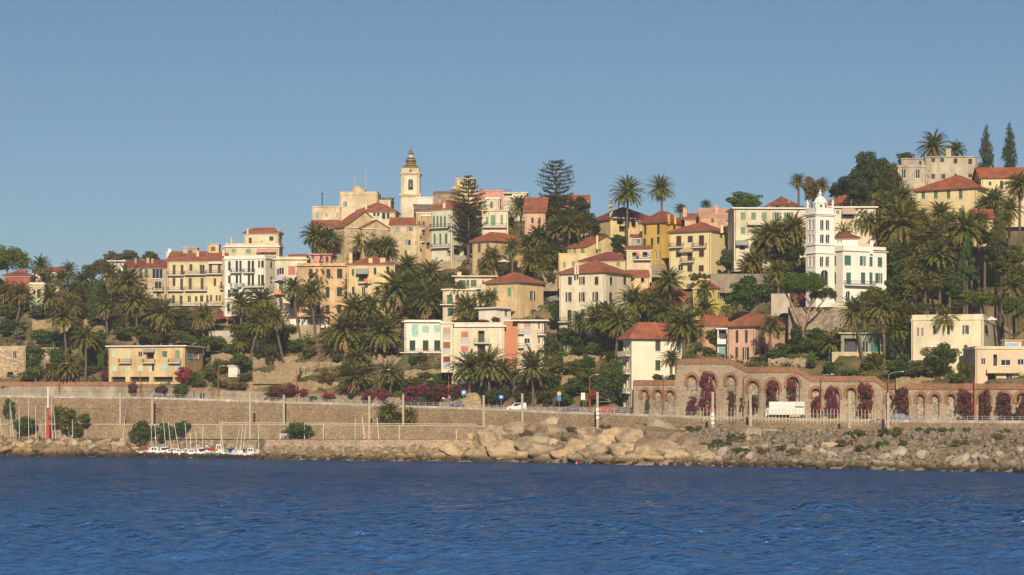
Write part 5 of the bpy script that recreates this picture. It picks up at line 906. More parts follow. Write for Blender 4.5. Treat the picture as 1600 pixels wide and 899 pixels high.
B_ = [ # kind, material, cx, cy, rx, ry [, base, noun, cat, big, trunk]
 ('round',LEAFO,178,404,16,12,430,'brownish tree on the skyline','tree',0,1),('round',LEAFO,203,401,19,11,430,'brownish tree on the skyline','tree',0,1),('round',LEAFO,235,402,17,10,430,'brownish tree on the skyline','tree',0,1),('round',LEAFO,145,424,16,14,450,'brownish tree on the skyline','tree',0,1),('round',LEAFO,160,416,13,14,445,'brownish tree on the skyline','tree',0,1),
 ('column',LEAF,143,468,13,30,498,'tall ivy covered tree','tree',0,1),('round',LEAF,158,455,12,20,485),('hedge',LEAF,152,502,16,7,510,'low clipped hedge','hedge'),
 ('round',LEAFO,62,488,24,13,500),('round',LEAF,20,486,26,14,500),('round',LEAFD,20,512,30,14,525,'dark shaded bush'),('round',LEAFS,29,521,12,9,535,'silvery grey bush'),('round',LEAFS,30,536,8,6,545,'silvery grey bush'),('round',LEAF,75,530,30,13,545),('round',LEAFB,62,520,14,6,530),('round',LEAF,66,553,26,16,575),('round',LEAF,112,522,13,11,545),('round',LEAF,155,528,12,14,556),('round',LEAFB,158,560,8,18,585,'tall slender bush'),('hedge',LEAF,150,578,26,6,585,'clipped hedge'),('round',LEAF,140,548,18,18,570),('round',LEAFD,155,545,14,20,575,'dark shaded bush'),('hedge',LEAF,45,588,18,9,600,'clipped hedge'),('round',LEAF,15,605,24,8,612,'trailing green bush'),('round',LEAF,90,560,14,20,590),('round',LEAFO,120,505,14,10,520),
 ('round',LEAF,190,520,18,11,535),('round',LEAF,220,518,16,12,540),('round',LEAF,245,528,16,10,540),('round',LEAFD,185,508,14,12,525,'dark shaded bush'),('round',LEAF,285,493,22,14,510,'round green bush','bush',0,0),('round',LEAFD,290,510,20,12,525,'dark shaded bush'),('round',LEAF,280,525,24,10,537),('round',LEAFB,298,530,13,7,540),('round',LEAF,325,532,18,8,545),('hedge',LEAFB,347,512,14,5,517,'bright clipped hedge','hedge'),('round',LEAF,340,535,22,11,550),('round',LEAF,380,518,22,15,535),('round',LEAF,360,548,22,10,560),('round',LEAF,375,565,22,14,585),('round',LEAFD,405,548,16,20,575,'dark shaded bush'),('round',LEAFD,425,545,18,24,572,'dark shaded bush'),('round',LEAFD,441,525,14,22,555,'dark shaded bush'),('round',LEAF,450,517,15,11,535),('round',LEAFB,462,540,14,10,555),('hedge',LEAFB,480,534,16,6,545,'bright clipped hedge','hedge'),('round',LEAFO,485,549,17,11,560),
 ('round',LEAF,345,572,14,12,588),('round',LEAF,330,585,14,10,598),('round',LEAF,312,600,14,9,610),('round',LEAFO,385,590,14,8,600),('round',LEAFO,380,604,30,7,611),('round',LEAFB,338,598,10,7,606),('round',LEAFO,350,600,10,6,608),
 ('round',LEAFD,565,545,18,14,560,'dark shaded bush'),('round',LEAFD,600,550,20,10,562,'dark shaded bush'),('round',LEAF,525,555,10,10,570),('round',LEAFO,510,590,16,12,605),('column',LEAF,469,592,6,16,608,'slender dark green shrub'),('round',LEAFO,540,578,14,10,590),('round',LEAFO,575,600,14,8,610),('round',LEAF,630,600,14,10,612),('round',LEAF,650,597,18,8,608),('round',LEAF,645,562,8,8,575),('round',LEAFO,660,558,14,8,568),('round',LEAF,690,590,16,8,602),('round',LEAF,665,587,14,6,595),('round',LEAF,680,600,18,9,612),('round',LEAFB,660,577,12,4,583),('round',LEAF,626,548,10,10,565),
 ('round',LEAF,620,492,10,8,505),('round',LEAF,648,491,14,7,500),('round',LEAF,680,490,14,7,500),('round',LEAF,470,445,13,20,480),('round',LEAF,585,470,12,16,500),('round',LEAF,555,500,20,14,520),('round',LEAFD,590,500,20,14,525,'dark shaded bush'),('round',LEAF,640,480,16,10,500),
 ('round',LEAFD,548,398,22,8,408,'dark shaded bush'),('round',LEAFD,595,402,26,7,410,'dark shaded bush'),('round',LEAF,505,392,14,12,408),('hedge',LEAFD,530,402,16,6,410,'dark rooftop hedge','hedge'),
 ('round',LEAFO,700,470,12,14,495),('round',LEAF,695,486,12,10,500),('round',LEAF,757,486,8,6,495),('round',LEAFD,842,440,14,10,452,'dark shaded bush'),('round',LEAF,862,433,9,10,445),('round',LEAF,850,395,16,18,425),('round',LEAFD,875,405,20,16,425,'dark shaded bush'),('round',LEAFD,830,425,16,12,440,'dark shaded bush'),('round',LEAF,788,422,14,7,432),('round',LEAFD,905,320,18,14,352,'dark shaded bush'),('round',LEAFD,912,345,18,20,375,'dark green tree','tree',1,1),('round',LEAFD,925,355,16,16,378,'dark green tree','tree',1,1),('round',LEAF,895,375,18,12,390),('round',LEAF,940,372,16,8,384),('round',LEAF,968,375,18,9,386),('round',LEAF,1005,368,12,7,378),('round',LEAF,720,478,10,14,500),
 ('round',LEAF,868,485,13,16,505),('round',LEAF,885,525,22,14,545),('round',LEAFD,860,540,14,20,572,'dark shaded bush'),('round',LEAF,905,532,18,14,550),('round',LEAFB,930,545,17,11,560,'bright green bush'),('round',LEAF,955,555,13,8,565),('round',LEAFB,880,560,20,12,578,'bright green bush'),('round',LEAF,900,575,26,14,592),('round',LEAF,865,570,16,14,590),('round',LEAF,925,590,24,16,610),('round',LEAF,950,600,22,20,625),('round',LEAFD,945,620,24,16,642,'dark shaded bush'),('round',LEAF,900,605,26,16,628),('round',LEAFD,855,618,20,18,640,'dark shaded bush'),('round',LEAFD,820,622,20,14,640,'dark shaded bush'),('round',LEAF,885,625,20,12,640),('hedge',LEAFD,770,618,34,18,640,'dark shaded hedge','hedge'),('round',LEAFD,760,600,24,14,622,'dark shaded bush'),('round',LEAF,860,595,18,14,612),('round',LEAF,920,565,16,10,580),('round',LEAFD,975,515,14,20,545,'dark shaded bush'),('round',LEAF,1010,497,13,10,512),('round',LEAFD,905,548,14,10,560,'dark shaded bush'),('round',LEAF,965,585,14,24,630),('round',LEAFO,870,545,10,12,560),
 ('round',LEAF,1138,408,21,20,430,'round dark green tree','tree',1,1),('round',LEAF,1171,461,42,33,500,'very large round green tree','tree',1,1),('hedge',LEAF,1086,433,10,8,442,'small clipped bush'),('hedge',LEAF,1108,433,11,7,441,'small clipped bush'),('round',LEAFD,1215,400,20,12,416,'dark shaded bush'),('round',LEAFD,1240,395,18,16,418,'dark shaded bush'),('round',LEAF,1235,420,18,12,436),('round',LEAF,1210,445,5,5,452),('round',LEAF,1118,527,18,15,548,'round green bush'),('round',LEAFB,1092,543,9,9,556,'bright green bush'),('round',LEAFB,1080,553,7,7,560,'bright green bush'),('round',LEAF,1105,549,10,8,560),('round',LEAFS,1127,556,9,4,562,'white flowering bush'),('round',LEAF,1050,592,12,8,602),('round',LEAF,1028,590,12,6,598),('round',LEAF,1215,555,26,10,570),('round',LEAF,1190,563,18,8,575),('hedge',LEAF,1238,543,24,8,556,'clipped hedge','hedge'),('hedge',LEAF,1272,538,22,10,552,'clipped hedge','hedge'),('round',LEAFD,1245,520,14,16,545,'dark shaded bush'),('round',LEAF,1275,522,22,10,540),('round',LEAFB,1268,562,9,14,580,'tall yellowish bush'),('round',LEAF,1295,575,14,10,586),('round',LEAFB,1325,582,26,5,588,'bright green bush'),('round',LEAF,1355,570,16,8,580),('round',LEAF,1370,560,14,10,576),('round',LEAFS,1360,560,10,8,572,'silvery grey bush'),('round',LEAF,1160,350,10,8,360),
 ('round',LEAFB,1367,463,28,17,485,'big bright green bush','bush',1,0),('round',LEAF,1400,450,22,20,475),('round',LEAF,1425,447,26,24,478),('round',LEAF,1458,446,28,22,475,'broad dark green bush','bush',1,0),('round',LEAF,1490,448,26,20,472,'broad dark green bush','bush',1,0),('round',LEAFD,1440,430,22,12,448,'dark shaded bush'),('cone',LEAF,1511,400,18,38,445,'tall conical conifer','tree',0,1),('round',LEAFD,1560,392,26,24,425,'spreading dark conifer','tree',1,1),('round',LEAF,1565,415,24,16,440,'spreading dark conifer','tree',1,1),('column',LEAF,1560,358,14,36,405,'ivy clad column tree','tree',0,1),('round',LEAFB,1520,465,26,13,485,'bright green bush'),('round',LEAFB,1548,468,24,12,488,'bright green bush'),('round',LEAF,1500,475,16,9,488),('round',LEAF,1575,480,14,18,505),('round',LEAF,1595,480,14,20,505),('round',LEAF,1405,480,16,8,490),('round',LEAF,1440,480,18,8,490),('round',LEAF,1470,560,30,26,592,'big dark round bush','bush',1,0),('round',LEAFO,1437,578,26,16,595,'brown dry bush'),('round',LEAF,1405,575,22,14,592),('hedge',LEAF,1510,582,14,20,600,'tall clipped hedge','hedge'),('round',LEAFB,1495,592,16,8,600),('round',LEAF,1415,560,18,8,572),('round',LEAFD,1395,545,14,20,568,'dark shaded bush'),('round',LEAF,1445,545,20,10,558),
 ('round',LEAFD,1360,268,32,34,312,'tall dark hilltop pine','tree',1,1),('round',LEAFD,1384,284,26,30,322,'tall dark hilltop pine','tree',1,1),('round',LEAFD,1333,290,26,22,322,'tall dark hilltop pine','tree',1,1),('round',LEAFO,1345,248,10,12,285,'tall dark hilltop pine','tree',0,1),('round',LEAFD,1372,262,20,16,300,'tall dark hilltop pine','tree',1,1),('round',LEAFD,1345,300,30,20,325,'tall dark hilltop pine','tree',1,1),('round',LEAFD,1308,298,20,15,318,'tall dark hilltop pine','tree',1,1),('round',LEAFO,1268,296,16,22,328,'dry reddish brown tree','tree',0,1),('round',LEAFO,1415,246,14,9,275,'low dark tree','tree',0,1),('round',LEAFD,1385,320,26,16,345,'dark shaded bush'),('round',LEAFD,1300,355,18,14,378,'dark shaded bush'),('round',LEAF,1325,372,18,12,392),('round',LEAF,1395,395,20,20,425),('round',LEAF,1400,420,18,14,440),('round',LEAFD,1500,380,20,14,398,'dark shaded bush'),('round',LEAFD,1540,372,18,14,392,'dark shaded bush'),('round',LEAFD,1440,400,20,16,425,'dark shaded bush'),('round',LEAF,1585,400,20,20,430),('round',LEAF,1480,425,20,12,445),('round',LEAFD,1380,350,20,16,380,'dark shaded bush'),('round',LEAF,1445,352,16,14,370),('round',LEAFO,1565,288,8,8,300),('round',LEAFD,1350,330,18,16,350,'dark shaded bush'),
 ('column',LEAFD,1541,240,15,41,285,'dark cypress tapering to a point','cypress',0,1),('column',LEAFD,1577,232,14,37,272,'leaning dark cypress','cypress',0,1),
 ('round',LEAFB,1166,316,36,18,345,'dome shaped umbrella pine','umbrella pine',1,1),('flat',LEAFB,12,408,42,24,470,'wide umbrella pine','umbrella pine',1,1),
 ('round',LEAF,225,676,26,20,690,None),('round',LEAF,262,676,20,16,690,None),('round',LEAF,285,668,13,11,690,None),('round',LEAF,467,673,30,14,688,None),('round',LEAF,100,655,22,22,684,None),('round',LEAFB,132,655,12,10,672,None),('round',LEAF,15,640,14,18,668,None),('round',LEAF,40,665,22,16,684,None),('round',LEAF,120,672,14,14,686,None),
]
for b in B_:
    kind, mat, cx, cy, rx, ry, yb, *rest = b
    noun = rest[0] if rest and rest[0] else 'green bush'; cat = rest[1] if len(rest) > 1 else 'bush'; big = bool(rest[2]) if len(rest) > 2 else False; tk = bool(rest[3]) if len(rest) > 3 else False
    D = None
    if rest and rest[0] is None: D = (DR(cx) - 6.5 if cx > 60 else DR(cx) - 6); noun = 'quayside bush'
    tree(kind, mat, cx, cy, rx, ry, yb, noun, cat, big, tk, D=D)
# flowering climbers
for cx, cy, rx, ry, yb, m, noun, dd in ((123,498,10,9,508,MAG,'magenta bougainvillea',None),(163,587,8,10,600,MAG,'magenta bougainvillea',None),(289,586,18,14,602,PKRED,'pink red oleander',None),(305,592,14,11,606,LEAF,'green hedge mass',None),(252,610,13,9,619,MAGD,'dusty pink bougainvillea',0),(208,609,9,13,621,MAGD,'dark red bougainvillea',0),(283,612,16,14,626,LEAF,'ivy mass on the road wall',0),(433,614,24,12,626,MAGD,'faded purple bougainvillea',0),(455,611,18,12,626,MAG,'faded purple bougainvillea',0),(475,613,8,6,622,PKRED,'pink red oleander',0),(514,619,15,6,626,PKRED,'pink red flower bank',0),(490,622,10,3,627,LEAF,'small green bush',0),(550,618,8,5,626,LEAF,'white flowering shrub',0),(576,620,13,11,632,MAG,'magenta bougainvillea',0),(598,616,12,12,632,MAG,'magenta bougainvillea',0),(655,612,22,12,634,MAG,'magenta bougainvillea',0),(640,622,14,16,634,MAG,'magenta bougainvillea',0),(684,614,24,14,636,MAGD,'faded purple bougainvillea',0),(668,628,34,9,638,LEAFO,'green hedge mass',0),(715,612,16,12,636,MAGD,'faded purple bougainvillea',0),(1232,468,9,9,476,MAG,'magenta bougainvillea',None),(1252,466,9,8,475,MAG,'magenta bougainvillea',None),(1398,462,7,7,470,PKRED,'pink red oleander',None),(1395,425,6,5,432,MAG,'small magenta bush',None),(725,426,14,7,433,MAGD,'dark red climber',None),(860,530,8,12,545,MAGD,'dark red climber',None),(715,503,10,4,508,MAGD,'terrace flower bed',-1),(755,503,14,4,508,MAGD,'terrace flower bed',-1),(775,500,10,5,506,MAG,'terrace flower bed',-1),(925,618,9,8,630,PKRED,'red flowering shrub',0),(845,502,9,5,508,MAG,'terrace flower bed',None),(336,520,8,6,526,MAGD,'dark red climber',None),(350,498,3,3,502,PKRED,'small red flowers',None)):
    D = None if dd is None else (DG(cx) - .6 if dd == 0 else CB['D'] + 5); tree('round', m, cx, cy, rx, ry, yb, noun, 'climber' if 'bougain' in noun or 'climber' in noun else 'shrub', D=D)
# plants filling arches of the arcade
for cx, yt, w_, yb, m in ((1081,620,15,646,MAG),(1108,583,26,644,MAG),(1143,612,17,644,MAGD),(1160,622,14,640,MAGD),(1176,617,20,640,MAGD),(1207,596,24,645,MAGD),(1239,589,24,645,MAGD),(1275,620,17,645,MAG),(1302,605,23,650,MAG),(1353,598,26,655,MAGD),(1411,607,34,656,MAGD),(1509,604,26,658,MAGD),(1538,606,22,658,MAGD),(1570,611,25,658,MAGD),(1600,614,24,658,MAGD),(1012,618,8,644,LEAFO)):
    tree('climb', m, cx, (yt + yb) / 2, w_ * .76, (yb - yt) / 2 * 1.04, yb, 'bougainvillea filling an arch', 'climber', D=DG(cx) - .45)
# forked umbrella pine below the villa
def fork():
    D = hillD(1252, 538); root = empty('umbrella_pine', W(1252, 538, D), 'forked umbrella pine with bare reddish trunks below the white villa', 'umbrella pine')
    s = MB(); M_ = stone((0.30, 0.19, 0.13), 3, .3, 'pine_bark', (1,1,.4))
    path = lambda pts, r0, r1: [s.tube(W(a[0], a[1], D + a[2]), W(b[0], b[1], D + b[2]), r0 + (r1 - r0) * i / (len(pts) - 1), r0 + (r1 - r0) * (i + 1) / (len(pts) - 1), 8) for i, (a, b) in enumerate(zip(pts[:-1], pts[1:]))]
    path([(1252,540,0),(1253,526,0),(1254,511,0)], .75, .6); path([(1254,512,0),(1246,496,0),(1239,480,.5),(1233,468,1),(1226,455,1)], .45, .18); path([(1254,512,0),(1262,495,0),(1266,478,0),(1270,462,0)], .5, .22); path([(1266,476,0),(1255,460,0),(1245,452,0)], .2, .1); path([(1262,495,0),(1280,478,0),(1292,464,0)], .25, .1); path([(1266,478,0),(1276,465,0),(1284,455,1)], .2, .1)
    s.build('trunk', M_, root)
    for cx, cy, rx, ry, mm in ((1244,443,27,18,LEAFB),(1266,442,27,18,LEAFB),(1256,451,36,12,LEAFB),(1292,460,18,12,LEAFO),(1275,462,12,8,LEAFO)):
        c = W(cx, cy, D); inst('foliage', crown('flat', mm, 1), root, c - root.location, cx, (rx * D / F, rx * D / F * .8, ry * D / F))
fork(); WHERE.append((1260, 470, 'forked umbrella pine'))
# Norfolk Island pines
def norfolk(cx, yt, yb, prof, label, seed, xb=None):
    rng = np.random.RandomState(seed); D = hillD(cx, yb); root = empty('norfolk_pine', W(cx, yb, D), label, 'pine tree'); b, t = W(cx, yb, D), W(cx, yt, D)
    trunk_mb(b - Vector((0, 0, 1)), t, .5, .08).build('trunk', BARK, root); u = D / F; V, Fq = [], []; s = MB(); n = 0
    y = yt + 1.5
    while y < prof[-1][0]:
        rad = np.interp(y, [p[0] for p in prof], [p[1] for p in prof]) * u * 1.15; dens = np.interp(y, [p[0] for p in prof], [p[2] for p in prof]); k = 8; a0 = rng.uniform(0, 6.28); z = zat(y, D)
        for j in range(k):
            a = a0 + 2 * math.pi * j / k + rng.uniform(-.2, .2); L = rad * rng.uniform(.72, 1.12); e = .1; p = Vector((b.x, D, z)); q = Vector((b.x + L * math.cos(a), D + L * math.sin(a), z + L * .12 + .3)); s.tube(p, q, .08, .03, 4, cap=False)
            m = int(L * 17 * dens) + 6; tt = rng.uniform(.28 if dens < .8 else .12, 1.03, m); pts = np.array([[p.x + (q.x - p.x) * x, p.y + (q.y - p.y) * x, p.z + (q.z - p.z) * x * x + .25 * x] for x in tt]) + rng.normal(0, 1, (m, 3)) * np.array([.3, .3, .13]) * (.5 + .6 * tt[:, None])
            P, Q = leaves(pts, np.tile([0, 0, 1.], (m, 1)), .34, rng, 1.5); V.append(P); Fq.append(Q + n); n += len(P)
        y += rng.uniform(5.2, 6.6)
    s.build('branches', BARK, root); o = npmesh('foliage', np.concatenate(V), np.concatenate(Fq), LEAFD); link(o, root)
norfolk(731.9, 277, 408, [(277,3,.6),(290,11,.6),(303,20,.7),(320,26,.9),(335,26,1),(350,31,1.2),(365,27,1.2),(377,24,1.1)], 'broad dark Norfolk pine in front of the portico house', 5)
norfolk(869, 254, 372, [(254,8,.6),(266,20,.6),(280,28,.6),(295,26,.6),(310,24,.9),(318,25,1.3),(330,28,1.4),(343,22,1.4)], 'tall Norfolk pine with tiered open top on the skyline', 9)
WHERE.extend([(731, 330, 'broad Norfolk pine'), (869, 290, 'tall skyline Norfolk pine')])
# agave-like pale plant, beach scrub
def spiky(cx, cy, r, yb, m, label, D=None):
    D = hillD(cx, yb) if D is None else D; rng = np.random.RandomState(int(cx)); s = MB(); b = W(cx, yb, D); u = r * D / F
    for k in range(22): a = rng.uniform(0, 6.28); e = rng.uniform(.5, 1.4); tip = b + Vector((math.cos(a) * math.cos(e), math.sin(a) * math.cos(e), math.sin(e))) * u * 1.5; s.tube(b, tip, .11, .03, 4)
    tag(s.build('cactus', m), label, 'cactus')
spiky(886, 545, 11, 556, paint((0.34,0.38,0.24)), 'pale candelabra cactus on the slope below the big cream house')
for i, (cx, cy, rx, ry) in enumerate(((1001,666,13,7),(945,670,9,3),(895,672,14,4),(1083,675,12,4),(1130,694,16,6),(1105,698,12,7),(1160,704,16,5),(1150,688,14,5),(1193,705,10,4),(1228,702,14,4),(1240,698,6,5),(1245,709,14,3),(1326,691,6,5),(1322,701,16,5),(1350,708,14,4),(1378,706,10,4),(1390,690,18,9),(1405,680,10,6),(1443,685,12,6),(1462,683,8,5),(1455,690,9,4),(1413,707,7,3),(1500,708,12,4),(1560,704,12,4),(1573,685,6,4),(1563,695,5,5),(1510,682,6,3),(1163,717,6,3),(880,690,5,5),(820,680,8,4),(1480,685,10,3),(1345,690,14,6))):
    t = (cy + ry - yR(cx)) / (yS(cx) - yR(cx)); D = DR(cx) - 5 + (DS(cx) - DR(cx) + 5) * min(1, max(0, t)); o = tree('tuft', LEAFO if i % 3 else LEAF, cx, cy + 1, rx, ry, cy + ry, 'low seaside scrub bush', 'bush', D=D); o.location.z = float(np.interp(D, [DS(cx) - 5, DS(cx), DS(cx) + c2D(cx), DS(cx) + c3D(cx), c4D(cx), c5D(cx)], [-2.5, 0, c2z(cx), c3z(cx), c4z(cx), c5z(cx)])) + .75; o.scale = (o.scale[0] * 1.2, o.scale[1] * 1.3, max(.9, o.scale[2] * 1.5))
# ground cover over the whole slope
def cover():
    rng = np.random.RandomState(8); n = 11000; px = rng.uniform(-200, 1800, n); t = rng.uniform(0, 1, n) ** .9; y = DG(px) + 3 + t * 135; x = (px - 800) * y / F
    gp = gS(px) - (y - DG(px) - 2) / SL
    keep = ~((px > 375) & (px < 560) & (gp > 540)) | (rng.uniform(0, 1, n) < .33)
    keep &= ~((px > 1110) & (px < 1220) & (gp > 425) & (gp < 452)); keep &= (np.sin(x * .13) * np.sin(y * .19 + 1) > -.72) & (gp > ridge(px) - 8)
    for (O, e1, L1, e2, L2, zb) in PADS:
        u = (x - O[0]) * e1[0] + (y - O[1]) * e1[1]; v = (x - O[0]) * e2[0] + (y - O[1]) * e2[1]; keep &= ~((u > -1.3) & (u < L1 + 1.3) & (v > -1.3) & (v < L2 + 1.3))
    x, y = x[keep], y[keep]; z = tz(x, y); r = rng.uniform(.5, 1.3, len(x)); k = 24
    d = rng.normal(0, 1, (len(x), k, 3)); d /= np.linalg.norm(d, axis=2)[:, :, None]; d[:, :, 2] = np.abs(d[:, :, 2])
    P = (np.stack([x, y, z], 1)[:, None, :] + d * r[:, None, None] * np.array([1.2, 1.2, 1.0])).reshape(-1, 3)
    V, Fq = leaves(P, d.reshape(-1, 3), .42, rng); dry = np.repeat(rng.choice([0, 1, 2], len(x), p=[.5, .3, .2]), k)
    tag(npmesh('undergrowth', V, Fq, [LEAF, LEAFO, LEAFB], dry), 'low green and dry undergrowth covering the hillside between the houses', 'undergrowth', kind='stuff')
cover()
# ---------------------------------------------------------------- rocks
def rock_mesh(seed, m):
    rng = np.random.RandomState(seed); import bmesh
    bm = bmesh.new(); bmesh.ops.create_icosphere(bm, subdivisions=3, radius=1.0)
    pl = []
    for _ in range(13): n = rng.normal(0, 1, 3); n /= np.linalg.norm(n); pl.append((n, rng.uniform(.55, .86)))
    for v in bm.verts:
        p = np.array(v.co)
        for n, d in pl: p = p - n * max(0, p.dot(n) - d)
        p += .03 * np.sin(p[[1, 2, 0]] * 9 + seed) ; v.co = p
    me = bpy.data.meshes.new('boulder'); bm.to_mesh(me); bm.free(); me.materials.append(m); return me
RK = {m.name: [rock_mesh(s * 7 + i, m) for s in range(7)] for i, m in enumerate((LROCK, GROCK, DROCK))}
rr = random.Random(5); NR = 0
def bankz(p, D):
    xs = [DS(p) - 5, DS(p), DS(p) + c2D(p), DS(p) + c3D(p), c4D(p), c5D(p)]; return float(np.interp(D, xs, [-2.5, 0, c2z(p), c3z(p), c4z(p), c5z(p)]))
def rock(p, D, r, m, lab, grp, fl=1.0, up=.2):
    z = bankz(p, D); me = rr.choice(RK[m.name]); sx = r * rr.uniform(.9, 1.5); sz = r * rr.uniform(.6, .9) * fl
    o = inst('boulder', me, None, ((p - 800) * D / F, D, z + sz * up), rr.uniform(0, 6.28), (sx, r * rr.uniform(.8, 1.1), sz)); o.rotation_euler = (rr.uniform(-.4, .4), rr.uniform(-.4, .4), rr.uniform(0, 6.28)); return tag(o, lab, 'boulder', grp)
Zn = [ # x0, x1, d0, d1, n, rmin, rmax, mat, label, group
 (-40,200,-1,3.2,46,1.3,2.3,DROCK,'rounded brown boulder in the left breakwater facing the open water','breakwater boulders'),
 (-40,196,3.2,7.5,34,1.0,1.8,LROCK,'pale boulder along the crest of the left breakwater','breakwater crest boulders'),
 (196,345,-1,3,40,.5,.95,DROCK,'low dark wet boulder in front of the moored boats','low harbour boulders'),
 (385,740,-.5,4,48,.7,1.15,LROCK,'pale boulder at the waterline below the brick quay wall','quay boulders'),
 (385,740,3,6.8,44,.5,.85,LROCK,'tan boulder heaped against the brick quay wall','upper quay boulders'),
 (1085,1640,-.6,4.5,50,.8,1.5,GROCK,'dark wet boulder along the waterline below the arcade','waterline boulders'),
 (1085,1640,4.5,15,26,.9,1.7,GROCK,'grey boulder on the rubble bank below the arcade','rubble bank boulders')]
for x0, x1, d0, d1, n, r0, r1, m, lab, grp in Zn:
    for k in range(n): p = x0 + (x1 - x0) * (k + rr.random()) / n; rock(p, DS(p) + rr.uniform(d0, d1), rr.uniform(r0, r1), m, lab, grp)
# the pale bedrock outcrop: big individual blocks  (px, py, half width px, half height px)
OUT = '''712,708,26,12 745,712,24,10 690,712,22,9 765,690,24,16 790,706,30,15 778,676,22,10 806,672,24,10 742,690,18,9 825,700,20,14 845,690,22,14 852,706,26,13 838,672,20,9 870,676,18,12 858,664,16,9 880,712,22,9 905,700,26,13 893,684,16,8 915,680,18,9 930,708,22,12 946,696,26,14 925,692,20,10 962,682,22,11 975,706,26,13 985,690,26,15 1003,676,20,12 1015,700,24,13 1030,682,24,14 1033,667,20,11 1042,703,22,12 1055,690,22,12 1062,712,26,10 1090,708,20,10 1075,698,20,10 1100,714,22,8 990,717,26,7 905,718,24,7 950,719,26,6 850,719,24,6 800,718,26,6 755,719,24,6 1030,718,24,7 820,712,16,8 1010,710,20,10 868,694,14,8 1020,658,12,6 1180,678,20,10 1300,700,18,9 1172,690,12,7 1567,703,16,9'''
for tok in OUT.split():
    cx, cy, hw, hh = map(float, tok.split(',')); t = (cy + hh * .3 - yR(cx)) / (yS(cx) - yR(cx)); D = DR(cx) - 5 + (DS(cx) - DR(cx) + 5) * min(1.0, max(0, t)); c = W(cx, cy, D); u = D / F
    o = inst('rock_outcrop', rr.choice(RK[LROCK.name]), None, c, rr.uniform(0, 6.28), (1, 1, 1)); q = rr.uniform(-.35, .35); o.scale = (hw * u * 1.25, hh * u * 1.5, hh * u * 1.35); o.rotation_euler = (rr.uniform(-.3, .3), q, rr.uniform(-.4, .4))
    REG.append((tag(o, None, 'rock'), cx, cy, 'pale bedrock block'))
def rubble():
    rng = np.random.RandomState(2); V, Fq, MI = [], [], []; n = 0
    src = []
    for me in RK[GROCK.name][:4]:
        co = np.zeros(len(me.vertices) * 3); me.vertices.foreach_get('co', co); src.append((co.reshape(-1, 3), np.array([p.vertices[:] for p in me.polygons])))
    import bmesh
    low = []
    for s in range(5):
        bm = bmesh.new(); bmesh.ops.create_icosphere(bm, subdivisions=1, radius=1.0); co = np.array([v.co[:] for v in bm.verts]); f = np.array([[v.index for v in q.verts] for q in bm.faces]); bm.free()
        for _ in range(7): nn = rng.normal(0, 1, 3); nn /= np.linalg.norm(nn); d = co @ nn; co = co - np.outer(np.maximum(0, d - rng.uniform(.5, .8)), nn)
        low.append((co, f))
    for _ in range(4600):
        p = rng.uniform(-150, 1750)
        if 200 < p < 400: a, b = -1, 4
        elif p < 740: a, b = -1, 9
        else: a, b = -1, DR(p) - 5 - DS(p)
        D = DS(p) + rng.uniform(a, b); r = rng.uniform(.22, .75) * (1.15 if p > 1080 else (.6 if 400 < p < 740 else .9)); co, f = low[rng.randint(5)]; A = rng.normal(0, 1, (3, 3)); Q, _r = np.linalg.qr(A)
        v = (co * np.array([1.3, 1, .8])) @ Q * r + np.array([(p - 800) * D / F, D, bankz(p, D) + r * .25]); V.append(v); Fq.append(f + n); n += len(v); MI.append(np.full(len(f), 0 if p > 1080 and rng.uniform() < .75 else (1 if p > 400 else 2)))
    tag(npmesh('shore_rubble', np.concatenate(V), np.concatenate(Fq), [GROCK, LROCK, DROCK], np.concatenate(MI)), 'loose stones filling the gaps between the shore boulders', 'rubble', kind='stuff')
rubble()
# ---------------------------------------------------------------- quay
s = MB()
qw = wallrun('quay_wall', 'low pinkish brick parapet above the boulders of the quay', 414, 738, lambda p: 687.5, stone((0.50, 0.38, 0.27), 3.4, .5, 'quay_brick', (1, 1, 1.8), .45), D=lambda p: DS(p) + 9.8, yb=lambda p: 701, th=.6, short='brick quay parapet', dz=.5)
# ---------------------------------------------------------------- poles, lamps, signs, rails
CP = paint((0.42, 0.36, 0.26), .9, 'pole_concrete'); RUST = paint((0.34, 0.10, 0.045), .7, 'rusty_paint')
def refs(x, pool):
    b = min(pool, key=lambda q: abs(q[0] - x)); return b
def mastp(x, yt, yb, D, arm=0, label='', signs=False):
    root = empty('catenary_mast', W(x, yb, D), label, 'railway mast', 'concrete catenary masts along the railway'); b, t = W(x, yb, D), W(x, yt, D); s = MB(); w0 = .24
    s.boxo(b - Vector((w0, w0, .3)), (2 * w0, 0, 0), (0, 2 * w0, 0), t - b + Vector((0, 0, .3))); s.build('pole', CP, root)
    if arm:
        z = t.z - 2.2; s = MB(); s.tube((t.x, D, z), (t.x + arm, D, z + .1), .05, n=5); s.tube((t.x, D, z + 1.3), (t.x + arm, D, z + .1), .035, n=4); s.tube((t.x + arm * .75, D, z), (t.x + arm * .75, D, z + .9), .04, n=4); a = s.build('bracket_arm', CP, root)
        s = MB(); s.lathe((t.x + arm * .35, D, z - .12), [(.09, 0), (.14, .08), (.08, .16), (.14, .24), (.08, .3)], 8); s.build('insulator', BROWN, a)
    if signs:
        s = MB(); 
        for k, zz in enumerate((2.0, 2.9, 3.7)): s.box(b.x - .3, b.x + .3, D - w0 - .05, D - w0 - .01, b.z + zz, b.z + zz + (.55, .6, .7)[k])
        s.build('number_plate', WHITE, root)
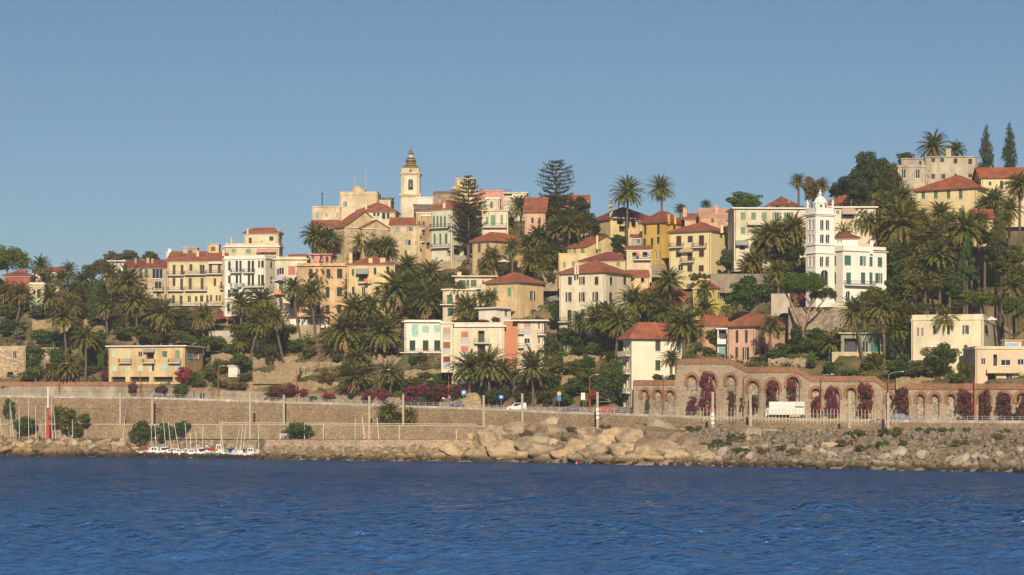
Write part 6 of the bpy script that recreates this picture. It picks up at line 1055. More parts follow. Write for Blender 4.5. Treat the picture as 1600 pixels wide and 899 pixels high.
for x, yt, yb, dd, arm, lab, sg in ((188,613,684,-3,0,'concrete mast at the left end of the basin',0),(238,617,664,2,1.8,'concrete mast behind the dense quayside bushes',0),(391,612,686,-4.4,0,'tall concrete mast at the corner of the boat basin',0),(443.6,617,664,2,0,'concrete mast left of the round quayside bush',0),(577,619,687,-4.4,4,'concrete mast left of the retaining wall palms',0),(630,616,665,2,-4,'concrete mast right of the retaining wall palms',0),
   (755.7,618,668,-1,0,'concrete mast at the left foot of the pale rock outcrop',0),(816,615,667,2,0,'concrete mast in front of the white van',0),(933.5,612.5,669,-1,3.2,'concrete mast beside the red car with a striped base',1),(1113.5,612.5,678,-4.4,3.2,'concrete mast carrying three white plates before the arcade',1),(1172.4,615.5,672,2,-3,'concrete mast just left of the truck',0),(1327,613,681,-4.4,2.6,'concrete mast right of the truck with a bracket arm',0),(1387.5,614,674,2,-2.6,'concrete mast where the arcade coping steps down',0),(1680,616,684,-3,0,'concrete mast beyond the right edge',0)):
    if x < 1600: mastp(x, yt, yb, DR(x) + dd, arm, lab, bool(sg))
def lamp(x, yt, yb, head, label, D=None):
    D = DG(x) - 1.0 if D is None else D; root = empty('street_lamp', W(x, yb, D), label, 'street lamp', 'rust red street lamps along the coast road'); b, t = W(x, yb, D), W(x, yt, D); s = MB(); s.tube(b - Vector((0, 0, .2)), b + Vector((0, 0, 3)), .2, .18, 7); s.tube(b + Vector((0, 0, 3)), t, .14, .08, 7); s.build('pole', RUST, root)
    if head:
        s = MB(); s.tube(t, t + Vector((head * .5, 0, .55)), .06, .05, 5); s.tube(t + Vector((head * .5, 0, .55)), t + Vector((head * 1.5, 0, .7)), .05, .05, 5); a = s.build('arm', GREYP, root)
        s = MB(); h = t + Vector((head * 1.5, 0, .62)); s.boxo(h - Vector((.35, .14, 0)), (.6, 0, 0), (0, .24, 0), (0, 0, .12)); s.build('lamp_head', WHITE, a)
for x, yt, yb, hd, lab in ((92.3,572,618,1.3,'rust red lamp right of the stone ruins with a bright head'),(219,579,621,0,'rust red pole in front of the orange apartment building'),(341,576,625,1,'rust red lamp left of the small white hut'),(463.4,578,630,1.3,'rust red lamp at the purple flower bank'),(592.7,582,632,1.6,'rust red lamp rising from the magenta bougainvillea'),(701,586,637,0,'rust red pole beside the warning triangle'),(921.5,590,646,1.2,'rust red lamp left of the red car'),(1037,590,650,1.6,'rust red lamp before the three lowest arches'),(1162,588,653,1.6,'rust red lamp in the middle of the high arcade'),(1283,590,657,1.6,'rust red lamp just right of the truck'),(1388,586,659,2,'rust red lamp where the arcade coping steps down'),(1522.7,590,659,0,'rust red pole near the right end of the arcade')): lamp(x, yt, yb, hd, lab)
def signp(x, yt, w_, h_, m, label, poley, D=None, tri=False, top=None, deco=None):
    D = DG(x) - 1.3 if D is None else D; root = empty('road_sign', W(x, poley, D), label, 'sign'); u = D / F; c = W(x, yt + h_ / 2, D); s = MB(); s.tube(W(x, poley, D + .06), W(x, yt + 1, D + .06), .05, n=5); s.build('pole', GREYP, root)
    hw, hh = w_ * u / 2, h_ * u / 2; s = MB()
    if tri:
        s.face([(c.x - hw, D - .02, c.z - hh), (c.x + hw, D - .02, c.z - hh), (c.x, D - .02, c.z + hh)]); pn = s.build('panel', paint((0.6, 0.06, 0.03)), root); s = MB(); k = .55; s.face([(c.x - hw * k, D - .03, c.z - hh * .7), (c.x + hw * k, D - .03, c.z - hh * .7), (c.x, D - .03, c.z + hh * .45)]); s.build('warning_field', paint((0.8, 0.78, 0.7)), pn)
    else:
        s.box(c.x - hw, c.x + hw, D - .04, D, c.z - hh, c.z + hh); pn = s.build('panel', m, root)
        if deco is not None:
            s = MB(); deco(s, c, hw, hh, D - .05); s.build('symbol', WHITE, pn)
        if top:
            s = MB(); s.tube((c.x, D - .05, c.z + hh), (c.x, D + .02, c.z + hh), hw, n=16); s.build('top_disc', top, pn)
BLU = paint((0.02, 0.20, 0.62), .4, 'blue_sign')
signp(692.6, 618, 6.5, 6.2, None, 'red edged warning triangle left of the dark car', 637, tri=True)
def camper(s, c, hw, hh, d): s.box(c.x - hw * .55, c.x + hw * .55, d, d + .02, c.z - hh * .25, c.z + hh * .45); s.box(c.x - hw * .55, c.x - hw * .1, d, d + .021, c.z - hh * .5, c.z - hh * .25)
signp(724.7, 609.5, 7.6, 8.5, BLU, 'large square blue sign with a white symbol above the dark car', 638, deco=camper)
signp(783, 617.5, 7, 6, BLU, 'square blue sign with a white symbol left of the white van', 638, deco=camper)
signp(702.8, 618.5, 2.4, 4, BLU, 'tiny blue sign on the rust red pole by the triangle', 637, deco=lambda s, c, hw, hh, d: s.box(c.x - hw * .5, c.x + hw * .5, d, d + .02, c.z - hh * .5, c.z))
signp(873.6, 615, 6, 11.5, BLU, 'tall blue bus stop board with a round yellow top', 640, top=paint((0.75, 0.50, 0.03)))
signp(911, 614, 6.5, 11, WHITE, 'white poster board on a yellowish pole left of the red lamp', 645, deco=lambda s, c, hw, hh, d: None)
s = MB(); D_ = DR(75) - 7.2; u = D_ / F; b = W(75, 684, D_); z = lambda y: zat(y, D_) - b.z
bc = empty('harbour_beacon', b, 'slender harbour beacon, red below and white above, on the breakwater', 'beacon'); WHERE.append((75, 645, 'red and white beacon'))
s.lathe(b - Vector((0, 0, .6)), [(2.9*u, 0), (2.9*u, z(668) + .6), (1.5*u, z(665) + .6), (1.25*u, z(637.5) + .6)], 12); s.build('red_column', paint((0.62, 0.02, 0.03), .4), bc)
s = MB(); s.lathe(b, [(1.2*u, z(637.4)), (1.1*u, z(605)), (.5*u, z(604.4))], 12); s.build('white_top', paint((0.8, 0.8, 0.82), .4), bc)
def pframe(x, y, w_, h_, label, D=None):
    D = DR(x) - 6.2 if D is None else D; root = empty('notice_board', W(x, y + h_, D), label, 'notice board'); a, b = W(x - w_ / 2, y, D), W(x + w_ / 2, y + h_, D); s = MB(); t = .14
    s.box(a.x, b.x, D, D + .1, a.z - t, a.z); s.box(a.x, a.x + t, D, D + .098, b.z - .3, a.z - t); s.box(b.x - t, b.x, D, D + .098, b.z - .3, a.z - t); s.build('frame', WHITE, root)
    s = MB(); s.box(a.x + t, b.x - t, D + .04, D + .08, b.z + .1, a.z - t); s.build('panel', paint((0.30, 0.24, 0.22)), root)
pframe(97, 673.5, 10, 12, 'white framed notice board on the left breakwater'); pframe(442.5, 678, 11, 8.5, 'white framed board at the start of the quay parapet')
for x, yt, lab in ((107,669,'small post lamp right of the left notice board'),(207,669,'post lamp with a round head before the quayside bushes'),(456.5,671.5,'round headed post lamp before the round quayside bush')):
    D = DR(x) - 6.6; root = empty('post_lamp', W(x, 686, D), lab, 'lamp'); s = MB(); s.tube(W(x, 687, D), W(x, yt + 3, D), .07, n=5); s.build('post', GREYP, root); s = MB(); c = W(x, yt + 1, D); s.lathe(c - Vector((0, 0, .35)), [(.1, 0), (.34, .15), (.36, .4), (.2, .65), (.05, .7)], 8); s.build('globe', WHITE, root)
for x, yt, yb, lean, lab in ((475.7,661,687,0,'upright pole of the slipway ladder by the round quayside bush'),(505.5,662,687,0,'white quay pole right of the round quayside bush'),(555,654,688,0,'white quay mast left of the leaning white pole'),(566,651,688,3.5,'leaning white pole left of the mast with the cross arm'),(589,652,688,3,'leaning white pole below the retaining wall palms'),(624,664,688,0,'short white quay pole under the right wall palm'),(713,671,691,0,'thin white pole at the right end of the quay'),(243,670,690,0,'thin pole in front of the quayside bushes')):
    D = DR(x) - 6.6; s = MB(); s.tube(W(x + lean, yb, D), W(x, yt, D), .11, .08, 6); tag(s.build('quay_pole', paint((0.7, 0.66, 0.56))), lab, 'pole')
# overhead wires
for k, dz in enumerate((8.6, 7.4)):
    s = MB(); ps = [W(p, 660, DR(p) + .2) for p in range(-100, 1701, 60)]; ps = [Vector((q.x, q.y, zR(800 + F * q.x / q.y) + dz - .4 * abs(math.sin(i * .9)))) for i, q in enumerate(ps)]
    for a, b in zip(ps[:-1], ps[1:]): s.tube(a, b, .022, n=3, cap=False)
    tag(s.build('overhead_wire', DARK), ('upper', 'lower')[k] + ' overhead wire hanging from the catenary masts', 'wire')
s = MB()
for off in (0, -.9):
    ps = [W(p, 660, DR(p) - 3.75 ) for p in range(345, 755, 10)]; ps = [Vector((q.x, q.y, zR(800 + F * q.x / q.y) + .55 + off * .45)) for q in ps]
    for a, b in zip(ps[:-1], ps[1:]): s.tube(a, b, .11, n=5, cap=False)
tag(s.build('pipe_pair', paint((0.62, 0.55, 0.42))), 'pair of pale pipes running along the low sea wall above the quay', 'pipes')
# road railings in sections, pale pickets
sec = [(-60, 60, 'beneath the stone ruin'), (60, 190, 'beneath the terracotta topped road wall'), (190, 300, 'beneath the orange apartment building'), (300, 420, 'beneath the road lodge and hut'), (420, 560, 'beneath the pink flower bank'), (560, 700, 'beneath the magenta bougainvillea'), (700, 830, 'in front of the roadside palms'), (830, 960, 'in front of the bus stop board'), (960, 1092, 'in front of the lowest arches'), (1402, 1500, 'right of the pale picket fence'), (1500, 1640, 'at the right end of the arcade')]
for a, b, w_ in sec:
    D0 = lambda p: DWA(p) + .12; root = empty('road_railing', W(a, 640, D0(a)), 'grey road railing ' + w_, 'railing', 'grey railing sections along the coast road'); s = MB()
    ps = [Vector(((p - 800) * D0(p) / F, D0(p), zRoad(p) + .35)) for p in np.linspace(a, b, 13)]
    for p, q in zip(ps[:-1], ps[1:]):
        for zz in (.35, .75): s.tube(p + Vector((0, 0, zz)), q + Vector((0, 0, zz)), .045, n=4, cap=False)
    s.build('rail', GREYP, root); P0 = None
    for p in ps[:-1]:
        if P0 is None: s = MB(); s.box(-.05, .05, -.05, .05, -.1, .82); o = s.build('post', GREYP, root); P0 = o.data; o.location = p; 
        else: o = bpy.data.objects.new('post', P0); COL.objects.link(o); o.location = p; link(o, root)
root = empty('picket_fence', W(1093, 650, DWA(1093)), 'tall pale picket fence on the retaining wall in front of the truck', 'fence'); WHERE.append((1340, 645, 'pale picket fence')); P0 = None; s = MB()
ps = [(p, Vector(((p - 800) * (DWA(p) - .1) / F, DWA(p) - .1, zRoad(p) - .25))) for p in np.linspace(1094, 1400, 58)]
for (p, a), (q, b) in zip(ps[:-1], ps[1:]):
    for zz in (.35, 1.5): s.tube(a + Vector((0, 0, zz)), b + Vector((0, 0, zz)), .03, n=4, cap=False)
PK = paint((0.50, 0.44, 0.33), .8, 'picket_paint'); s.build('rail', PK, root)
for i, (p, a) in enumerate(ps):
    if P0 is None: s = MB(); s.box(-.055, .055, -.04, .04, -.5, 2.5); o = s.build('picket', PK, root); P0 = o.data; o.location = a
    else: o = bpy.data.objects.new('picket', P0); COL.objects.link(o); o.location = a; link(o, root)
# ---------------------------------------------------------------- vehicles
TYRE = paint((0.02, 0.02, 0.02), .8, 'tyre'); LREDM = paint((0.4, 0.01, 0.01), .3, 'tail_lamp')
def car(x, kind, col, label, rev=False, off=2.2, Dx=None, zb=None):
    D = DG(x) - off - 1.0 if Dx is None else Dx; zb = zRoad(x) + .03 if zb is None else zb; c = Vector(((x - 800) * D / F, D, zb)); root = empty('parked_car', c, label, 'car', 'cars on the coast road'); body = paint(col, .55, 'car_paint')
    L, Wd = {'hatch': (3.9, 1.7), 'wagon': (4.5, 1.75), 'van': (4.6, 1.85)}[kind]; sg = -1 if rev else 1
    prof = {'hatch': [(-1.95,.35),(-1.97,.75),(-1.75,.95),(-1.4,1.42),(-.9,1.5),(.3,1.47),(.95,.98),(1.8,.82),(1.95,.6),(1.93,.35)], 'wagon': [(-2.25,.35),(-2.27,.8),(-2.1,1.0),(-1.75,1.46),(-1.2,1.52),(.4,1.5),(1.1,1.0),(2.05,.82),(2.25,.6),(2.22,.35)], 'van': [(-2.3,.35),(-2.32,.9),(-2.25,1.75),(-2.0,1.88),(.4,1.86),(1.2,1.15),(2.1,.95),(2.3,.65),(2.28,.35)]}[kind]
    s = MB(); n = len(prof)
    def ring(y, ins):
        return [(c.x + sg * a, c.y + y * (1 - (ins if b > 1.02 else 0)), c.z + b) for a, b in prof]
    f0, f1 = ring(-Wd / 2, .14), ring(Wd / 2, .14); s.face(f0); s.face(list(reversed(f1)))
    for i in range(n): s.face([f0[i], f1[i], f1[(i+1) % n], f0[(i+1) % n]])
    s.build('body', body, root)
    g = MB(); top = max(b for a, b in prof); xs = [a for a, b in prof if b > top - .1]; a0, a1 = min(xs), max(xs)
    yy = Wd / 2 * .86 + .012; g.face([(c.x + sg * (a0 - .2), c.y - yy - .03, c.z + 1.02), (c.x + sg * (a1 + .45), c.y - yy - .03, c.z + 1.02), (c.x + sg * (a1 - .05), c.y - yy, c.z + top - .12), (c.x + sg * (a0 + .05), c.y - yy, c.z + top - .12)])
    gi = g.build('side_window', GLASS, root); g = MB()
    i0 = [i for i in range(n) if prof[i] == (a1, dict(prof)[a1])][0]; (xa, za), (xb, zb_) = prof[i0], prof[i0 + 1]; nx = .03
    g.face([(c.x + sg * (xa + .08), c.y - Wd * .36, c.z + za - .05), (c.x + sg * (xa + .08), c.y + Wd * .36, c.z + za - .05), (c.x + sg * (xb + .0), c.y + Wd * .4, c.z + zb_ + .05), (c.x + sg * (xb + .0), c.y - Wd * .4, c.z + zb_ + .05)]); g.build('windscreen', GLASS, root)
    for a in (-L * .32, L * .32):
        for y in (-Wd / 2 + .02, Wd / 2 - .22):
            s = MB(); s.tube((c.x + sg * a, c.y + y - .03, c.z + .31), (c.x + sg * a, c.y + y + .2, c.z + .31), .31, n=14); w_ = s.build('wheel', TYRE, root)
            if y < 0: s = MB(); s.tube((c.x + sg * a, c.y + y - .045, c.z + .31), (c.x + sg * a, c.y + y - .03, c.z + .31), .18, n=10); s.build('rim', GREYP, w_)
    for nm, a, m, zz in (('headlight', L / 2 - .12, WHITE, .62), ('tail_light', -L / 2 - .0, LREDM, .78)):
        s = MB(); s.box(*sorted((c.x + sg * a, c.x + sg * (a - (.25 if a > 0 else -.12)))), c.y - Wd / 2 - .015, c.y - Wd / 2 + .2, c.z + zz, c.z + zz + .16); s.build(nm, m, root)
    return root
car(712.5, 'hatch', (0.02, 0.03, 0.06), 'dark blue car left of the large blue sign', rev=True, off=3.4); car(807, 'van', (0.75, 0.75, 0.75), 'white van with dark windows by the roadside palms', rev=True, off=3.4)
car(891, 'wagon', (0.03, 0.045, 0.07), 'dark estate car between the bus stop board and the poster board', rev=True, off=3.6); car(947.5, 'wagon', (0.35, 0.012, 0.015), 'red car right of the striped concrete mast', off=3.6)
car(971, 'hatch', (0.05, 0.04, 0.04), 'dark car with a bright rear beside the red car', rev=True, off=2.6); car(1409, 'hatch', (0.10, 0.17, 0.27), 'blue car half hidden at the right end of the picket fence', off=3.6); car(252, 'hatch', (0.03, 0.05, 0.12), 'dark blue car by the road lodge', off=3.6)
for x, yb, cl, lab in ((868, 473, (0.1, 0.1, 0.11), 'dark parked car behind the apricot villa'), (1230, 500, (0.05, 0.05, 0.06), 'dark parked car behind the pink villa roof'), (1493, 492, (0.2, 0.24, 0.28), 'blue grey car on the terrace behind the parasol')):
    D = hillD(x, yb); 
    if x == 1493: continue
    c = W(x, yb, D); car(x, 'hatch', cl, lab, Dx=D, zb=max(c.z, float(tz(c.x, D))))
def truck(x):
    D = DG(x) - 4.3; c = Vector(((x - 800) * D / F, D, zRoad(x) + .03)); u = D / F; root = empty('box_truck', c, 'white box truck driving left in front of the arcade', 'truck'); WHERE.append((x, 640, 'white truck'))
    X = lambda p: (p - 800) * u; Wd = 2.4; x0, x1 = X(1201), X(1256); zt = zat(628, D) - c.z; zf = .95
    s = MB(); s.box(x0, x1, D - Wd / 2, D + Wd / 2, c.z + zf, c.z + zt); s.build('cargo_box', paint((0.74, 0.72, 0.66), .4), root)
    s = MB(); 
    for zz in (.33, .66): s.box(x0 + .05, x1 - .05, D - Wd / 2 - .02, D - Wd / 2, c.z + zf + (zt - zf) * zz, c.z + zf + (zt - zf) * zz + .05)
    s.box(X(1240.6), X(1240.9), D - Wd / 2 - .02, D - Wd / 2, c.z + zf, c.z + zt); s.build('panel_seam', GREYP, root)
    s = MB(); s.box(X(1241.5), X(1255), D - Wd / 2 - .5, D - Wd / 2 - .0, c.z + zt - 1.0, c.z + zt - .9); s.box(X(1241.5), X(1255), D - Wd / 2 - .03, D - Wd / 2 - .001, c.z + zt - .88, c.z + zt - .1); s.build('refrigerator_unit', paint((0.55, 0.54, 0.5)), root)
    xc = X(1195.5); s = MB(); pr = [(xc, .5), (xc - .05, 1.2), (xc + .25, 2.3), (x0 - .1, 2.4), (x0 - .1, .5)]
    a = [(p, D - 1.1, c.z + z) for p, z in pr]; b = [(p, D + 1.1, c.z + z) for p, z in pr]; s.face(a); s.face(list(reversed(b)))
    for i in range(5): s.face([a[i], b[i], b[(i + 1) % 5], a[(i + 1) % 5]])
    cab = s.build('cab', paint((0.7, 0.69, 0.66), .3), root); s = MB(); s.face([(xc + .28, D - 1.12, c.z + 1.35), (x0 - .25, D - 1.12, c.z + 1.35), (x0 - .25, D - 1.12, c.z + 2.15), (xc + .42, D - 1.12, c.z + 2.15)]); s.build('cab_window', GLASS, cab)
    s = MB(); s.box(xc + .3, x1 - .2, D - .5, D + .5, c.z + .6, c.z + zf - .01); s.build('chassis', DARK, root)
    s = MB(); s.box(X(1232), X(1250), D - Wd / 2 + .01, D - Wd / 2 + .05, c.z + .55, c.z + .85); s.build('side_guard', paint((0.55, 0.40, 0.05)), root)
    for p in (1198, 1236, 1243, 1251):
        for y in (-1.15, .9): s = MB(); s.tube((X(p) + .3, D + y, c.z + .48), (X(p) + .3, D + y + .28, c.z + .48), .48, n=14); s.build('wheel', TYRE, root)
truck(1225)
# ---------------------------------------------------------------- boats
HULLW = paint((0.72, 0.71, 0.68), .3, 'boat_gelcoat'); MASTM = paint((0.72, 0.68, 0.58), .4, 'mast_alloy'); NAVY = paint((0.03, 0.035, 0.12), .8, 'boat_canvas')
def boat(x, yw, Lm, label, mast=None, rz=0.0, hull=None, cabin='low', canvas=None, sail=True, D=None, mastx=None):
    Lm = Lm * (.72 if hull is None else 1)
    D = DS(x) + 13 if D is None else D; wz = 0.0; c = Vector(((x - 800) * D / F, D, wz)); root = empty('moored_boat', c, label, 'boat', 'boats moored in the basin')
    ca, sa = math.cos(rz), math.sin(rz); X = lambda p: (c.x + p[0] * ca - p[1] * sa, c.y + p[0] * sa + p[1] * ca, c.z + p[2]); bw = Lm * .15 + .35
    st = [(-.5, .72, .62, 0), (-.3, .95, .66, 0), (0, 1, .74, 0), (.25, .82, .86, 0), (.42, .42, 1.0, .05), (.52, .03, 1.1, .25)]; s = MB(); rows = []
    for t, bf, h_, k in st:
        hh = h_ * (1.25 + Lm * .07); rows.append([(t * Lm, -bw * bf, hh), (t * Lm, -bw * bf * .8, .05), (t * Lm, 0, -.35 + k), (t * Lm, bw * bf * .8, .05), (t * Lm, bw * bf, hh)])
    for r0, r1 in zip(rows[:-1], rows[1:]):
        for i in range(4): s.face([X(r0[i]), X(r1[i]), X(r1[i+1]), X(r0[i+1])])
        s.face([X(r0[4]), X(r1[4]), X(r1[0]), X(r0[0])], 1)
    s.face([X(p) for p in reversed(rows[0])]); s.build('hull', [hull or HULLW, HULLW], root); dz = rows[2][0][2]
    if cabin:
        s = MB(); hh, l0, l1, ww = {'low': (.75, -.12, .28, .55), 'wheel': (1.9, -.08, .16, .7), 'motor': (1.25, -.2, .2, .72)}[cabin]; b0 = [X((l0*Lm, -bw*ww, dz - .1)), X((l1*Lm, -bw*ww*.8, dz - .1)), X((l1*Lm, bw*ww*.8, dz - .1)), X((l0*Lm, bw*ww, dz - .1))]; t0 = [X(((l0+.02)*Lm, -bw*ww*.88, dz + hh)), X(((l1-.07)*Lm, -bw*ww*.66, dz + hh)), X(((l1-.07)*Lm, bw*ww*.66, dz + hh)), X(((l0+.02)*Lm, bw*ww*.88, dz + hh))]
        for i in range(4): s.face([b0[i], b0[(i+1) % 4], t0[(i+1) % 4], t0[i]])
        s.face(t0); cb = s.build('cabin', HULLW, root); s = MB()
        for q in (.18, .55): 
            P = lambda u_, v_: Vector(b0[0]).lerp(Vector(b0[1]), u_).lerp(Vector(t0[0]).lerp(Vector(t0[1]), u_), v_) + Vector((sa, -ca, 0)) * .015
            s.face([P(q, .42), P(q + .26, .42), P(q + .26, .85), P(q, .85)])
        s.build('cabin_window', GLASS, cb)
        if cabin == 'motor': s = MB(); s.boxo(Vector(X((-.3*Lm, -bw*.6, dz + 1.65))), Vector(X((.08*Lm, -bw*.6, dz + 1.65))) - Vector(X((-.3*Lm, -bw*.6, dz + 1.65))), Vector(X((-.3*Lm, bw*.6, dz + 1.65))) - Vector(X((-.3*Lm, -bw*.6, dz + 1.65))), (0, 0, .08)); [s.tube(X((q*Lm, w_*bw*.55, dz)), X((q*Lm, w_*bw*.55, dz + 1.65)), .03, n=4) for q in (-.28, .06) for w_ in (-1, 1)]; s.build('hardtop', HULLW, root)
    if canvas: s = MB(); s.tube(X((-.42*Lm, 0, dz + .75)), X((-.02*Lm, 0, dz + .95)), .26, .18, 8); s.build('canvas_cover', canvas, root)
    if mast:
        mt = W(mastx if mastx else x, mast, D); mp = Vector(X((.06*Lm, 0, dz))); mt.y = D; s = MB(); s.tube(mp, mt, .085, .06, 6); s.build('mast', MASTM, root)
        if sail: s = MB(); s.tube(mp + Vector((0, 0, .9)), X((-.38*Lm, 0, dz + .95)), .07, n=5); s.build('boom', MASTM, root)
        s = MB(); s.tube(X((.5*Lm, 0, dz)), mt, .015, n=3, cap=False); s.tube(X((-.48*Lm, 0, dz)), mt, .015, n=3, cap=False); s.build('rigging', GREYP, root)
    return root
q = DR
REDC = paint((0.35, 0.02, 0.03), .8, 'red_canvas'); YELC = paint((0.6, 0.4, 0.05), .8, 'yellow_canvas'); LB = paint((0.10, 0.40, 0.62), .4, 'light_blue_hull')
for a in ((4,627,dict(mastx=-3),'sailing boat with a leaning mast at the left edge'),(15.6,627,{},'sailing boat left of the leaning pair of masts'),(22,640,dict(mastx=17),'sailing boat with a mast leaning left near the left edge'),(29.6,635.5,{},'short masted sailing boat left of the tallest white mast'),(44,617,{},'sailing boat with the tallest mast left of the beacon'),(55.6,634.5,{},'sailing boat between the tallest mast and the beacon'),(70.7,634.5,{},'sailing boat whose mast touches the left of the beacon'),(80.5,623,{},'sailing boat whose mast stands right of the beacon'),(87,642,dict(mastx=84),'sailing boat with a leaning mast left of the notice board'),(113,655,{},'sailing boat right of the first post lamp')):
    boat(a[0], 700, 6.5, a[3], mast=a[1], rz=1.1, D=DR(a[0]) - 7.4 if False else DS(a[0]) + 12.5, **a[2])
for p in (190,): pass
bs = [(188,702,7,'sailing boat with a blue hull stripe at the left mouth of the basin',dict(mast=639,mastx=197,rz=.3,canvas=LB)),(205,700,5,'small white boat under a red cover by the breakwater end',dict(rz=.2,canvas=REDC,cabin=None)),(218,700,7,'long white boat under a yellow cover',dict(rz=.1,canvas=YELC,cabin=None)),(236,701,7,'sailing boat with a red sail cover left of the white motor yacht',dict(mast=664,rz=.15,canvas=REDC)),(243,706,7.5,'white motor yacht with a raked bow beside the red covered boat',dict(rz=-.25,cabin='motor',mast=664,mastx=242)),
      (258,705,7,'white yacht with a tall mast and hardtop in the basin',dict(mast=657,mastx=255,rz=-.3,cabin='motor')),(266,708,7,'white yacht in front with a dark striped deck',dict(mast=659,mastx=263,rz=-.2,cabin='low',canvas=NAVY)),(278,707,7,'white sailing boat with a mast leaning left in the middle of the basin',dict(mast=661,mastx=272,rz=.2)),(292,706,6.5,'white sailing boat with a slightly leaning mast by the palm like bush',dict(mast=660,mastx=289,rz=-.9)),(297,710,5.5,'white sailing boat with a short thick mast',dict(mast=675,mastx=297,rz=.2,cabin='low')),
      (306,709,5.5,'small white boat with a short upright mast',dict(mast=675,rz=.1)),(315,709,6,'white boat with a square cabin left of the blue hulled boat',dict(mast=664,mastx=317,rz=-.1,cabin='motor')),(322,711,5,'small cabin boat touching the blue hulled boat',dict(rz=.2,cabin='wheel',canvas=NAVY)),(341,714,7.6,'light blue hulled fishing boat with a white wheelhouse',dict(mast=657.5,mastx=347.5,rz=.08,hull=LB,cabin='wheel',canvas=REDC,sail=False)),(349,709,6,'white sailing boat right behind the blue hulled boat',dict(mast=659,mastx=343,rz=.9)),
      (358,712,4.6,'cream dinghy right of the blue hulled boat',dict(rz=.5,cabin=None)),(366,707,6,'sailing boat with a strongly leaning mast',dict(mast=670,mastx=374,rz=.9,canvas=NAVY)),(374,706,6,'sailing boat with the leftmost of two parallel leaning masts',dict(mast=664,mastx=379,rz=1.0)),(378,706,6,'sailing boat with the rightmost of two parallel leaning masts',dict(mast=660,mastx=385,rz=1.1)),(391,704,6,'white boat with a striped cabin near the quay end',dict(rz=.3,cabin='motor',canvas=NAVY)),(403,700,5,'white boat with a straight mast beside the quay end',dict(mast=661,mastx=403.6,rz=.8))]
for x, yw, L, lab, kw in bs: boat(x, yw, L, lab, D=DS(x) + (7.2 if yw > 708 else 9.5 + (708 - yw) * .7), **kw)
WHERE.append((300, 700, 'boat basin'))
s = MB(); c = Vector(((338.5 - 800) * (DS(341) + 6) / F, DS(341) + 6, 2.1)); s.lathe(c, [(.1, -.35), (.35, -.2), (.4, .1), (.2, .35)], 10); tag(s.build('buoy', paint((0.7, 0.42, 0.02))), 'yellow fender buoy hanging on the blue hulled boat', 'buoy')
s = MB(); D_ = DS(901) - 6; s.lathe(((901 - 800) * D_ / F, D_, -.2), [(.2, 0), (.3, .3), (.22, .55), (.08, .8)], 10); tag(s.build('buoy', paint((0.65, 0.08, 0.04))), 'small red buoy floating near the pale rocks', 'buoy')
s = MB(); D_ = DR(852) - 13; c = W(852, 691, D_); s.boxo(c - Vector((.9, .4, .2)), (1.8, 0, .15), (0, .8, 0), (0, 0, .5)); s.boxo(c + Vector((-.5, -.3, .3)), (.9, 0, .1), (0, .6, 0), (0, 0, .35)); tag(s.build('small_boat', HULLW), 'upturned white dinghy lying on the pale rocks', 'dinghy')
# parasols, awning pavilion and terrace things
def parasol(x, yt, w_, yb, m, label, D, square=False):
    root = empty('parasol', W(x, yb, D), label, 'parasol'); t = W(x, yt, D); u = D / F; s = MB(); s.tube(W(x, yb + 1, D), t, .04, n=5); s.build('pole', GREYP, root); s = MB(); n = 4 if square else 8; s.lathe(t - Vector((0, 0, .55)), [(w_ * u / 2, -.18), (w_ * u / 2 + .02, 0), (.05, .6)], n, rot=.5); s.build('canopy', m, root)
parasol(787.5, 405.5, 20, 418, WHITE, 'white parasol on the terrace of the ochre villa', hillD(787, 427) - 1.5)
parasol(1549, 495, 20, 506, WHITE, 'white parasol on the long cream terrace house', hillD(1537, 562) + 6, True); parasol(1466, 498, 13, 508, WHITE, 'small white parasol left of the terrace parasol', hillD(1537, 562) + 5, True)
def pav(x0, x1, yt, yb, label, m):
    D = hillD((x0 + x1) / 2, 500) ; root = empty('awning_tent', W(x0, yb, D), label, 'canopy'); a, b = W(x0, yt, D), W(x1, yb, D); s = MB(); mid = (a.x + b.x) / 2
    for l, r in ((a.x, a.x + (b.x - a.x) * .6), (a.x + (b.x - a.x) * .62, b.x)):
        c = (l + r) / 2; zt = a.z if l == a.x else a.z - .5; ze = zt - 1.0
        q = [(l, D - 2, ze), (r, D - 2, ze), (r, D + 2, ze), (l, D + 2, ze)]; t = (c, D, zt)
        for i in range(4): s.face([q[i], q[(i + 1) % 4], t]); s.face([(q[i][0], q[i][1], ze - .25), (q[(i + 1) % 4][0], q[(i + 1) % 4][1], ze - .25), q[(i + 1) % 4], q[i]])
    s.build('canopy', m, root); s = MB()
    for x in (a.x + .2, a.x + (b.x - a.x) * .61, b.x - .2): s.tube((x, D - 1.9, b.z - 1), (x, D - 1.9, a.z - 1), .07, n=5)
    s.build('frame', WHITE, root)
pav(336, 369, 491.5, 508, 'dark red twin peaked canopy in front of the tall narrow white house', AWNR)
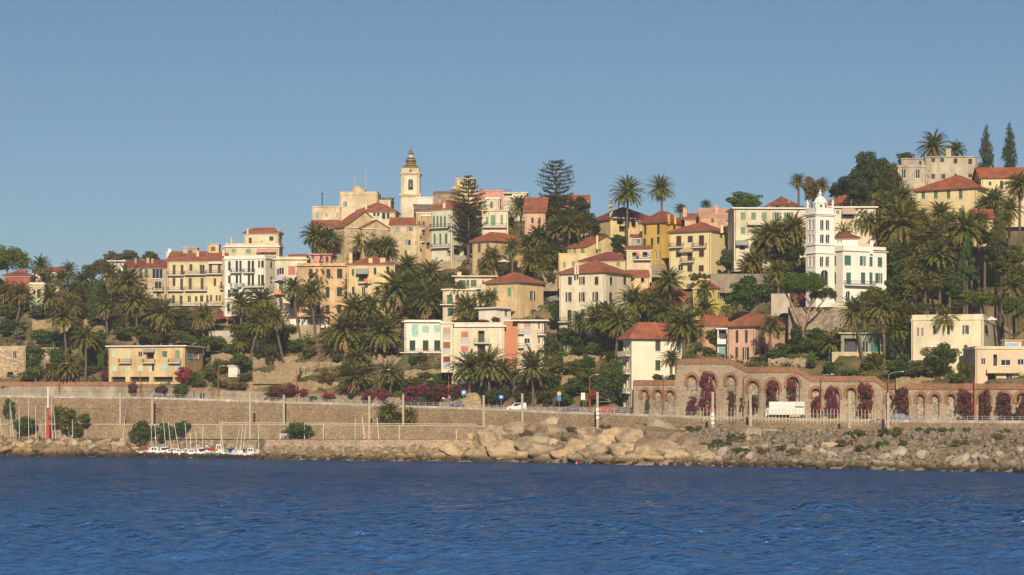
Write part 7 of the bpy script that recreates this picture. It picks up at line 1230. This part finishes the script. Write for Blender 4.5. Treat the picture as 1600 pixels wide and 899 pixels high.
for x, y, w_, h_, m, lab, D in ((369,447.5,5,9,paint((0.10,0.35,0.22)),'green towel on a balcony of the tall narrow white house',None),(364.5,446.5,4,9,paint((0.6,0.45,0.4)),'pale towel beside the green towel on the white house',None),(438,434,9,8,paint((0.5,0.35,0.5)),'lilac laundry on the upper balcony of the cream white house',None),(433.5,457,11,6,paint((0.7,0.25,0.08)),'orange cloth on the lower balcony of the cream white house',None),(571.7,439,5,6,paint((0.75,0.15,0.02)),'bright orange cloth on the awning balcony',None),(997,397,5,5,paint((0.6,0.12,0.04)),'orange red laundry on the laundry terrace',None)):
    base = {369:(414.6,492),364.5:(414.6,492),438:(480,503),433.5:(480,503),571.7:(617,500),997:(1018,420)}[x]; D = hillD(*base) + (-3.4 if x < 380 else -1.8) + (3.6 if x < 380 else 0) - (6 if x == 997 else 0); c = W(x, y, D); u = D / F; s = MB(); s.boxo((c.x - w_ * u / 2, D, c.z - h_ * u / 2), (w_ * u, 0, 0), (0, .05, 0), (0, 0, h_ * u)); tag(s.build('laundry', m), lab, 'laundry')
# person sitting on the breakwater
def person():
    D = DS(62) + 4.6; b = Vector(((62 - 800) * D / F, D, bankz(62, D) + 1.25))
    pts = {'pel': (0, 0, .5), 'ch': (.02, .02, .95), 'nk': (.02, 0, 1.12), 'hd': (.02, -.03, 1.27), 'tp': (.02, -.02, 1.38), 'sl': (-.19, 0, 1.03), 'sr': (.23, 0, 1.03), 'el': (-.25, -.16, .8), 'er': (.29, -.16, .8), 'hl': (-.12, -.38, .72), 'hr': (.16, -.38, .72), 'kl': (-.13, -.42, .6), 'kr': (.15, -.42, .6), 'fl': (-.13, -.45, .12), 'fr': (.15, -.45, .12), 'tl': (-.13, -.62, .06), 'tr': (.15, -.62, .06)}
    rad = dict(pel=.16, ch=.17, nk=.065, hd=.11, tp=.07, sl=.08, sr=.08, el=.05, er=.05, hl=.04, hr=.04, kl=.075, kr=.075, fl=.045, fr=.045, tl=.04, tr=.04)
    E = [('pel','ch'),('ch','nk'),('nk','hd'),('hd','tp'),('ch','sl'),('ch','sr'),('sl','el'),('sr','er'),('el','hl'),('er','hr'),('pel','kl'),('pel','kr'),('kl','fl'),('kr','fr'),('fl','tl'),('fr','tr')]
    K_ = list(pts); me = bpy.data.meshes.new('person'); me.from_pydata([tuple(Vector(pts[k])) for k in K_], [(K_.index(a), K_.index(b_)) for a, b_ in E], [])
    o = bpy.data.objects.new('person', me); COL.objects.link(o); o.location = b; md = o.modifiers.new('skin', 'SKIN')
    for i, k in enumerate(K_): me.skin_vertices[0].data[i].radius = (rad[k], rad[k])
    me.skin_vertices[0].data[0].use_root = True; o.modifiers.new('sub', 'SUBSURF').render_levels = 1; me.materials.append(paint((0.09, 0.03, 0.035), .9, 'dark_clothes')); tag(o, 'person in dark reddish clothes sitting on the breakwater left of the beacon', 'person')
    s = MB(); s.lathe(b + Vector((.02, -.02, 1.2)), [(.1, .02), (.125, .08), (.12, .17), (.07, .23), (.01, .25)], 10); h = s.build('hair', DARK); h.parent = o; h.matrix_parent_inverse = Matrix.Translation(-b)
person()
# two gulls
for x, y, lab in ((404, 342.5, 'white gull flying above the pale yellow tower house'), (253, 397.5, 'white gull flying above the beige veranda house')):
    D = 560; c = W(x, y, D); s = MB(); s.lathe(c, [(.02, -.0), (.09, .02), (.1, .06), (.02, .1)], 6)
    s.face([c + Vector((0, -.1, .05)), c + Vector((-.35, -.05, .22)), c + Vector((-.75, .05, .08)), c + Vector((-.35, .12, .18)), c + Vector((0, .12, .05))]); s.face([c + Vector((0, -.1, .05)), c + Vector((.35, -.05, .22)), c + Vector((.75, .05, .08)), c + Vector((.35, .12, .18)), c + Vector((0, .12, .05))])
    tag(s.build('gull', paint((0.8, 0.8, 0.8))), lab, 'gull')
# ---------------------------------------------------------------- labels of the plants and rocks: what they are and the landmark they stand by
ORD = ['first', 'second', 'third', 'fourth', 'fifth', 'sixth', 'seventh', 'eighth', 'ninth', 'tenth']; NUM = ['', 'one', 'two', 'three', 'four', 'five', 'six', 'seven', 'eight', 'nine', 'ten', 'eleven', 'twelve']
def relabel():
    cl = {}
    for o, x, y, noun in REG:
        lx, ly, ph = min(WHERE, key=lambda q: math.hypot(q[0] - x, (q[1] - y) * 1.2)); dx, dy = x - lx, y - ly
        rel = ('left of' if dx < 0 else 'right of') if abs(dx) > abs(dy) * 1.1 else ('above' if dy < 0 else 'below')
        cl.setdefault((noun, rel, ph), []).append((x, y, o))
    for (noun, rel, ph), L in cl.items():
        L.sort(key=lambda q: q[0]); n = len(L)
        for i, (x, y, o) in enumerate(L):
            t = '' if n == 1 else (', leftmost' if i == 0 else ', rightmost' if i == n - 1 else ', ' + (ORD[i] if i < 10 else 'later') + ' from left')
            o['label'] = f'{noun} {rel} the {ph}{t}' + ('' if n == 1 else f' of {NUM[n]}' if n < 13 else '')
            if n > 2 and not o.get('group'): o['group'] = noun + ' group by the ' + ph
relabel()

# ---------------------------------------------------------------- the air
def haze(density=0.00013, col=(0.80, 0.86, 1.0)):
    s = MB(); s.box(-520, 520, -60, 1010, -1.7, 150); m = bpy.data.materials.new('air'); m.use_nodes = True; t = m.node_tree
    t.nodes.remove(t.nodes['Principled BSDF']); v = t.nodes.new('ShaderNodeVolumePrincipled'); v.inputs['Density'].default_value = density; v.inputs['Color'].default_value = (*col, 1); v.inputs['Anisotropy'].default_value = 0.0
    t.links.new(v.outputs[0], t.nodes['Material Output'].inputs['Volume']); o = s.build('haze', m); o['kind'] = 'stuff'; o['label'] = 'thin morning haze over the water and the town'; o['category'] = 'haze'
haze()
